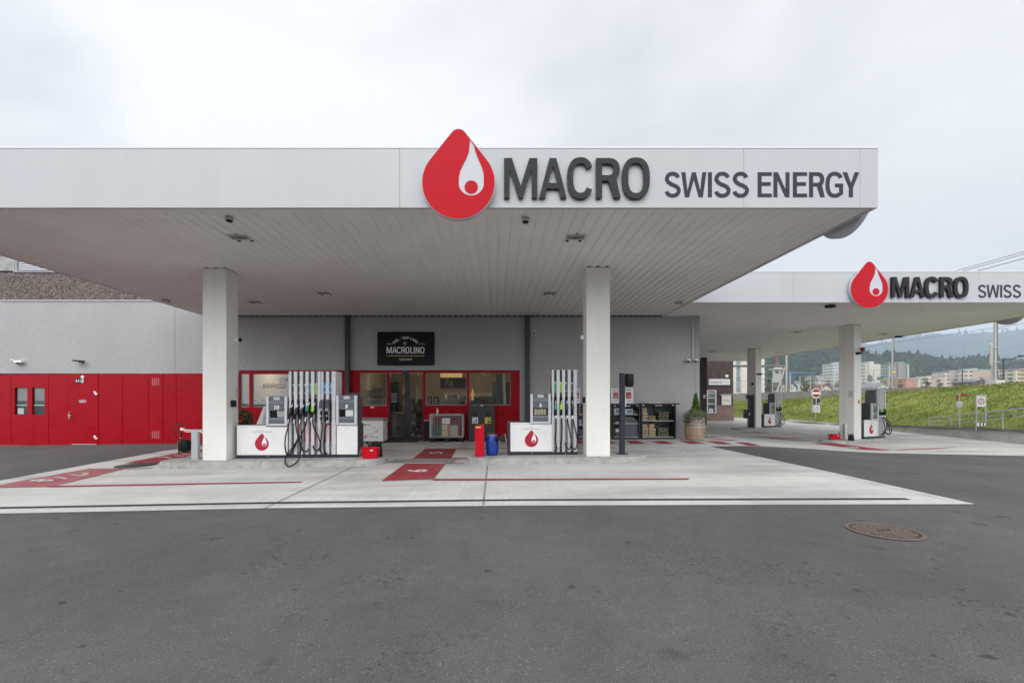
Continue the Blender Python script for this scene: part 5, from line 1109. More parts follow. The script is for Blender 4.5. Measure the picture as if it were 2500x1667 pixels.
a.box(q1(315, 0)[0], q1(500, 0)[0], .36 * ln_, .39 * ln_, .005, .007, 3, M=Ms); a.box(q1(315, 0)[0], q1(535, 0)[0], .28 * ln_, .31 * ln_, .005, .007, 3, M=Ms)
a.build('poster', [mat('poster_grey', (.50, .51, .53), .4), mat('pale_letter', (.38, .39, .42), .5), mat('square_blue', (.04, .07, .28), .5), mat('text_grey', (.25, .25, .27), .5)], ls)

# ------------------------------------------------------------------ things on and beside the islands
zz = lambda x, y: zi(x, y)
# air hose post
ax, ay = fx(478, 10.12), 10.12; zb_ = zz(ax, ay)
o = root('air_hose_post', (ax, ay, zb_), 'pale grey air hose post with side arm at the left end of the pump island', 'post')
a = MB(); a.box(ax - .075, ax + .075, ay - .05, ay + .05, zb_ + .01, fz(1048, ay)); a.build('post', mat('pale_grey_paint', (.42, .45, .46), .4, var=.05), o, bevel=.012)
a = MB(); a.box(ax - .11, ax + .11, ay - .085, ay + .085, zb_, zb_ + .012); a.build('foot_plate', ALU, o)
a = MB(); a.cyl((ax - .30, ay - .02, fz(1049.5, ay)), (ax + .08, ay - .02, fz(1049.5, ay)), .012); a.tube([(ax - .29, ay, fz(1046, ay)), (ax - .24, ay, fz(1053, ay)), (ax - .08, ay, fz(1053, ay))], .011); a.box(ax - .33, ax - .27, ay - .04, ay + .02, fz(1050, ay), fz(1044, ay)); a.build('arm', WHP, o)
a = MB(); a.tube([(ax + .07, ay - .03, fz(1052, ay)), (ax + .12, ay - .03, fz(1051, ay)), (ax + .17, ay - .03, fz(1048, ay))], .012); a.tube([(ax + .12, ay - .03, fz(1051, ay)), (ax + .17, ay - .03, fz(1056, ay))], .014); a.build('hose_hook', WHP, o)
a = MB(); a.tube([(ax - .29, ay, fz(1046, ay)), (ax - .27, ay, fz(1038.5, ay)), (ax - .38, ay, fz(1037.5, ay)), (ax - .45, ay, fz(1041, ay)), (ax - .46, ay, fz(1048, ay)), (ax - .40, ay, fz(1058, ay)), (ax - .34, ay, fz(1066, ay))], .011); a.tube([(ax - .28, ay, fz(1039, ay)), (ax - .44, ay + .03, fz(1037.5, ay)), (ax - .55, ay + .03, fz(1044, ay)), (ax - .565, ay + .03, fz(1056, ay)), (ax - .50, ay + .03, fz(1070, ay)), (ax - .44, ay + .02, fz(1077, ay))], .007)
a.build('hose', mat('dark_red_hose', (.03, .012, .012), .5), o)
rx = fx(451.5, ay); o = root('tyre_inflator', (rx, ay, fz(1105, ay)), 'black portable tyre inflator can hanging from the pale air hose post', 'tyre inflator')
a = MB(); a.lathe([(0, -.0), (.07, .0), (.115, .05), (.12, .22), (.11, .26), (.03, .285), (0, .285)], (rx, ay, fz(1103, ay)), 18)
for k in range(8): t = 2 * math.pi * k / 8; a.box(rx + .122 * math.cos(t) - .008, rx + .122 * math.cos(t) + .008, ay + .122 * math.sin(t) - .008, ay + .122 * math.sin(t) + .008, fz(1099, ay), fz(1077, ay))
a.build('tank', BLK, o)
a = MB(); a.tube([(rx - .06, ay - .03, fz(1074, ay)), (rx - .065, ay - .03, fz(1066, ay)), (rx - .05, ay - .03, fz(1056, ay))], .018); a.build('valve', BLK, o)
a = MB(); a.cyl((rx - .08, ay - .12, fz(1096, ay)), (rx - .075, ay - .12, fz(1074, ay)), .007); a.lathe([(.0, 0), (.028, 0), (.03, .02), (0, .02)], (rx - .07, ay - .03, fz(1070, ay)), 10); a.build('gauge', BRS, o)
for dx in (-.11, .11): b = MB(); b.cyl((rx + dx, ay - .05, fz(1103, ay)), (rx + dx, ay - .03, fz(1103, ay)), .022); b.cyl((rx + dx, ay - .04, fz(1103, ay)), (rx + dx * .8, ay - .04, fz(1096, ay)), .010); b.build('wheel', RUB, o)
# red wash bucket and watering can beside pump 8
def bucket(px0, px1, pt, pb, Y, label, zbase):
    x0_, x1_ = fx(px0, Y), fx(px1, Y); cx = (x0_ + x1_) / 2; w_ = (x1_ - x0_) / 2; h_ = fz(pt, Y) - zbase
    o = root('wash_bucket', (cx, Y, zbase), label, 'bucket', 'red windscreen wash buckets')
    P0 = rrect(cx - w_ * .84, cx + w_ * .84, Y - .10, Y + .10, .035, 4); P1_ = rrect(cx - w_, cx + w_, Y - .125, Y + .125, .04, 4); P2 = rrect(cx - w_ * .95, cx + w_ * .95, Y - .115, Y + .115, .035, 4); n_ = len(P0)
    mb = MB(); mb.add([(p[0], p[1], zbase + .002) for p in P0] + [(p[0], p[1], zbase + h_) for p in P1_] + [(p[0], p[1], zbase + h_) for p in P2] + [(p[0], p[1], zbase + .03) for p in P0],
        [tuple(range(n_))[::-1]] + [(k * n_ + i, k * n_ + (i + 1) % n_, (k + 1) * n_ + (i + 1) % n_, (k + 1) * n_ + i) for k in range(3) for i in range(n_)] + [tuple(range(3 * n_, 4 * n_))], 0)
    mb.build('tub', REDPL, o)
    b = MB(); b.tube([(x0_ - .005, Y, zbase + h_ - .01), (x0_ - .03, Y - .05, zbase + h_ * .6), (x0_ - .01, Y - .12, zbase + h_ * .25)], .006); b.build('handle', ALU, o)
    b = MB(); b.box(cx + w_ * .12, cx + w_ * .42, Y - .128, Y - .118, zbase + h_ * .72, zbase + h_ * .84); b.build('label', WHTE, o); return o
Yb = 9.98; xb = fx(905, Yb); bucket(884, 926, 1092, 1114, Yb, 'bright red wash bucket standing in front of the black watering can by pump 8', zz(xb, Yb))
Yc = 10.3; xc = fx(914, Yc); zc = zz(xc, Yc)
o = root('watering_can', (xc, Yc, zc), 'black plastic watering can behind the red bucket by pump 8', 'watering can')
a = MB(); a.lathe([(0, 0), (.13, 0), (.145, .03), (.14, .22), (.10, .285), (.05, .30), (0, .30)], (fx(918, Yc), Yc, zc), 22); a.build('body', BLK, o)
a = MB(); a.tube([(fx(910, Yc), Yc, zc + .12), (fx(903, Yc), Yc, zc + .20), (fx(897, Yc), Yc, zc + .31), (fx(893.5, Yc), Yc, zc + .34)], .018); a.build('spout', BLK, o)
a = MB(); a.tube([(fx(899, Yc), Yc, zc + .25), (fx(906, Yc), Yc, zc + .27), (fx(913, Yc), Yc, zc + .33), (fx(922, Yc), Yc, zc + .335), (fx(930, Yc), Yc, zc + .27), (fx(931, Yc), Yc, zc + .12)], .014); a.build('handle', BLK, o)
# red towel dispenser post, blue barrel, squeegee
Y = 10.0; x0_, x1_ = fx(1159.5, Y), fx(1181.5, Y); zc = zz(x0_, Y)
o = root('towel_dispenser', ((x0_ + x1_) / 2, Y, zc), 'narrow bright red towel dispenser post with a yellow strip left of the blue barrel', 'dispenser')
a = MB(); a.add([(x0_, Y, zc), (x1_, Y, zc), (x1_, Y + .2, zc), (x0_, Y + .2, zc), (x0_, Y, fz(1041, Y)), (x1_, Y, fz(1037, Y)), (x1_, Y + .2, fz(1036, Y)), (x0_, Y + .2, fz(1040, Y))], [(0, 1, 5, 4), (1, 2, 6, 5), (2, 3, 7, 6), (3, 0, 4, 7), (4, 5, 6, 7), (3, 2, 1, 0)]); a.build('case', REDPL, o, bevel=.006)
a = MB(); a.box(x0_ + .01, x0_ + .13, Y - .004, Y, fz(1044, Y), fz(1041.2, Y)); a.build('label', YEL, o)
Y = 10.25; xc = fx(1201.5, Y); zc = zz(xc, Y); h_ = fz(1059, Y) - zc
o = root('barrel', (xc, Y, zc), 'blue plastic barrel with a black lid between the red dispenser and pump 6', 'barrel')
a = MB(); a.lathe([(0, 0), (.115, 0), (.128, .02), (.145, .12), (.15, .24), (.148, .34), (.132, h_ - .05), (.118, h_ - .03), (.118, h_ - .01), (0, h_ - .01)], (xc, Y, zc), 32)
for zq in (.10, .36): a.lathe([(.143, zq - .008), (.152, zq), (.143, zq + .008)], (xc, Y, zc), 32)
a.build('body', BLUB, o)
a = MB(); a.lathe([(.12, h_ - .03), (.127, h_ - .028), (.127, h_ - .008), (.12, h_ - .006)], (xc, Y, zc), 32); a.build('lid_clamp', ALU, o)
a = MB(); a.lathe([(0, h_ + .01), (.10, h_ + .01), (.125, h_ + .005), (.13, h_ - .012), (0, h_ - .012)], (xc, Y, zc), 32, 0); a.build('lid', BLK, o)
o = root('squeegee', (fx(1228, 10.1), 10.1, fz(1080, 10.1)), 'black window squeegee sticking out of the blue barrel side holder', 'squeegee')
a = MB(); a.tube([(fx(1210, 10.1), 10.12, fz(1073, 10.1)), (fx(1217, 10.1), 10.1, fz(1071, 10.1)), (fx(1224, 10.1), 10.08, fz(1070, 10.1))], .02); a.lathe([(.0, -.03), (.04, -.03), (.042, .03), (0, .03)], (fx(1213, 10.1), 10.1, fz(1072, 10.1)), 14); a.build('handle', BLK, o)
a = MB(); a.shape([[(fx(1221, 10), fz(1068, 10)), (fx(1232, 10), fz(1060, 10)), (fx(1236, 10), fz(1079, 10)), (fx(1224, 10), fz(1080, 10)), (fx(1219, 10), fz(1074, 10))]], .12, 0, VERT(10.16)); a.build('sponge_head', RUB, o)
a = MB(); a.shape([[(fx(1232.4, 10), fz(1060, 10)), (fx(1233.2, 10), fz(1059.5, 10)), (fx(1237.2, 10), fz(1078, 10)), (fx(1236.4, 10), fz(1079, 10))]], .13, 0, VERT(10.165)); a.build('blade', ALU, o)
# dark steel post with round black bin lamp at the right end
Y = 10.15; x0_, x1_ = fx(1514.7, Y), fx(1526.3, Y); zc = zz(x0_, Y)
o = root('steel_post', ((x0_ + x1_) / 2, Y, zc), 'tall charcoal steel post with a black round reader right of the right column', 'post')
a = MB(); a.box(x0_, x1_, Y, Y + .11, zc + .01, fz(910.5, Y)); a.build('post', CHAR, o, bevel=.006)
a = MB(); a.box(x0_ - .07, x1_ + .06, Y - .05, Y + .16, zc, zc + .012); a.build('foot_plate', CHAR, o)
a = MB(); a.lathe([(0, 0), (.075, .0), (.095, .03), (.10, .15), (.095, .27), (.08, .30), (0, .30)], (fx(1538, Y), Y + .04, fz(944, Y)), 20); a.build('reader_housing', BLK, o)
a = MB(); a.box(x1_ + .002, x1_ + .016, Y - .01, Y + .01, fz(993, Y), fz(972, Y)); a.build('reader_handle', WHP, o)

# far island bits
Y = 16.9; bx_, by_ = i2(*C3, -.75, .30); o = bucket(0, 1, 0, 0, 1, 'x', 0) if False else None
Yq = by_; xq = fx(2036.5, Yq); zq = G(xq, Yq) + .10
bucket(2025.3, 2048.5, 1059.5, 1072, Yq, 'red wash bucket with a black brush on the low island under the farther canopy', zq)
a = MB(); a.tube([(fx(2038, Yq), Yq, zq + .12), (fx(2053, Yq), Yq, fz(1053.5, Yq))], .014, sub=1); a.box(fx(2034, Yq), fx(2042, Yq), Yq - .05, Yq + .05, zq + .05, zq + .14); tag(a.build('brush', BLK), 'black long handled brush standing in the farther red bucket', 'brush')
bx_, by_ = i2(*C3, -.12, .10); bx_ = fx(2078, 16.75); by_ = 16.75; zq = G(bx_, by_) + .095
o = root('watering_can', (bx_, by_, zq), 'black watering can leaning at the foot of the near column under the farther canopy', 'watering can')
a = MB(); a.lathe([(0, 0), (.09, 0), (.095, .03), (.09, .17), (.06, .22), (0, .23)], (bx_, by_, zq), 16); a.build('body', BLK, o)
a = MB(); a.tube([(bx_ - .06, by_, zq + .12), (bx_ - .10, by_, zq + .22), (bx_ - .12, by_, zq + .27)], .012); a.tube([(bx_ - .04, by_, zq + .22), (bx_ + .02, by_, zq + .27), (bx_ + .08, by_, zq + .20), (bx_ + .09, by_, zq + .08)], .010); a.build('handle', BLK, o)
a = MB(); xq, yq = i2(*C3, -.30, .12); zq = G(xq, yq) + .10; a.box(xq - .05, xq + .05, yq, yq + .12, zq, zq + .62); tag(a.build('guard_post', ALU, bevel=.01), 'short grey metal guard box at the left of the near far-canopy column', 'guard post')
# black card terminal beside the farthest column
o = root('payment_terminal', (*i2(*C4, -.32, .1), G(*C4) + .1), 'black payment terminal marked 4 standing left of the farthest column', 'payment terminal')
xq, yq = i2(*C4, -.32, .1); z = G(*C4) + .1
a = MB(); a.box(xq + .05, xq + .21, yq, yq + .3, z, z + 1.85); a.build('mast', BLK, o, bevel=.01)
a = MB(); a.box(xq - .22, xq + .04, yq - .05, yq + .3, z + .52, z + 1.02, 0); a.text('4', xq - .13, xq - .05, z + .68, z + .88, 1, VERT(yq - .053)); a.build('number_box', [BLK, WHT], o)
a = MB(); a.box(xq - .09, xq + .045, yq - .03, yq + .3, z + 1.62, z + 1.86); a.build('screen_head', BLK, o, bevel=.01)
# ------------------------------------------------------------------ in front of the shop
# flower tub behind the left column
random.seed(3)
def leaves(mb, c, r, n, size, m=0, flat=1.0, up=0.0, mats=1):
    for _ in range(n):
        while True:
            p = Vector((random.uniform(-1, 1), random.uniform(-1, 1), random.uniform(-1, 1)))
            if p.length < 1: break
        p = Vector((c[0] + p.x * r[0], c[1] + p.y * r[1], c[2] + p.z * r[2])); s_ = size * random.uniform(.6, 1.3)
        u = Vector((random.gauss(0, 1), random.gauss(0, 1), random.gauss(0, 1) * flat)).normalized(); v = u.orthogonal().normalized()
        v = Matrix.Rotation(random.uniform(0, 6.28), 3, u) @ v
        mb.add([p - u * s_, p + v * s_ * .45, p + u * s_, p - v * s_ * .45], [(0, 1, 2, 3)], m if mats == 1 else random.randrange(mats))
LEAF = foliage('leaf_green', (.02, .05, .012), (.07, .13, .03), 6)
xq, yq = fx(594, 14.3), 14.3; o = root('flower_tub', (xq, yq, G(xq, yq)), 'tub of grasses and red flowers between the left column and the information desk', 'plant')
a = MB(); a.lathe([(0, 0), (.24, 0), (.30, .5), (.27, .5), (.26, .44), (0, .44)], (xq, yq, G(xq, yq)), 20); a.build('tub', DGR, o)
a = MB(); leaves(a, (xq, yq, G(xq, yq) + .8), (.32, .25, .42), 500, .06)
for k in range(60):
    t = random.uniform(0, 6.28); l = random.uniform(.3, .6); a.tube([(xq, yq, G(xq, yq) + .5), (xq + .15 * math.cos(t), yq + .15 * math.sin(t), G(xq, yq) + .5 + l * .8), (xq + .38 * math.cos(t), yq + .3 * math.sin(t), G(xq, yq) + .5 + l)], .004, 3, 0, 3)
a.build('foliage', LEAF, o)
a = MB()
for c in ((.02, .05, .62), (.1, -.1, .80), (-.12, -.1, .55), (.15, 0, 1.1), (-.1, -.1, .95), (.05, -.15, .72)): leaves(a, (xq + c[0], yq + c[1] - .1, G(xq, yq) + c[2] + .1), (.07, .06, .06), 40, .03)
a.build('blossom', mat('blossom_red', (.45, .02, .02), .6, var=.2), o)

# chest freezer
Y = 14.55; x0_, x1_ = fx(868, Y), fx(935, Y); zg = G(x0_, Y); zt_ = fz(1020, Y)
o = root('chest_freezer', ((x0_ + x1_) / 2, Y, zg), 'white chest freezer with printed sketches standing left of the shop door', 'freezer')
a = MB(); a.box(x0_, x1_, Y, Y + .62, zg + .09, zt_ - .10); a.build('cabinet', WHP, o, bevel=.02)
a = MB(); a.box(x0_ - .01, x1_ + .01, Y - .01, Y + .63, zt_ - .098, zt_ - .03); a.box(x0_ + .02, x1_ - .02, Y + .02, Y + .6, zt_ - .028, zt_); a.build('lid', mat('lid_grey', (.30, .29, .28), .35), o, bevel=.01)
for xx in (x0_ + .08, x1_ - .10):
    b = MB(); b.cyl((xx, Y + .05, zg + .04), (xx + .03, Y + .05, zg + .04), .04); b.build('castor', BLK, o)
a = MB(); M = VERT(Y - .003); xr = fx(905.5, Y)
a.text('MÖVENPICK', xr - .62, xr, fz(1039.3, Y), fz(1033.4, Y), 0, M, off=.012)
for ps in ([(884, 1056), (901, 1064), (907, 1058), (918, 1056), (931, 1040)], [(896, 1067), (901, 1064)], [(909, 1045), (915, 1041), (919, 1043), (912, 1047)]): a.tube([(fx(p[0], Y), Y - .003, fz(p[1], Y)) for p in ps], .004, 4, 0, 1)
for p in ((917, 1053), (921, 1052), (908, 1066), (911, 1067), (919, 1067)): a.box(fx(p[0] - 1, Y), fx(p[0] + 1, Y), Y - .004, Y - .001, fz(p[1] + 1.2, Y), fz(p[1] - 1.2, Y))
a.build('print', mat('print_black', (.03, .03, .03), .6), o)
a = MB(); a.tube([(fx(889, Y), Y - .004, fz(1064, Y)), (fx(894, Y), Y - .004, fz(1062.5, Y)), (fx(894, Y), Y - .004, fz(1066, Y)), (fx(889, Y), Y - .004, fz(1067, Y)), (fx(891, Y), Y - .004, fz(1070, Y)), (fx(896, Y), Y - .004, fz(1069, Y))], .012, 5); a.build('orange_print', mat('print_orange', (.55, .13, .02), .6), o)
a = MB(); a.box(fx(936, Y + .3), fx(936, Y + .3) + .01, Y + .15, Y + .4, zt_ - .42, zt_ - .2); 
# door mat
p = ground_poly('door_mat', [(935, 1080.3), (952, 1073.8), (1029, 1073.8), (1017, 1080.3)], .016, mat('mat_dark', (.03, .031, .033), .95, var=.2, vscale=60)); del p['kind']; tag(p, 'dark rectangular door mat in front of the sliding shop door', 'door mat')

# wire cage pallet with drink packs
Y = 14.8; x0_, x1_ = fx(1050, Y), fx(1130, Y); zg = G(0, Y); zt_ = fz(1008, Y); zc0 = zg + .135
o = root('cage_pallet', ((x0_ + x1_) / 2, Y, zg), 'silver wire cage on a black pallet between the sliding door and the black bins', 'cage')
a = MB()
for xx in (x0_, (x0_ + x1_) / 2 - .08, x1_ - .16): a.box(xx, xx + .16, Y, Y + .6, zg, zg + .10)
a.box(x0_, x1_, Y, Y + .6, zg + .102, zg + .13); a.build('pallet', BLK, o)
a = MB(); zm = fz(1014, Y); r_ = .009
for z in (zc0 + .02, zm): 
    for y in (Y + .01, Y + .59): a.tube([(x0_, y, z), (x1_, y, z)], .016, 6, 0, 1)
    for x in (x0_, x1_): a.tube([(x, Y + .01, z), (x, Y + .59, z)], .016, 6, 0, 1)
for x in (x0_, x1_): 
    for y in (Y + .01, Y + .59): a.tube([(x, y, zc0), (x, y, zm)], .018, 6, 0, 1)
a.build('cage_frame', ALU, o)
a = MB(); n_ = 22
for k in range(1, n_): x = x0_ + (x1_ - x0_) * k / n_; a.tube([(x, Y, zc0 + .02), (x, Y, zm)], .0042, 4, 0, 1); 
for k in range(1, 8): z = zc0 + (zm - zc0) * k / 8; a.tube([(x0_, Y + .004, z), (x1_, Y + .004, z)], .0042, 4, 0, 1)
for x in (x0_, x1_):
    for k in range(1, 10): y = Y + .6 * k / 10; a.tube([(x, y, zc0 + .02), (x, y, zm)], .0042, 4, 0, 1)
a.build('wire_mesh', ALU, o)
a = MB(); a.box(x0_ - .02, x1_ + .02, Y - .02, Y + .62, zm + .02, zt_ - .03); 
o2 = a.build('cover_tray', mat('clear_tray', (.36, .36, .34), .25, var=.15), o, bevel=.015)
a = MB(); a.quad([(fx(1079, Y), Y - .012, fz(1034, Y)), (fx(1098, Y), Y - .012, fz(1034, Y)), (fx(1099, Y), Y - .012, fz(1020.5, Y)), (fx(1079, Y), Y - .012, fz(1020.5, Y))], 0)
for k in range(4): a.box(fx(1082, Y), fx(1095 - k % 2 * 3, Y), Y - .0145, Y - .0125, fz(1024.6 + k * 2.3, Y), fz(1023.9 + k * 2.3, Y), 1)
a.build('price_note', [WHTE, mat('note_grey', (.35, .35, .36), .7)], o)
def pack(x0, x1, z0, z1, m, label, cat, name, grp, deco=None):
    a = MB(); a.box(x0, x1, Y + .06, Y + .34, z0, z1); mm = [m]
    if deco == 'disc': a.cyl(((x0 + x1) / 2, Y + .056, (z0 + z1) / 2), ((x0 + x1) / 2, Y + .06, (z0 + z1) / 2), min(x1 - x0, z1 - z0) * .4, n=20, m=1); mm.append(YEL)
    if deco == 'bottles':
        n_ = 5; w_ = (x1 - x0) / n_
        for k in range(n_): a.cyl((x0 + w_ * (k + .5), Y + .06, z0), (x0 + w_ * (k + .5), Y + .06, z0 + .16), w_ * .42, n=10, m=1); a.cyl((x0 + w_ * (k + .5), Y + .06, z0 + .16), (x0 + w_ * (k + .5), Y + .06, z1 - .01), w_ * .2, n=8, m=1)
        mm.append(mat('bottle_green', (.02, .16, .05), .2, var=.2))
    if deco == 'spots':
        for k in range(2): a.box(x0 + (x1 - x0) * (.15 + .5 * k), x0 + (x1 - x0) * (.35 + .5 * k), Y + .056, Y + .06, z0 + .04, z1 - .05, 1)
        mm.append(mat('spot_olive', (.35, .30, .04), .5))
    return tag(a.build(name, mm, bevel=.006), label, cat, grp)
GP = 'drink packs inside the wire cage'
for k, q in enumerate((1056.5, 1041.5, 1029.5)):
    if q > 1035: pack(fx(1059, Y), fx(1077, Y), fz(q + 8, Y), fz(q - 6, Y), mat('crate_green', (.03, .12, .04), .5, var=.3, vscale=12), ('lower' if k == 0 else 'upper') + ' pack of green bottles at the left inside the wire cage', 'drink pack', 'bottle_pack', GP, 'bottles')
pack(fx(1078, Y), fx(1092, Y), fz(1065, Y), fz(1052, Y), WHTE, 'lower white carton with a yellow disc inside the wire cage', 'carton', 'carton', GP, 'disc')
pack(fx(1078, Y), fx(1092, Y), fz(1050, Y), fz(1037, Y), WHTE, 'upper white carton with a yellow disc inside the wire cage', 'carton', 'carton', GP, 'disc')
pack(fx(1093, Y), fx(1098, Y), fz(1065, Y), fz(1036, Y), mat('carton_orange', (.5, .22, .06), .5), 'tall orange carton in the middle of the wire cage', 'carton', 'carton', GP)
for xx, sd in ((1099, 'left'), (1108.5, 'right')):
    for z0_, nm in ((1065, 'bottom'), (1056, 'middle'), (1047, 'top')): pack(fx(xx, Y), fx(xx + 8.5, Y), fz(z0_, Y), fz(z0_ - 8.3, Y), mat('carton_cream', (.50, .49, .44), .5), nm + ' cream juice pack of the ' + sd + ' stack in the right part of the wire cage', 'carton', 'carton', GP, 'spots')
xq = fx(1068, Y + .25); o = root('sanitizer_bottle', (xq, Y + .25, zt_ - .03), 'small white pump bottle standing on top of the wire cage', 'bottle')
a = MB(); a.lathe([(0, 0), (.035, 0), (.035, .12), (.012, .15), (0, .15)], (xq, Y + .25, zt_ - .03), 14); a.build('bottle', WHT, o)
a = MB(); a.cyl((xq, Y + .25, zt_ + .12), (xq, Y + .25, zt_ + .155), .008, n=8); a.box(xq - .03, xq + .01, Y + .24, Y + .26, zt_ + .155, zt_ + .166); a.build('pump_head', WHT, o)
a = MB(); a.box(fx(1035, 15.2), fx(1048, 15.2), 15.2, 15.4, G(-2, 15.2), fz(1027, 15.2)); a.box(fx(1035, 15.2), fx(1049, 15.2), 15.19, 15.41, fz(1027, 15.2) + .002, fz(1027, 15.2) + .025, 1); tag(a.build('black_cabinet', [BLK, ALU], bevel=.006), 'narrow black box cabinet between the shop door and the wire cage', 'cabinet')

# double litter bin
Y = 14.85; x0_, x1_ = fx(1144, Y), fx(1208, Y); zg = G(0, Y); zt_ = fz(988.5, Y)
o = root('litter_bin', ((x0_ + x1_) / 2, Y, zg), 'tall black double litter bin with a white and a yellow pictogram', 'litter bin')
a = MB(); a.box(x0_, x1_, Y + .02, Y + .45, zg, zt_); a.build('body', mat('bin_black', (.028, .029, .030), .5, var=.1), o, bevel=.02)
xm = (x0_ + x1_) / 2
for s_, p0, p1 in ((0, x0_ + .012, xm - .004), (1, xm + .004, x1_ - .012)):
    a = MB(); a.box(p0, p1, Y, Y + .018, zg + .04, zt_ - .02); a.build('door', _M['bin_black'], o, bevel=.006)
a = MB(); a.box(fx(1153, Y), fx(1166.5, Y), Y - .003, Y + .005, fz(1015, Y), fz(1004, Y)); a.build('slot', DRK, o)
a = MB(); a.cyl((fx(1191.5, Y), Y - .003, fz(1009, Y)), (fx(1191.5, Y), Y + .004, fz(1009, Y)), .085, n=24); a.build('hole', DRK, o)
a = MB(); xq0, xq1 = fx(1153, Y), fx(1167, Y); za, zb2 = fz(1033.5, Y), fz(1018.5, Y); a.box(xq0, xq1, Y - .004, Y - .0, za, zb2, 0); V = VERT(Y - .006)
person_icon(a, xq0 + .70 * (xq1 - xq0), za + .02, .15, 1, V); a.shape([[(xq0 + .18 * (xq1 - xq0), za + .07), (xq0 + .26 * (xq1 - xq0), za + .015), (xq0 + .42 * (xq1 - xq0), za + .015), (xq0 + .5 * (xq1 - xq0), za + .07)]], 0, 1, V); a.box(xq0 + .12 * (xq1 - xq0), xq0 + .5 * (xq1 - xq0), Y - .007, Y - .004, zb2 - .04, zb2 - .03, 1); a.build('litter_pictogram', [WHTE, BLK], o)
a = MB(); xq0, xq1 = fx(1184, Y), fx(1198, Y); a.box(xq0, xq1, Y - .004, Y, za, zb2, 0); c0 = (xq0 + .64 * (xq1 - xq0), zb2 - .055)
a.shape([[(c0[0] + .042 * math.cos(t * .4), c0[1] + .042 * math.sin(t * .4)) for t in range(16)], [(c0[0] + .022 * math.cos(t * .4), c0[1] + .022 * math.sin(t * .4)) for t in range(16)]], 0, 1, V); a.box(c0[0] - .045, c0[0] + .045, Y - .007, Y - .004, za + .02, za + .08, 1); a.box(xq0 + .02, xq0 + .05, Y - .007, Y - .004, zb2 - .05, zb2 - .035, 1); a.build('dog_pictogram', [YEL, BLK], o)
a = MB(); a.box(xm - .04, xm + .04, Y - .01, Y + .015, zt_ - .03, zt_ + .02); a.cyl((xm - .05, Y - .01, zt_ - .055), (xm - .05, Y, zt_ - .055), .01); a.cyl((xm + .05, Y - .01, zt_ - .055), (xm + .05, Y, zt_ - .055), .01); a.build('badge', ALU, o)

# glass-fronted sales cabinets
Y = 14.95
def cabinet(p0, p1, pt, pb, label, rows):
    x0_, x1_ = fx(p0, Y), fx(p1, Y); z0_, z1_ = fz(pb, Y), fz(pt, Y)
    o = root('sales_cabinet', ((x0_ + x1_) / 2, Y, z0_), label, 'cabinet', 'glass sales cabinets along the wall')
    a = MB(); a.box(x0_, x0_ + .035, Y, Y + .46, z0_, z1_); a.box(x1_ - .035, x1_, Y, Y + .46, z0_, z1_); a.box(x0_ + .035, x1_ - .035, Y, Y + .46, z1_ - .05, z1_ - .001); a.box(x0_ + .035, x1_ - .035, Y, Y + .46, z0_, z0_ + .07); a.box(x0_ + .035, x1_ - .035, Y + .43, Y + .46, z0_ + .07, z1_ - .05); a.box((x0_ + x1_) / 2 - .012, (x0_ + x1_) / 2 + .012, Y + .38, Y + .42, z0_ + .07, z1_ - .05)
    a.build('carcass', mat('cabinet_black', (.014, .015, .016), .4, var=.1), o)
    for py in rows:
        b = MB(); b.box(x0_ + .036, x1_ - .036, Y + .05, Y + .425, fz(py, Y) - .012, fz(py, Y) + .012); b.build('shelf', mat('shelf_white', (.62, .62, .60), .5), o)
    b = MB(); b.box(x0_ + .036, x1_ - .036, Y + .004, Y + .010, z0_ + .075, z1_ - .055); b.build('glass_door', GLD, o)
    b = MB(); b.box(x1_ - .12, x1_ - .08, Y - .008, Y, z1_ - .09, z1_ - .06); b.box(x0_ + .05, x0_ + .09, Y - .008, Y, z1_ - .09, z1_ - .06); b.box((x0_ + x1_) / 2 - .12, (x0_ + x1_) / 2 + .12, Y - .006, Y, z1_ - .085, z1_ - .07); b.build('catch', WHT, o)
    return o
cabinet(1566, 1649.5, 984, 1074, 'black glass cabinet full of firewood bundles next to the barrel planter', (1027.5, 1067))
cabinet(1497, 1563, 985.5, 1072.5, 'black glass cabinet with boxes and a grey appliance behind the charcoal post', (1012, 1034, 1067))
cabinet(1411, 1495, 985.5, 1072.5, 'black glass cabinet with small goods half hidden by the right column', (1012, 1038, 1067))
a = MB(); a.box(fx(1651, Y), fx(1658, Y), Y + .0, Y + .46, G(5, Y), fz(987, Y)); a.box(fx(1650, Y), fx(1660, Y), Y - .01, Y + .48, fz(987, Y) + .002, fz(984.5, Y) , 1); tag(a.build('partition', [mat('brushed_panel', (.36, .36, .36), .45, metal=.2, var=.1), BLK]), 'upright brushed grey end panel between the firewood cabinet and the barrel planter', 'panel')
a = MB(); a.box(fx(1588, Y), fx(1616, Y), Y + .1, Y + .4, fz(984, Y) + .001, fz(982, Y)); tag(a.build('paper_stack', WHTE), 'flat white tray lying on top of the firewood cabinet', 'tray')
WM = mat('wood_end_grain', (.78, .61, .38), .85, var=.25, vscale=30)
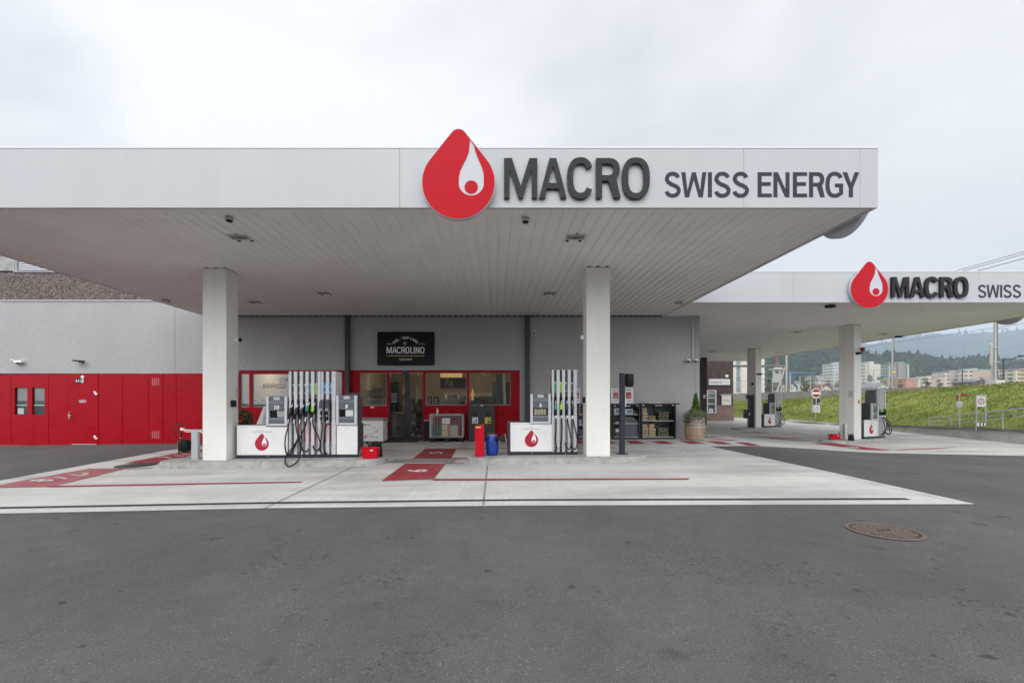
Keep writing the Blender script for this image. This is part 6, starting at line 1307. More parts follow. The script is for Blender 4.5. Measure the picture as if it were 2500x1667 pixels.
def logs(p0, p1, pt, pb, cols, rows, label, mm=None, dy=.10):
    x0_, x1_ = fx(p0, Y), fx(p1, Y); z0_, z1_ = fz(pb, Y), fz(pt, Y); a = MB(); w_ = (x1_ - x0_) / cols; h_ = (z1_ - z0_) / rows
    for i in range(cols):
        for j in range(rows):
            jx, jz = random.uniform(-.1, .1) * w_, random.uniform(-.05, .05) * h_; cx, cz = x0_ + (i + .5) * w_ + jx, z0_ + (j + .5) * h_ + jz; k = random.choice((3, 4, 5)); t0 = random.uniform(0, 6.28)
            a.prism([(cx + w_ * .55 * math.cos(t0 + 6.283 * q / k), cz + h_ * .55 * math.sin(t0 + 6.283 * q / k)) for q in range(k)], 0, .26, 0, VERT(Y + dy + .28 + random.uniform(-.01, .01)))
    for j in (.33, .7): a.box(x0_ - .004, x1_ + .004, Y + dy + .012, Y + dy + .016, z0_ + (z1_ - z0_) * j - .004, z0_ + (z1_ - z0_) * j + .004, 1)
    return tag(a.build('firewood_bundle', [mm or WM, BLK]), label, 'firewood', 'firewood bundles in the cabinet')
LW = 'lower shelf of the firewood cabinet'; UW = 'upper shelf of the firewood cabinet'
logs(1571.5, 1585, 1008, 1026, 4, 5, 'pale firewood bundle at the left of the ' + UW); logs(1572, 1582, 996, 1007.5, 3, 3, 'small firewood bundle on the left bundle, ' + UW)
logs(1586.5, 1604, 1015, 1026, 3, 3, 'low stack of split logs in the middle of the ' + UW, WOODB)
DW = mat('wrapped_wood', (.20, .155, .08), .4, var=.3, vscale=20)
logs(1613, 1636, 1006, 1025, 3, 4, 'brown wrapped firewood bundle at the right of the ' + UW, DW)
logs(1572, 1586, 1046, 1065, 4, 5, 'pale firewood bundle at the left of the ' + LW); logs(1572, 1584, 1035.5, 1045.5, 3, 3, 'small firewood bundle on the left bundle of the ' + LW)
logs(1588.5, 1604.5, 1047, 1065, 4, 5, 'pale firewood bundle in the middle of the ' + LW); logs(1589, 1601, 1035.5, 1046.5, 3, 3, 'small firewood bundle on the middle bundle of the ' + LW)
logs(1611, 1636, 1045, 1064.5, 4, 4, 'greenish wrapped firewood bundle at the right of the ' + LW, mat('wrapped_wood_green', (.26, .22, .12), .4, var=.3, vscale=20))
def goods(p0, p1, pt, pb, m, label, cat, name, dec=None):
    a = MB(); a.box(fx(p0, Y), fx(p1, Y), Y + .10, Y + .25, fz(pb, Y), fz(pt, Y), 0); mm = [m]
    if dec: a.box(fx(p0 + (p1 - p0) * .3, Y), fx(p1 - (p1 - p0) * .1, Y), Y + .096, Y + .10, fz(pb - (pb - pt) * .2, Y), fz(pt + (pb - pt) * .2, Y), 1); mm.append(dec)
    return tag(a.build(name, mm, bevel=.005), label, cat, 'goods in the glass cabinets')
PB = mat('box_art_blue', (.08, .2, .42), .5, var=.3, vscale=20)
goods(1502, 1514.5, 997, 1010, WHTE, 'blue and white box left of the post on the top shelf', 'box', 'product_box', PB); goods(1528, 1547, 998.5, 1010.5, WHTE, 'blue and white box right of the post on the top shelf', 'box', 'product_box', PB); goods(1549, 1556, 1003, 1010.5, PROD[5], 'small brown box at the right end of the top shelf', 'box', 'product_box')
goods(1502.5, 1514, 1029, 1032.5, PROD[1], 'flat red and white pack on the middle shelf left of the post', 'box', 'product_box', WHTE)
goods(1503.5, 1514, 1046, 1056, PROD[2], 'yellow and white pack stacked low in the cabinet left of the post', 'box', 'product_box', WHTE); goods(1504, 1514, 1058, 1065, PROD[5], 'brown box on the bottom shelf left of the post', 'box', 'product_box')
a = MB(); a.shape([[(fx(1527, Y), fz(1067, Y)), (fx(1560, Y), fz(1067, Y)), (fx(1560, Y), fz(1028, Y)), (fx(1548, Y), fz(1018, Y)), (fx(1527, Y), fz(1018, Y))]], .25, 0, VERT(Y + .36)); tag(a.build('appliance', MGR, bevel=.01), 'large slate grey appliance standing in the middle cabinet', 'appliance')
for k, (p0, p1, pt, pb, m) in enumerate(((1412, 1416, 994, 1011, PROD[0]), (1417, 1422, 996, 1011, PROD[1]), (1413, 1421, 1024, 1036, PROD[0]), (1412, 1422, 1050, 1066, PROD[4]), (1490, 1494, 1000, 1011, PROD[5]))):
    goods(p0, p1, pt, pb, m, ('narrow white pack', 'narrow red and pale pack', 'pale round pack', 'grey blue pack', 'dark brown pack')[k] + (' on the top shelf', ' on the top shelf', ' on the middle shelf', ' on the bottom shelf', ' on the top shelf')[k] + (' beside the hoses of pump 6' if k < 4 else ' just right of the white column'), 'box', 'product_box')
def poster(p0, p1, pt, pb, label, mark_):
    x0_, x1_ = fx(p0, Y), fx(p1, Y); z0_, z1_ = fz(pb, Y), fz(pt, Y); o = root('poster_stand', ((x0_ + x1_) / 2, Y + .2, z0_), label, 'poster', 'posters standing on the cabinets')
    Mp = Matrix(((1, 0, 0, 0), (0, .06, -1, Y + .2), (0, 1, .06, z0_), (0, 0, 0, 1))); h_ = z1_ - z0_; w_ = x1_ - x0_
    a = MB(); a.box(x0_, x1_, 0, h_, 0, .02, 0, M=Mp); a.build('board', WHTE, o)
    a = MB(); a.box(x0_ + .22 * w_, x1_ - .22 * w_, .30 * h_, .72 * h_, .021, .024, 0, M=Mp)
    if mark_: emblem_flat(a, (x0_ + x1_) / 2 + .05 * w_, z0_ * 0 + .42 * h_, .035, 0, 1, Mp @ Matrix.Translation((0, 0, .026)))
    else: a.box((x0_ + x1_) / 2 - .12 * w_, (x0_ + x1_) / 2 + .12 * w_, .34 * h_, .50 * h_, .024, .027, 2, M=Mp)
    for k, (f0, f1) in enumerate(((.12, .88), (.2, .8))): a.box(x0_ + f0 * w_, x0_ + f1 * w_, (.88 - .06 * k) * h_, (.905 - .06 * k) * h_, .021, .023, 3, M=Mp)
    for k in range(3): a.box(x0_ + .25 * w_, x0_ + .75 * w_, (.22 - .05 * k) * h_, (.235 - .05 * k) * h_, .021, .023, 2, M=Mp)
    a.build('print', [mat('poster_red', (.36, .045, .04), .5), WHT, mat('poster_grey_print', (.38, .36, .35), .6), mat('poster_text', (.12, .12, .12), .6)], o)
poster(1495.5, 1519, 947, 984.5, 'white poster with red square, left one of the pair beside the charcoal post', False)
poster(1527, 1550.5, 946, 984, 'white poster with red square and drop, right one of the pair beside the charcoal post', True)
poster(1405, 1419.5, 947, 984, 'white poster half hidden between pump 6 and the right column', False)

# barrel planter
xq, yq = fx(1697, 14.6), 14.6; zg = G(xq, yq)
o = root('barrel_planter', (xq, yq, zg), 'old oak barrel planter with steel hoops holding grasses and ivy at the building corner', 'planter')
r_ = .335; hB = fz(1022, yq) - zg
prof = [(0, 0), (r_ * .80, 0), (r_ * .90, hB * .12), (r_ * .985, hB * .33), (r_, hB * .5), (r_ * .98, hB * .67), (r_ * .89, hB * .88), (r_ * .82, hB), (r_ * .74, hB), (r_ * .74, hB - .06), (0, hB - .06)]
a = MB(); n_ = 30; a.lathe(prof, (xq, yq, zg), n_); a.build('barrel', OAK, o)
for f0, f1 in ((.02, .08), (.20, .245), (.62, .665), (.76, .80), (.88, .92)):
    b = MB(); rf = lambda f: r_ * (.80 + .20 * math.sin(math.pi * min(1, max(0, f * .96 + .02)))); b.lathe([(rf(f0) + .006, hB * f0), (rf((f0 + f1) / 2) + .009, hB * (f0 + f1) / 2), (rf(f1) + .006, hB * f1)], (xq, yq, zg), 30); b.build('hoop', ALU if f0 > .5 else mat('weathered_hoop', (.30, .25, .21), .6, var=.2), o)
GRS = foliage('blade_green', (.08, .11, .05), (.30, .32, .18), 9); random.seed(5)
a = MB()
for k in range(400):
    t = random.uniform(0, 6.283); l = random.uniform(.26, .56); dr_ = random.uniform(-.1, .60); zt0 = zg + hB; w_ = .0036
    P = [(xq, yq, zt0), (xq + .35 * l * math.cos(t), yq + .35 * l * math.sin(t), zt0 + .34 * random.uniform(.5, 1)), (xq + .85 * l * math.cos(t), yq + .85 * l * math.sin(t), zt0 + .22 - dr_ * .3), (xq + 1.05 * l * math.cos(t), yq + 1.05 * l * math.sin(t), zt0 - dr_ * .6)]
    vx, vy = -math.sin(t) * w_, math.cos(t) * w_; vs = []
    for i_, p in enumerate(P): q = (1, 1, .8, .15)[i_]; vs += [(p[0] - vx * q, p[1] - vy * q, p[2]), (p[0] + vx * q, p[1] + vy * q, p[2])]
    a.add(vs, [(0, 1, 3, 2), (2, 3, 5, 4), (4, 5, 7, 6)], 0)
a.build('grass_tuft', GRS, o)
a = MB(); zc0 = zg + hB; n_ = 900
for k in range(n_):
    f = random.random(); t = random.uniform(0, 6.283); rr_ = (.15 + .03 * random.random()) * (1 - f) ** .75 + .012; p = Vector((xq + .02 + rr_ * math.cos(t) * random.uniform(.5, 1), yq + rr_ * math.sin(t) * random.uniform(.5, 1), zc0 + .12 + f * .72)); u = Vector((math.cos(t) * .4, math.sin(t) * .4, 1)).normalized(); v = u.orthogonal().normalized(); s_ = .028
    v = Matrix.Rotation(random.uniform(0, 6), 3, u) @ v; a.add([p - u * s_, p + v * s_ * .5, p + u * s_ * 1.3, p - v * s_ * .5], [(0, 1, 2, 3)])
a.build('dwarf_conifer', foliage('conifer_green', (.03, .10, .01), (.10, .24, .03), 8), o)
a = MB()
for t0, l in ((-1.1, .5), (-.8, .62), (-1.35, .4), (-.5, .45), (-2.6, .35), (-2.2, .28)):
    for k in range(int(l * 130)):
        f = random.random() * l; rr_ = r_ * (.84 + .2 * f) + random.uniform(0, .05); t = t0 + random.gauss(0, .12); leaves(a, (xq + rr_ * math.cos(t), yq + rr_ * math.sin(t), zg + hB - f), (.03, .03, .03), 1, .022)
leaves(a, (xq, yq, zg + hB + .06), (.33, .33, .10), 260, .028)
leaves(a, (xq - .28, yq - .05, zg + hB - .02), (.13, .2, .2), 260, .025); a.build('ivy', LEAF, o)
a = MB()
for k in range(50): t = random.uniform(-2.3, -.8); leaves(a, (xq + .32 * math.cos(t), yq + .32 * math.sin(t), zg + hB + random.uniform(-.04, .06)), (.04, .03, .03), 2, .014)
a.build('white_blossom', WHT, o)

# ------------------------------------------------------------------ neighbouring wooden building
YB = 35.6; g0 = -.09
wb = root('wooden_warehouse', (fx(1758, YB), YB, g0), 'dark brown wooden warehouse with a granite base beyond the shop corner', 'building')
a = MB(); a.box(fx(1600, YB), fx(1790, YB), YB, YB + 12, fz(989.5, YB), 8.0); a.build('plank_wall', planks('weathered_planks', (.085, .058, .055)), wb)
a = MB(); a.box(fx(1600, YB), fx(1790.5, YB), YB - .05, YB - .003, g0 - .1, fz(989.5, YB)); a.box(fx(1790, YB) - .001, fx(1790, YB) + .05, YB, YB + 12, g0 - .1, fz(989.5, YB)); a.build('granite_base', mat('pink_granite', (.23, .155, .135), .8, var=.25, vscale=4, bump=.2), wb)
a = MB(); a.box(fx(1600, YB) - .5, fx(1790, YB) + .6, YB - 1, YB + 12.5, 8.002, 8.3); a.build('roof', DGR, wb)
f = MB(); xa, xb_ = fx(1724, YB), fx(1747.5, YB); za, zb2 = fz(1008.6, YB), fz(952, YB)
for b in ((xa, xa + .1, za, zb2), (xb_ - .12, xb_, za, zb2), (xa + .1, xb_ - .12, za, za + .08), (xa + .1, xb_ - .12, zb2 - .08, zb2)): f.box(b[0], b[1], YB - .12, YB - .055, b[2], b[3])
fo = f.build('window', ALU, wb)
a = MB(); a.box(xa + .1, xb_ - .12, YB - .07, YB - .052, za + .08, zb2 - .08, 0); 
for q in (959.5, 971, 985.5): a.box(xa + .1, xb_ - .15, YB - .09, YB - .071, fz(q + .8, YB), fz(q - .8, YB), 1)
a.box(fx(1730, YB), fx(1739.5, YB), YB - .09, YB - .071, fz(1007, YB), fz(997.5, YB), 1); a.build('pane', [mat('pane_dull', (.08, .09, .085), .15, var=.4, vscale=2), WHT], fo)
a = MB(); a.shape([[(fx(1732, YB), fz(1005, YB)), (fx(1734.6, YB), fz(1002.5, YB)), (fx(1737.5, YB), fz(1005, YB)), (fx(1737.5, YB), fz(999.5, YB)), (fx(1734.6, YB), fz(1001.8, YB)), (fx(1732, YB), fz(999.5, YB))]], 0, 0, VERT(YB - .093)); a.build('bow_tie_mark', BLK, fo)
s_ = root('company_sign', (fx(1755, YB), YB - .1, fz(939, YB)), 'long white sign reading Sumoto AG on the brown planks', 'sign', 'white signs on the wooden building')
a = MB(); a.box(fx(1730, YB), fx(1781, YB), YB - .08, YB - .003, fz(939.5, YB), fz(925, YB)); a.build('sign_board', WHTE, s_)
a = MB(); a.text('Sumoto AG', fx(1733, YB), fx(1761.5, YB), fz(935, YB), fz(929.5, YB), 0, VERT(YB - .083), off=.01); a.build('sign_lettering', mat('navy_letter', (.03, .03, .06), .6), s_)
a = MB(); a.text('Hobbis', fx(1764, YB), fx(1779.5, YB), fz(934.5, YB), fz(930, YB), 0, VERT(YB - .083), off=.01); a.build('orange_lettering', mat('gold_letter', (.55, .38, .12), .6), s_)
s_ = root('company_sign', (fx(1771, YB), YB - .1, fz(988.5, YB)), 'square white sign with gold lettering above the granite base', 'sign', 'white signs on the wooden building')
a = MB(); a.box(fx(1760, YB), fx(1783, YB), YB - .14, YB - .055, fz(988.5, YB), fz(965, YB)); a.box(fx(1756, YB), fx(1784, YB), YB - .2, YB - .052, fz(964, YB), fz(962.6, YB)); a.build('sign_board', WHTE, s_)
a = MB(); a.text('Hobbis', fx(1762, YB), fx(1781, YB), fz(980, YB), fz(973.5, YB), 0, VERT(YB - .143), off=.01); a.build('orange_lettering', _M['gold_letter'], s_)
a = MB(); a.lathe([(0, .1), (.12, .08), (.12, -.1), (0, -.14)], (fx(1772, YB), YB - .15, fz(918, YB)), 12); tag(a.build('wall_lamp', WHT), 'small white round lamp above the long sign on the brown planks', 'lamp')
Yp = 30.0; a = MB(); a.box(fx(1714.5, Yp), fx(1726, Yp), Yp, Yp + .35, -.1, 4.48); tag(a.build('timber_post', mat('dark_timber', (.045, .032, .028), .8, var=.2)), 'thick dark brown timber post just right of the shop corner', 'post')
a = MB(); a.box(fx(1718, 27), fx(1748, 27), 27, 27.05, fz(966, 27), fz(964, 27)); a.box(fx(1718, 27), fx(1722, 27), 27, 27.05, fz(972, 27), fz(966, 27)); tag(a.build('wall_bracket', ALU), 'thin horizontal metal bar in the passage right of the shop corner', 'bar')
a = MB(); a.box(fx(1640, 33), fx(1713, 33), 33.0, 33.4, -.1, 4.4); tag(a.build('recess_dark_sheet', DRK), 'near black sheet standing in for the shaded recess behind the shop corner', 'wall')  # sheet coloured near black for the shade of the recess
# ------------------------------------------------------------------ embankment, low wall, railway edge
prof_y = [8, 12, 16.5, 20, 24, 30, 37, 46, 60, 95]
foot = [(18.3, .42), (18.9, .45), (19.85, .43), (20.7, .33), (21.5, .20), (23.0, -.06), (24.0, -.09), (24.1, -.09), (24.1, -.09), (24.1, -.09)]
top = [(25.5, 2.5), (26.0, 2.5), (27.0, 2.5), (27.6, 2.5), (28.4, 2.45), (29.4, 2.32), (29.9, 2.02), (29.95, 1.67), (29.95, 1.45), (29.95, 1.3)]
def lerp_tab(y, tab):
    for i in range(len(prof_y) - 1):
        if prof_y[i] <= y <= prof_y[i + 1] or i == len(prof_y) - 2:
            t = (y - prof_y[i]) / (prof_y[i + 1] - prof_y[i]); return tuple(a_ + (b - a_) * t for a_, b in zip(tab[i], tab[i + 1]))
def slope(y, s):
    f, t = lerp_tab(y, foot), lerp_tab(y, top); x = f[0] + (t[0] - f[0]) * s; z = f[1] + (t[1] - f[1]) * (s ** .85)
    return x, z + (.10 * noise.noise((x * .5, y * .35, 0)) + .05 * noise.noise((x * 1.7, y * 1.7, 3))) * min(1, 6 * s * (1 - s) + .1)
a = MB(); ys = [8 + i * .5 for i in range(175)]; ns = 16
vs = []
for y in ys:
    for k in range(ns + 1): x, z = slope(y, k / ns); vs.append((x, y, z))
a.add(vs, [(j * (ns + 1) + k, j * (ns + 1) + k + 1, (j + 1) * (ns + 1) + k + 1, (j + 1) * (ns + 1) + k) for j in range(len(ys) - 1) for k in range(ns)], 0, True)
GR = foliage('meadow_green', (.10, .15, .02), (.31, .31, .08), .55)
tag(a.build('embankment', GR, origin=(26, 40, 0)), kind='structure')
random.seed(9); a = MB()
for _ in range(34000):
    y = 12 + 55 * random.random() ** 1.6; s_ = random.random(); x, z = slope(y, s_); h_ = random.uniform(.04, .13) * (.45 if s_ < .12 else 1) * (1.0 if y < 40 else 1.4); t = random.uniform(0, 6.28); w_ = random.uniform(.012, .03) * (1 + y / 40)
    dx, dy = math.cos(t) * w_, math.sin(t) * w_; lx, ly = random.uniform(-.5, .5) * h_, random.uniform(-.5, .5) * h_
    a.add([(x - dx, y - dy, z - .02), (x + dx, y + dy, z - .02), (x + lx, y + ly, z + h_)], [(0, 1, 2)], random.choice((0, 0, 1, 2)))
for _ in range(800):   # weedy rim along the top
    y = random.uniform(14, 34); x, z = slope(y, random.uniform(.9, 1.0)); leaves(a, (x, y, z + .08), (.12, .12, .10), 3, .06, 1)
tag(a.build('grass', [foliage('blade_a', (.11, .17, .022), (.30, .34, .07), .55), foliage('blade_b', (.20, .22, .05), (.38, .36, .13), .55), foliage('blade_c', (.06, .11, .015), (.20, .27, .045), .55)], origin=(26, 40, 0)), kind='stuff')
# low retaining wall in front of the slope
a = MB(); ly = [8, 12, 16.5, 20, 24, 30, 37, 44]
def lw(y): x, z = lerp_tab(y, foot); return x, z
LWM = mat('old_concrete_wall', (.62, .61, .575), .9, var=.15, vscale=2.5, bump=.3, bscale=20, dirt=.5, dirtcol=(.22, .21, .18), stretch=(1, 1, 1.6))
n_ = 0; fine = [8 + .5 * i for i in range(60)]
for y0_, y1_ in zip(fine, fine[1:]):
    (xa, za), (xb_, zb2) = lw(y0_), lw(y1_); za = max(za, -.0); zb2 = max(zb2, -.0)
    vs = [(xa - .18, y0_, -.3), (xb_ - .18, y1_, -.3), (xb_ - .12, y1_, zb2 + .03), (xa - .12, y0_, za + .03), (xb_ + .10, y1_, zb2 + .03), (xa + .10, y0_, za + .03)]
    a.add(vs, [(0, 3, 2, 1), (3, 5, 4, 2)])
lwall = a.build('retaining_wall', LWM, origin=(20, 22, 0)); tag(lwall, 'low stained concrete retaining wall at the foot of the grass slope', 'wall')
a = MB()
for y0_, y1_ in zip(fine, fine[1:]):
    if y1_ > 30: break
    (xa, za), (xb_, zb2) = lw(y0_), lw(y1_)
    a.add([(xa - .19, y0_, za - .08 - .03 * math.sin(y0_ * 1.3)), (xb_ - .19, y1_, zb2 - .08 - .03 * math.sin(y1_ * 1.3)), (xb_ - .19, y1_, zb2 + .034), (xa - .19, y0_, za + .034), (xb_ - .10, y1_, zb2 + .036), (xa - .10, y0_, za + .036)], [(0, 3, 2, 1), (3, 5, 4, 2)])
a.build('coping', mat('mossy_coping', (.20, .195, .17), .9, var=.5, vscale=1.4, bump=.3, dirt=.7, dirtcol=(.32, .31, .28)), lwall)
# tall concrete wall above the slope
a = MB(); wy = [29.5, 33, 38, 47, 60, 95]
for y0_, y1_ in zip(wy, wy[1:]):
    nseg = max(1, int((y1_ - y0_) / 2.4))
    for k in range(nseg):
        ya = y0_ + (y1_ - y0_) * k / nseg; yb = y0_ + (y1_ - y0_) * (k + 1) / nseg; xa, xb_ = lerp_tab(ya, top)[0] + .02, lerp_tab(yb, top)[0] + .02
        a.add([(xa, ya + .012, .8), (xb_, yb - .012, .8), (xb_, yb - .012, 2.5), (xa, ya + .012, 2.5), (xa + .25, ya + .012, 2.5), (xb_ + .25, yb - .012, 2.5)], [(0, 3, 2, 1), (3, 4, 5, 2)])
cw = a.build('railway_wall', mat('panel_concrete', (.34, .325, .295), .9, var=.2, vscale=3, bump=.2, dirt=.5, dirtcol=(.2, .19, .16)), origin=(30, 45, .8)); tag(cw, 'long pale concrete wall of the railway on top of the grass slope', 'wall')
a = MB(); a.add([(30.0, 28, 2.44), (30.0, 96, 2.44), (70, 96, 2.44), (70, 28, 2.44)], [(0, 3, 2, 1)]); a.add([(25.4, 8, 2.44), (29.5, 30, 2.44), (70, 30, 2.44), (70, 8, 2.44)], [(0, 3, 2, 1)]); a.add([(70, 8, 2.44), (70, 96, 2.44), (90, 96, 0), (90, 8, 0)], [(0, 3, 2, 1)])
tag(a.build('railway_ground', mat('ballast', (.16, .145, .13), .95, var=.35, vscale=8, bump=.5), origin=(50, 50, 2.4)), kind='structure')
a = MB(); random.seed(21)
for k in range(240):
    y = 16 + 16 * k / 240; x, z = slope(y, 1.0); s_ = random.uniform(.05, .13); a.box(x + .1, x + .1 + s_ * 2, y, y + s_, z - .05, z + s_ * .7)
tag(a.build('rubble', mat('dark_rubble', (.07, .062, .05), .95, var=.3, vscale=10), origin=(28, 24, 2.4)), kind='stuff')
# kerb in front of the far slope
a = MB()
kp = [(23.6, 36), (23.7, 44), (23.7, 60)]
for (xa, ya), (xb_, yb) in zip(kp, kp[1:]): a.add([(xa, ya, -.1), (xb_, yb, -.1), (xb_, yb, .02), (xa, ya, .02), (xa + .2, ya, .02), (xb_ + .2, yb, .02)], [(0, 3, 2, 1), (3, 4, 5, 2)])
tag(a.build('kerb', KERB), kind='structure')
a = MB(); a.add([(22.6, 30.5, -.055), (25.6, 30.5, -.055), (24.2, 33.5, -.05), (22.2, 33.5, -.05)], [(0, 1, 2, 3)]); tag(a.build('verge_strip', mat('wet_earth', (.08, .07, .055), .9, var=.2)), kind='structure')

# mesh fence on the railway wall
fe = root('mesh_fence', (30.1, 50, 2.5), 'grey wire mesh fence with thin posts on top of the pale railway wall', 'fence')
for px in (1792, 1809, 1848, 1885.5, 1907, 1929, 1953, 1979, 2006, 2035, 2133, 2170):
    X_ = 30.05; Yp_ = X_ * F / (px - CX); a = MB(); a.cyl((X_, Yp_, 2.45), (X_, Yp_, 4.0), .04, n=6); a.build('fence_post', ALU, fe)
a = MB()
for z, r_ in ((4.0, .018), (3.3, .008), (2.62, .008)): a.tube([(30.05, 32.5, z), (30.05, 60, z)], r_, 4, 0, 1)
for k in range(150): y = 33 + k * .185; a.tube([(30.05, y, 2.55), (30.05, y, 4.0)], .0028, 3, 0, 1)
for k in range(10): z = 2.6 + k * .14; a.tube([(30.05, 33, z), (30.05, 60, z)], .0028, 3, 0, 1)
a.build('wire_mesh', ALU, fe)

# catenary masts and wires
def mast(px0, px1, X_, zb_, zt_, label, arm=None, lattice=False):
    pc = (px0 + px1) / 2; Y_ = X_ * F / (pc - CX); w_ = (px1 - px0) * Y_ / F * .5; o = root('catenary_mast', (X_, Y_, zb_), label, 'mast', 'railway catenary masts')
    dy = .5 * w_; a = MB(); a.box(X_ - w_ * .6, X_ + w_ * .1, Y_ - dy, Y_ + dy * .4, zb_, zt_); a.build('light_flange', mat('mast_pale', (.42, .42, .40), .5, var=.1), o)
    a = MB(); a.box(X_ + w_ * .103, X_ + w_ * .8, Y_ - dy * .9, Y_ + dy * .4, zb_, zt_); a.build('dark_flange', mat('mast_dark', (.13, .125, .12), .6, var=.2), o)
    return o, X_, Y_, w_
m1, x, y, w_ = mast(1916, 1924.5, 30.6, 2.45, 9.5, 'railway mast with a slanting strut and long bracket, seen left of the blue crane')
a = MB(); a.tube([(fx(1896, y), y, 2.5), (fx(1908, y), y, fz(925, y)), (fx(1916, y), y, fz(896, y))], .09, 6, 0, 1); a.build('strut', mat('mast_pale', (.42, .42, .4), .5), m1)
a = MB(); a.tube([(fx(1790, y), y, fz(892.5, y)), (x, y, fz(893.5, y))], .09, 6, 0, 1); a.tube([(fx(1790, y), y, fz(894.8, y)), (x, y, fz(896, y))], .05, 6, 0, 1); a.build('bracket_arm', mat('arm_green_grey', (.16, .17, .16), .5), m1)
m2, x2_, y2_, w_ = mast(2176, 2181.8, 33.0, 2.45, 10, 'slim railway mast with a small yellow plate in the middle of the open view')
a = MB(); a.box(x2_ - .12, x2_ + .12, y2_ - .14, y2_ - .13, fz(911, y2_), fz(905.5, y2_)); a.build('yellow_plate', YEL, m2)
m3, x3_, y3_, w_ = mast(2424, 2435, 29.5, 2.4, 8.5, 'big railway mast at the right under the canopy end with a slim tube')
a = MB(); a.cyl((fx(2419.5, y3_), y3_, fz(892, y3_)), (fx(2419.5, y3_), y3_, fz(841, y3_)), .075, n=12); a.cyl((fx(2422, y3_), y3_, fz(926, y3_)), (fx(2421, y3_), y3_, fz(893, y3_)), .03, n=8); a.lathe([(.075, 0), (.05, .05), (0, .07)], (fx(2419.5, y3_), y3_, fz(841, y3_)), 12); a.build('transformer_tube', mat('mast_pale', (.42, .42, .4), .5), m3)
a = MB()
for q in (848, 883.5, 904): a.box(fx(2418, y3_), fx(2436, y3_), y3_ - .14, y3_ - .125, fz(q + .7, y3_), fz(q - .7, y3_))
a.box(fx(2434, y3_), fx(2462, y3_), y3_ - .05, y3_ + .05, fz(803.5, y3_), fz(801.5, y3_)); a.build('clamp', ALU, m3)
a = MB(); a.box(fx(2418, y3_), fx(2440, y3_), y3_ - .3, y3_ + .3, 2.1, fz(928, y3_)); a.build('foundation', LWM, m3)
a = MB(); wires = []
for X_, z, r_ in ((31.5, 7.0, .014), (31.5, 8.3, .014), (34.5, 7.0, .014), (34.5, 8.4, .014), (38, 7.1, .015), (38, 8.5, .015), (29.0, 9.35, .02), (29.6, 9.75, .018), (30.0, 10.0, .018)):
    o = MB(); P = []
    for k in range(41):
        y = 14 + k * 3.4; sg_ = .5 * (((y % 30) / 15 - 1) ** 2) if z in (8.3, 8.4, 8.5) else 0; P.append((X_, y, z + sg_))
    o.tube(P, r_, 4, 0, 1); wr = o.build('overhead_wire', mat('wire_dark', (.10, .10, .11), .5), origin=(X_, 80, z)); wires.append(wr)
    tag(wr, 'thin dark overhead railway wire running level above the grass slope', 'wire', 'overhead railway wires')

# signs and handrail on the slope foot
def on_wall(px, off=.1):      # point on top of the low wall under a photo column
    y = 20.0
    for _ in range(60):
        x = lw(max(8.1, min(43, y)))[0] + off; y = .5 * y + .5 * x * F / (px - CX)
    return x, y, lw(y)[1]
x, y, z = on_wall(2395, -.04); o = root('speed_sign', (x, y, z), 'framed white 30 zone sign with black and white chevrons between two posts', 'road sign')
z = fz(1046.5, y); xa, xb_ = fx(2383.3, y), fx(2406, y); zt_ = fz(964.5, y)
for q in (xa, xb_): b = MB(); b.box(q - .022, q + .022, y - .02, y + .02, z - .1, zt_); b.build('post', ALU, o)
a = MB(); a.box(xa - .03, xb_ + .03, y - .03, y + .03, zt_ + .001, zt_ + .03); a.build('top_bar', ALU, o)
a = MB(); zl = fz(992.5, y); a.box(xa + .025, xb_ - .025, y - .012, y + .012, zl, zt_ - .04, 0); cx_, cz_ = (xa + xb_) / 2, fz(980, y); V = VERT(y - .014)
R1 = 8 * y / F; ring = lambda r: [(cx_ + r * math.cos(t * .2618), cz_ + r * math.sin(t * .2618)) for t in range(24)]
a.shape([ring(R1), ring(R1 * .72)], 0, 1, V); a.text('30', cx_ - R1 * .42, cx_ + R1 * .42, cz_ - R1 * .32, cz_ + R1 * .32, 2, V, off=.02); a.text('ZONE', cx_ - R1 * .5, cx_ + R1 * .5, cz_ + R1 * 1.12, cz_ + R1 * 1.32, 2, V); a.build('sign_plate', [WHTE, mat('sign_ring_red', (.30, .01, .02), .4), mat('sign_print', (.05, .05, .07), .5)], o)
a = MB(); z0_, z1_ = fz(1040, y), fz(1031.5, y); a.box(xa + .025, xb_ - .025, y - .012, y + .012, z0_, z1_, 0); wq = (xb_ - xa - .05) / 4; zc = (z0_ + z1_) / 2; V = VERT(y - .0135)
for k in (0.9, 2.5): 
    u = xa + .025 + k * wq; a.shape([[(u, zc), (u + wq * .55, z1_), (u + wq * 1.25, z1_), (u + wq * .7, zc), (u + wq * 1.25, z0_), (u + wq * .55, z0_)]], 0, 1, V)
a.shape([[(xa + .025, z1_), (xa + .06, z1_), (xa + .025, z1_ - .03)], [(xa + .025, z0_), (xa + .025, z0_ + .03), (xa + .06, z0_)]], 0, 1, V); a.build('chevron_plate', [WHT, BLK], o)
x, y, z = on_wall(2342, -.06); o = root('signpost', (x, y, z), 'grey signpost with red and yellow direction arrows and the back of a round sign', 'signpost')
z = fz(1044, y); xp = fx(2342.8, y); a = MB(); a.cyl((xp, y, z - .1), (xp - .02, y, fz(960.5, y)), .028, n=10); a.build('post', ALU, o)
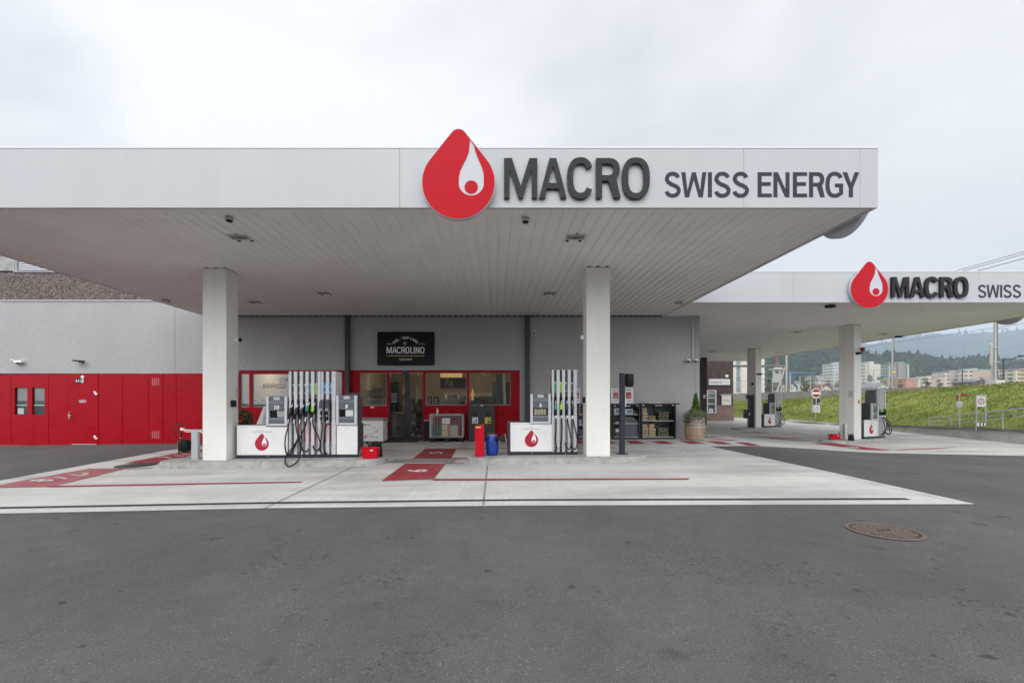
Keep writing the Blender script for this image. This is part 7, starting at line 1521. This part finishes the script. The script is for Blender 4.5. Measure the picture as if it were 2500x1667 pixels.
def arrow(x0, x1, q0, q1, m_, name):
    a = MB(); xs0, xs1 = fx(x0, y), fx(x1, y); za, zb2 = fz(q1, y), fz(q0, y); d_ = .12 * (1 if x1 > x0 else -1); zc = (za + zb2) / 2
    a.shape([[(xs0, za), (xs0, zb2), (xs1 - d_, zb2), (xs1, zc), (xs1 - d_, za)]], .02, 0, VERT(y - .035)); a.build(name, m_, o)
arrow(2344.5, 2362, 960, 965.5, _M['sign_ring_red'], 'red_arrow'); arrow(2339, 2328, 965, 970.8, _M['sign_ring_red'], 'red_arrow'); arrow(2344, 2353, 970.3, 974, mat('arrow_yellow', (.65, .36, .02), .5), 'yellow_arrow'); arrow(2341, 2336, 973.5, 977, _M['arrow_yellow'], 'yellow_arrow')
a = MB(); a.cyl((fx(2340.5, y), y - .02, fz(986, y)), (fx(2340.5, y), y - .035, fz(986, y)), 8.2 * y / F, n=28); a.build('round_sign_back', mat('sign_back', (.42, .41, .44), .45), o)
y = 33.2; x = fx(1991, y); zb_ = fz(1034, y); o = root('no_entry_sign', (x, y, zb_), 'round red no entry sign with two boxes below it on a thin grey post', 'road sign')
a = MB(); a.cyl((x, y, zb_), (x, y, fz(972, y)), .035, n=8); a.build('post', ALU, o)
a = MB(); zc = fz(959.5, y); a.cyl((x, y - .06, zc), (x, y - .03, zc), 11 * y / F, n=36, m=0); a.cyl((x, y - .063, zc), (x, y - .0605, zc), 9.8 * y / F, n=36, m=1); a.box(x - 9.1 * y / F, x + 9.1 * y / F, y - .066, y - .0635, zc - 2 * y / F, zc + 2 * y / F, 0); a.build('sign_disc', [WHT, mat('disc_red', (.27, .004, .012), .4)], o)
a = MB(); a.box(fx(1982.5, y), fx(2001.5, y), y - .06, y - .04, fz(988, y), fz(971, y), 1); a.box(fx(1983.5, y), fx(1990, y), y - .065, y - .061, fz(987, y), fz(972.5, y), 0); a.box(fx(1992.5, y), fx(2000.5, y), y - .065, y - .061, fz(987, y), fz(972.5, y), 0); a.box(fx(1996, y), fx(1999, y), y - .07, y - .066, fz(985.6, y), fz(983.2, y), 2); a.build('dark_board', [mat('board_dark', (.02, .022, .026), .5), ALU, WHT], o)
a = MB(); a.box(fx(1981.5, y), fx(1987, y), y - .05, y + .1, fz(1006, y), fz(990, y), 1); a.box(fx(1986.2, y), fx(2000, y), y - .09, y - .05, fz(1006.5, y), fz(989.5, y), 0)
for k, wd_ in enumerate((3.6, 5, 5, 3.6)): a.box(fx(1993.2 - wd_, y), fx(1993.2 + wd_, y), y - .094, y - .0905, fz(993.2 + k * 3.5, y), fz(992 + k * 3.5, y), 2)
a.build('notice_board', [WHTE, ALU, mat('notice_blue', (.12, .12, .25), .6)], o)
# galvanised handrail climbing the slope
hr = root('handrail', (21, 20, .3), 'galvanised pipe handrail with three rails climbing the grass slope', 'handrail')
hp = []
for px, pt, pb in ((2267.5, 1020.5, 1042.5), (2321, 1015.2, 1041), (2447.8, 1002.3, 1027), (2580, 987.5, 1012)):
    y = on_wall(px, .02)[1]; hp.append((fx(px, y), y, fz(pt, y), fz(pb, y)))
for x, y, zt_, zb_ in hp[:3]: b = MB(); b.cyl((x, y, zb_ - .45), (x, y, zt_), .022, n=8); b.build('post', ALU, hr)
for f_, r_ in ((0, .026), (.42, .015), (.80, .015)): b = MB(); b.tube([(x, y, zt_ + (zb_ - zt_) * f_) for x, y, zt_, zb_ in hp], r_, 8, 0, 1); b.build('rail', ALU, hr)

# ------------------------------------------------------------------ town
def bmat(n, *a_, **k): return grid_facade(n, *a_, **k)
def block(name, label, p0, p1, pt, D, m, depth=14, extras=(), roofm=None, rot=0, base=0.0, grp='apartment blocks in front of the wooded hills'):
    x0_, x1_ = fx(p0, D), fx(p1, D); zt_ = fz(pt, D); o = root(name, ((x0_ + x1_) / 2, D, base), label, 'building', grp)
    a = MB(); a.box(x0_, x1_, D, D + depth, base, zt_); a.build('wall', m, o)
    a = MB(); a.box(x0_ - .2, x1_ + .2, D - .2, D + depth + .2, zt_ + .01, zt_ + .5); a.build('roof', roofm or mat('flat_roof', (.3, .3, .3), .8), o)
    for q0, q1, r0, r1, mm in extras:
        a = MB(); a.box(fx(q0, D), fx(q1, D), D - 1.2, D + depth * .7, fz(r1, D) if r1 else base, fz(r0, D)); a.build('wing', mm, o)
    return o
WIN = (.06, .07, .08)
MT1 = bmat('tower_white', (.55, .56, .57), WIN, 2.4, 3.0, .55, .42); MT2 = bmat('tower_cream', (.50, .49, .44), WIN, 3.2, 3.0, .45, .4); MT3 = bmat('tower_grey', (.22, .21, .215), (.12, .12, .13), 50, 3.0, .0, .4)
MP = mat('block_rose', (.44, .345, .31), .85, var=.05, vscale=.1); MPW = bmat('block_rose_balcony', (.52, .47, .43), (.10, .09, .09), 4.0, 3.0, .62, .45); MPK = bmat('block_pink', (.42, .22, .18), (.36, .19, .16), 4, 3.0, .5, .3); MOR = bmat('block_orange', (.50, .34, .25), (.16, .12, .1), 5, 3.0, .6, .45)
MWH = mat('plain_white', (.55, .56, .56), .8, var=.05, vscale=.2)
block('tower_block', 'white balcony tower partly behind the near column of the farther canopy', 2033, 2047, 888, 430, MT1, 14, [(2047.5, 2066, 883, 0, MWH)])
block('tower_block', 'cream high-rise tower just right of the near column', 2109, 2127, 886, 400, MT2, 14, [(2119, 2131, 882.5, 0, mat('plain_cream', (.52, .5, .45), .8)), (2131.5, 2147, 889, 0, mat('plain_cream', (.52, .5, .45), .8))])
block('tower_block', 'grey brown high-rise tower behind the slim mast', 2183, 2214, 888, 410, MT3, 14, [(2190, 2204, 883, 0, mat('plain_taupe', (.24, .225, .22), .8)), (2166.5, 2182.5, 892, 0, bmat('tower_bluish', (.30, .34, .36), WIN, 3, 3, .4, .4)), (2214.5, 2216.5, 890, 0, MWH)])
block('apartment_block', 'low beige apartment block left of the pink one', 2187, 2211, 922, 300, bmat('block_beige', (.42, .35, .24), WIN, 4, 3, .5, .4), 12)
block('apartment_block', 'pink apartment block right of the slim mast', 2211.5, 2238, 924.5, 290, MPK, 12, [(2238.4, 2241, 925, 0, MWH)])
block('apartment_block', 'long low rose apartment block with white balconies', 2272, 2307, 919.5, 340, MP, 12, [(2248.5, 2262, 920.5, 0, MPW), (2262.5, 2271.5, 917.5, 0, MPW), (2276, 2287, 917, 920, MP)])
block('apartment_block', 'middle rose apartment block with a tall stair tower', 2315, 2342.5, 907, 350, MP, 12, [(2300, 2308, 909.5, 0, MPW), (2308.5, 2314.5, 907.5, 0, MPW), (2335, 2342.8, 903, 0, MP)])
block('apartment_block', 'largest rose apartment block left of the big mast', 2370, 2423, 903, 345, MP, 14, [(2343.6, 2351, 908, 0, MPW), (2351.5, 2361, 904.5, 0, MPW), (2361.5, 2369.5, 903, 0, MPW), (2371, 2383, 899.5, 903, MWH)])
block('apartment_block', 'orange apartment block with balconies at the right edge of the picture', 2487, 2530, 901, 330, MOR, 14, [(2474.5, 2486.5, 903.5, 0, bmat('block_cream_balcony', (.5, .46, .4), (.1, .09, .09), 5, 3, .7, .45))])
block('apartment_block', 'grey white apartment block with balconies behind the fence', 1995, 2012, 920.5, 300, bmat('block_grey', (.40, .40, .40), WIN, 3.6, 3, .55, .45), 12, [(1991, 1999, 917.5, 920, MWH)])
o = block('office_building', 'cream office building with a tall strip of blue green glazing beyond the railway', 1770, 1866, 780, 78, mat('cream_facade', (.58, .55, .47), .7, var=.04, vscale=.3), 20, [], None, 0, 0, None)
a = MB(); D = 78
for k in range(22): a.box(fx(1797.8, D), fx(1806, D), D - .06, D - .01, fz(957, D) + k * .95, fz(957, D) + k * .95 + .88, k % 2)
a.build('glazing_strip', [mat('strip_glass_a', (.13, .20, .21), .2, var=.2), mat('strip_glass_b', (.19, .27, .27), .2, var=.2)], o)
a = MB(); a.box(fx(1806.2, D), fx(1809, D), D - .09, D - .01, fz(958, D), 16); a.build('pilaster', mat('strip_cream', (.5, .46, .36), .7), o)
for k in range(14): b = MB(); b.box(fx(1866, D), fx(1867.4, D), D, D + 3, fz(960, D) + k * .9, fz(960, D) + k * .9 + .5); b.build('balcony', MWH, o)
# church with red spire
D = 200; o = root('church', (fx(1897, D), D, 0), 'pale church tower with a dark red spire left of the railway mast', 'church')
a = MB(); a.add([(fx(1886.5, D), D, 0), (fx(1897, D), D - 3, 0), (fx(1907.5, D), D, 0), (fx(1897, D), D + 3, 0)] + [(fx(q, D), D + e_, fz(900.5, D)) for q, e_ in ((1886.5, 0), (1897, -3), (1907.5, 0), (1897, 3))], [(0, 1, 5, 4), (1, 2, 6, 5), (2, 3, 7, 6), (3, 0, 4, 7), (4, 5, 6, 7)]); 
for q in (1891, 1902.5): a.box(fx(q - 1.2, D), fx(q + 1.6, D), D - 2.2, D - 1, fz(910.5, D), fz(907, D), 1)
a.build('tower', [mat('church_wall', (.42, .42, .39), .8), DRK], o)
a = MB(); a.box(fx(1886, D), fx(1908.5, D), D - 3.2, D + 3, fz(902, D), fz(900, D)); 
for q in (1891.5, 1902): a.lathe([(4.3 * D / F, 0), (3.6 * D / F, 2.6 * D / F), (0, 4.6 * D / F)], (fx(q, D), D - .8, fz(900, D)), 12)
a.build('gable', mat('gable_white', (.55, .55, .53), .7), o)
a = MB(); a.cyl((fx(1897, D), D, fz(899.5, D)), (fx(1897, D), D, fz(862, D)), 6 * D / F, .1, n=8, smooth=False); a.build('spire', mat('spire_red', (.17, .07, .065), .7), o)
# blue crane
D = 320; o = root('tower_crane', (fx(1930, D), D, 0), 'light blue tower crane seen above the fence', 'crane'); CR = mat('crane_blue', (.10, .26, .55), .5)
a = MB(); a.box(fx(1928.6, D), fx(1931.6, D), D, D + .9, 0, fz(908, D)); a.build('mast', CR, o)
a = MB(); za = fz(910.6, D)
for dz in (0, .75): a.tube([(fx(1927, D), D, za + dz), (fx(1990, D), D, za + dz * .2)], .12, 4, 0, 1)
for k in range(30): x_ = fx(1930 + 2 * k, D); a.tube([(x_, D, za), (x_ + .3, D, za + .75 * (1 - k / 36)), (x_ + .6, D, za)], .07, 3, 0, 1)
a.build('jib', CR, o)
# small houses
def house(p0, p1, pe, pr, D, wm, rm, label, depth=9, base=0.0):
    x0_, x1_ = fx(p0, D), fx(p1, D); ze, zr = fz(pe, D), fz(pr, D); o = root('house', ((x0_ + x1_) / 2, D, base), label, 'house', 'small houses behind the railway')
    xm = (x0_ + x1_) / 2; a = MB(); a.prism([(x0_, base), (x1_, base), (x1_, ze), (xm, zr - .2), (x0_, ze)], 0, depth, 0, VERT(D + depth)); a.build('wall', wm, o)
    a = MB(); h_ = .4
    for s_ in (-1, 1):
        xe = x0_ - .5 if s_ < 0 else x1_ + .5; zz_ = ze - .3
        a.add([(xe, D - .5, zz_), (xm, D - .5, zr), (xm, D + depth + .5, zr), (xe, D + depth + .5, zz_), (xe, D - .5, zz_ - .25), (xm, D - .5, zr - .25), (xm, D + depth + .5, zr - .25), (xe, D + depth + .5, zz_ - .25)], [(0, 1, 2, 3), (0, 4, 5, 1), (0, 3, 7, 4), (3, 2, 6, 7)])
    a.build('roof', rm, o)
    for q in (.3, .62): b = MB(); w_ = (x1_ - x0_) * .1; xx = x0_ + q * (x1_ - x0_); b.box(xx, xx + w_, D - .06, D - .01, ze - (ze - base) * .25, ze - (ze - base) * .05); b.build('window', DRK, o)
RF = mat('red_roof', (.21, .10, .08), .8, var=.2, vscale=.5); BR = mat('brown_roof', (.11, .09, .085), .8, var=.2); GRF = mat('grey_roof', (.22, .22, .24), .7)
house(1928, 1940, 940, 931.5, 150, MWH, BR, 'white gabled house right of the railway mast behind the fence'); house(1936, 1964, 940, 930.5, 160, mat('pale_blue_wall', (.42, .46, .50), .7), GRF, 'pale bluish house with a grey roof behind the fence'); house(1907, 1918, 944, 932, 150, mat('ochre_wall', (.40, .37, .30), .8), BR, 'ochre house between church and railway mast')
house(1962, 1984, 948, 941, 170, MWH, RF, 'red roofed house behind the fence left of the no entry sign'); house(2004, 2030, 948, 937.5, 175, MWH, RF, 'broad red roofed house behind the fence right of the no entry sign'); house(2030, 2056, 949, 940, 185, mat('ochre_wall', (.40, .37, .30), .8), BR, 'brown roofed house left of the near column of the farther canopy')
house(2096, 2120, 946, 937, 180, MWH, RF, 'white house with a red roof just right of the near column'); house(2118, 2146, 943.5, 935, 190, mat('ochre_wall', (.40, .37, .30), .8), RF, 'long red roofed house next to the grey gabled one'); house(2142, 2170, 943, 933.5, 170, MWH, GRF, 'white gabled house with a grey roof left of the slim mast'); house(2376, 2415, 930, 924.5, 200, BR, GRF, 'grey roofed house in front of the largest rose block')
# street lamps beyond the railway
def lamp(px, pb, pt, pe, D, label):
    o = root('street_lamp', (fx(px, D), D, 1), label, 'street lamp', 'street lamps beyond the railway'); x = fx(px, D); LM = mat('lamp_dark', (.05, .06, .065), .5)
    a = MB(); a.cyl((x, D, 1), (x, D, fz(pt, D)), .09, n=6); a.build('pole', LM, o)
    xe, ze = fx(pe[0], D), fz(pe[1], D); a = MB(); a.tube([(x, D, fz(pt, D)), ((x * 2 + xe) / 3, D, fz(pt + 1, D)), ((x + xe * 2) / 3, D, ze - .1), (xe, D, ze)], .06, 5); a.build('arm', LM, o)
    a = MB(); a.box(xe - .5, xe + .5, D - .15, D + .15, ze, ze + .16); a.build('lamp_head', LM, o)
lamp(2350, 935, 902.5, (2310, 896), 75, 'dark street lamp with a curved arm reaching left, in front of the rose blocks'); lamp(2450, 930, 876, (2498, 870), 55, 'dark street lamp with an arm reaching right at the right edge'); lamp(2096, 930, 876, (2116, 861), 90, 'small dark street lamp just right of the near column')

# ------------------------------------------------------------------ trees, forest, hills
random.seed(17)
TG = [foliage('tree_green_a', (.022, .045, .014), (.07, .11, .03), .6), foliage('tree_green_b', (.03, .05, .018), (.09, .12, .035), .6), foliage('tree_green_c', (.05, .07, .02), (.13, .15, .04), .6)]
def tree(px, pt, D, w_px, label, kind=0, base=0.0, n_=420):
    x = fx(px, D); zt_ = fz(pt, D); r_ = w_px * D / F / 2; H = zt_ - base; o = root('tree', (x, D, base), label, 'tree', 'trees beyond the railway')
    a = MB(); a.cyl((x, D, base), (x, D, base + H * .55), r_ * .09 + .1, .08, n=7)
    for k in range(5): t = random.uniform(0, 6.28); a.tube([(x, D, base + H * .35), (x + r_ * .3 * math.cos(t), D + r_ * .3 * math.sin(t), base + H * .55), (x + r_ * .6 * math.cos(t), D + r_ * .6 * math.sin(t), base + H * .72)], .08, 5, 0, 2)
    a.build('trunk', mat('bark', (.06, .045, .035), .9), o)
    a = MB(); 
    for k in range(11):
        t = random.uniform(0, 6.28); q = random.uniform(0, .62); cz = base + H * random.uniform(.42, .84); rr_ = r_ * random.uniform(.34, .5); cc = (x + r_ * q * math.cos(t), D + r_ * q * math.sin(t), min(cz, zt_ - rr_ * .8)); leaves(a, cc, (rr_, rr_, rr_ * .8), n_ // 11, r_ * .13)
    leaves(a, (x, D, zt_ - r_ * .4), (r_ * .4, r_ * .4, r_ * .4), n_ // 8, r_ * .13); a.build('crown', TG[kind], o)
for px, pt, D, wp, lb, k in ((1878, 908, 110, 26, 'dark green tree left of the church tower', 0), (1967, 925, 150, 34, 'light green tree above the red roofed house behind the fence', 2), (1984, 915, 170, 22, 'yellowish tree left of the grey white apartment block', 2), (2022, 927, 220, 26, 'green tree between the apartment block and the white tower', 1), (2045, 930, 200, 24, 'tree below the white balcony tower', 1),
    (2122, 914, 260, 30, 'round dark tree in front of the cream tower', 0), (2150, 917, 250, 34, 'bright green tree right of the cream tower', 1), (2198, 928, 180, 16, 'small dark tree in front of the beige block', 0), (2173, 925, 230, 16, 'tree at the foot of the grey brown tower', 0), (2259, 922, 230, 26, 'tree in front of the long low rose block', 0), (2291, 925, 230, 22, 'smaller tree between the two rose blocks', 0), (2330, 925, 240, 34, 'dark broad tree below the middle rose block', 0), (2364, 927, 240, 18, 'small dark tree right of the lamp post', 0),
    (2396, 920, 260, 14, 'pointed dark tree in front of the largest rose block', 0), (2445, 917, 240, 26, 'tree right of the big mast', 1), (2467, 921, 250, 20, 'tree left of the orange block', 1), (1870, 925, 90, 14, 'shrubby tree right of the cream office building', 0)):
    tree(px, pt, D, wp, lb, k)
# wooded hills: terrain plus one forest of crowns on each
def hill(name, ridge, D, depth, base, kind, hgt, count, fm, seed, minr, maxr):
    random.seed(seed); n_ = 70; xs_ = [fx(1700 + (2760 - 1700) * i / n_, D) for i in range(n_ + 1)]
    def rz(px):
        for (p0, q0), (p1, q1) in zip(ridge, ridge[1:]):
            if p0 <= px <= p1: return q0 + (q1 - q0) * (px - p0) / (p1 - p0)
        return ridge[-1][1] if px > ridge[-1][0] else ridge[0][1]
    def zat(x, s_):
        px = CX + x * F / D; zr = fz(rz(px), D) - hgt; t = math.sin(min(1, max(0, s_)) * math.pi / 2); return base + (zr - base) * t + 3.5 * noise.noise((x * .012, s_ * 4, seed)) * (1 - abs(2 * s_ - 1)) * 2
    a = MB(); m_ = 14; vs = []
    for j in range(m_ + 1):
        for x in xs_: vs.append((x * (1 - (1 - j / m_) * depth / D), D - depth * (1 - j / m_), zat(x, j / m_)))
    a.add(vs, [(j * (n_ + 1) + i, j * (n_ + 1) + i + 1, (j + 1) * (n_ + 1) + i + 1, (j + 1) * (n_ + 1) + i) for j in range(m_) for i in range(n_)], 0, True)
    tag(a.build(name, fm[0], origin=(xs_[n_ // 2], D - depth / 2, base)), kind='structure')
    # crowns: rough low-poly lumps, a few pointed conifers
    base_v = []; 
    for i in range(4):
        el = (-.5, .15, .6, .93)[i]; rr_ = math.sqrt(max(0, 1 - el * el))
        for k in range(7): t = 6.283 * (k + .5 * (i % 2)) / 7; base_v.append((rr_ * math.cos(t), rr_ * math.sin(t), el))
    fs = [(i * 7 + k, i * 7 + (k + 1) % 7, (i + 1) * 7 + (k + 1) % 7, (i + 1) * 7 + k) for i in range(3) for k in range(7)] + [tuple(range(21, 28))]
    a = MB()
    for c in range(count):
        s_ = random.random() ** .8; x = random.uniform(xs_[0], xs_[-1]); y = D - depth * (1 - s_); xx = x * (1 - (1 - s_) * depth / D); z = zat(x, s_); r_ = random.uniform(minr, maxr); hz = r_ * random.uniform(.8, 1.25); con = random.random() < .08
        if con: r_ *= .6; hz *= 1.7
        vs = []
        for v in base_v:
            j_ = 1 + random.uniform(-.22, .22); k_ = (1 - .75 * max(0, v[2])) if con else 1; vs.append((xx + v[0] * r_ * j_ * k_, y + v[1] * r_ * j_ * k_, z + hz * .3 + v[2] * hz * j_))
        a.add(vs, fs, random.randrange(3), False)
    tag(a.build('forest', fm, origin=(xs_[n_ // 2], D - depth / 2, base)), kind='stuff')
FN = [foliage('forest_a', (.010, .024, .020), (.028, .050, .034), .12), foliage('forest_b', (.008, .019, .017), (.022, .038, .029), .12), foliage('forest_c', (.015, .030, .021), (.042, .062, .034), .12)]  # bluish greens put some of the distance haze into the foliage colour
hill('near_hill', [(1600, 800), (1760, 835), (1860, 845), (1990, 852), (2060, 855), (2110, 863), (2150, 868), (2180, 861), (2240, 864), (2290, 872), (2340, 876), (2380, 870), (2420, 873), (2500, 880), (2800, 895)], 620, 170, 8, None, 11, 6200, FN, 31, 4.0, 7.2)
hill('far_hill', [(1600, 800), (1900, 840), (2060, 850), (2110, 842), (2170, 836), (2200, 828), (2240, 820), (2290, 815), (2340, 818), (2400, 812), (2430, 816), (2460, 812), (2500, 805), (2800, 795)], 2600, 700, 30, None, 40, 6000, FN, 37, 14, 26)
a = MB(); a.add([(60, 96, 0.02), (90, 8, .02), (1200, 100, 2), (1200, 900, 6), (150, 900, 6), (60, 400, 1)], [(0, 1, 2, 3, 4, 5)]); tag(a.build('meadow', GR, origin=(300, 300, 0)), kind='structure')

# ------------------------------------------------------------------ what the shop windows mirror: buildings and trees across the road
random.seed(4)
o = root('building', (-6, -34, 0), 'long pale industrial hall across the road behind the camera', 'building'); a = MB(); a.box(-30, 6, -44, -34, 0, 7); a.build('wall', mat('hall_wall', (.16, .16, .165), .7, var=.1), o); a = MB(); a.box(-30.3, 6.3, -44.3, -33.6, 7.01, 7.6); a.build('roof_edge', MWH, o)
for x, lb in ((9, 'nearest'), (15, 'farthest')):
    o = root('tree', (x, -24, 0), lb + ' dark tree across the road behind the camera', 'tree', 'trees behind the camera'); a = MB(); a.cyl((x, -24, 0), (x, -24, 5), .3, .15, n=8); a.build('trunk', _M['bark'], o); a = MB(); leaves(a, (x, -24, 6), (3, 3, 3.4), 1500, .35); a.build('crown', TG[0], o)
o = root('tree', (-12, -26, 0), 'broad dark tree across the road in front of the hall', 'tree', 'trees behind the camera'); a = MB(); a.cyl((-12, -26, 0), (-12, -26, 5), .3, .15, n=8); a.build('trunk', _M['bark'], o); a = MB(); leaves(a, (-12, -26, 5.5), (3.4, 3, 3.4), 1500, .35); a.build('crown', TG[0], o)

# ------------------------------------------------------------------ haze
HAZE = 0.00031
hm = bpy.data.materials.new('haze'); hm.use_nodes = True; N = hm.node_tree.nodes; N.clear(); ho = N.new('ShaderNodeOutputMaterial'); hv = N.new('ShaderNodeVolumePrincipled')
hv.inputs['Color'].default_value = (.70, .83, 1.0, 1); hv.inputs['Density'].default_value = HAZE; hv.inputs['Anisotropy'].default_value = 0.1; hm.node_tree.links.new(hv.outputs[0], ho.inputs['Volume'])
a = MB(); a.box(-700, 5000, -500, 3400, -3, 520); hz = a.build('haze', hm, origin=(0, 0, -3)); tag(hz, kind='stuff')
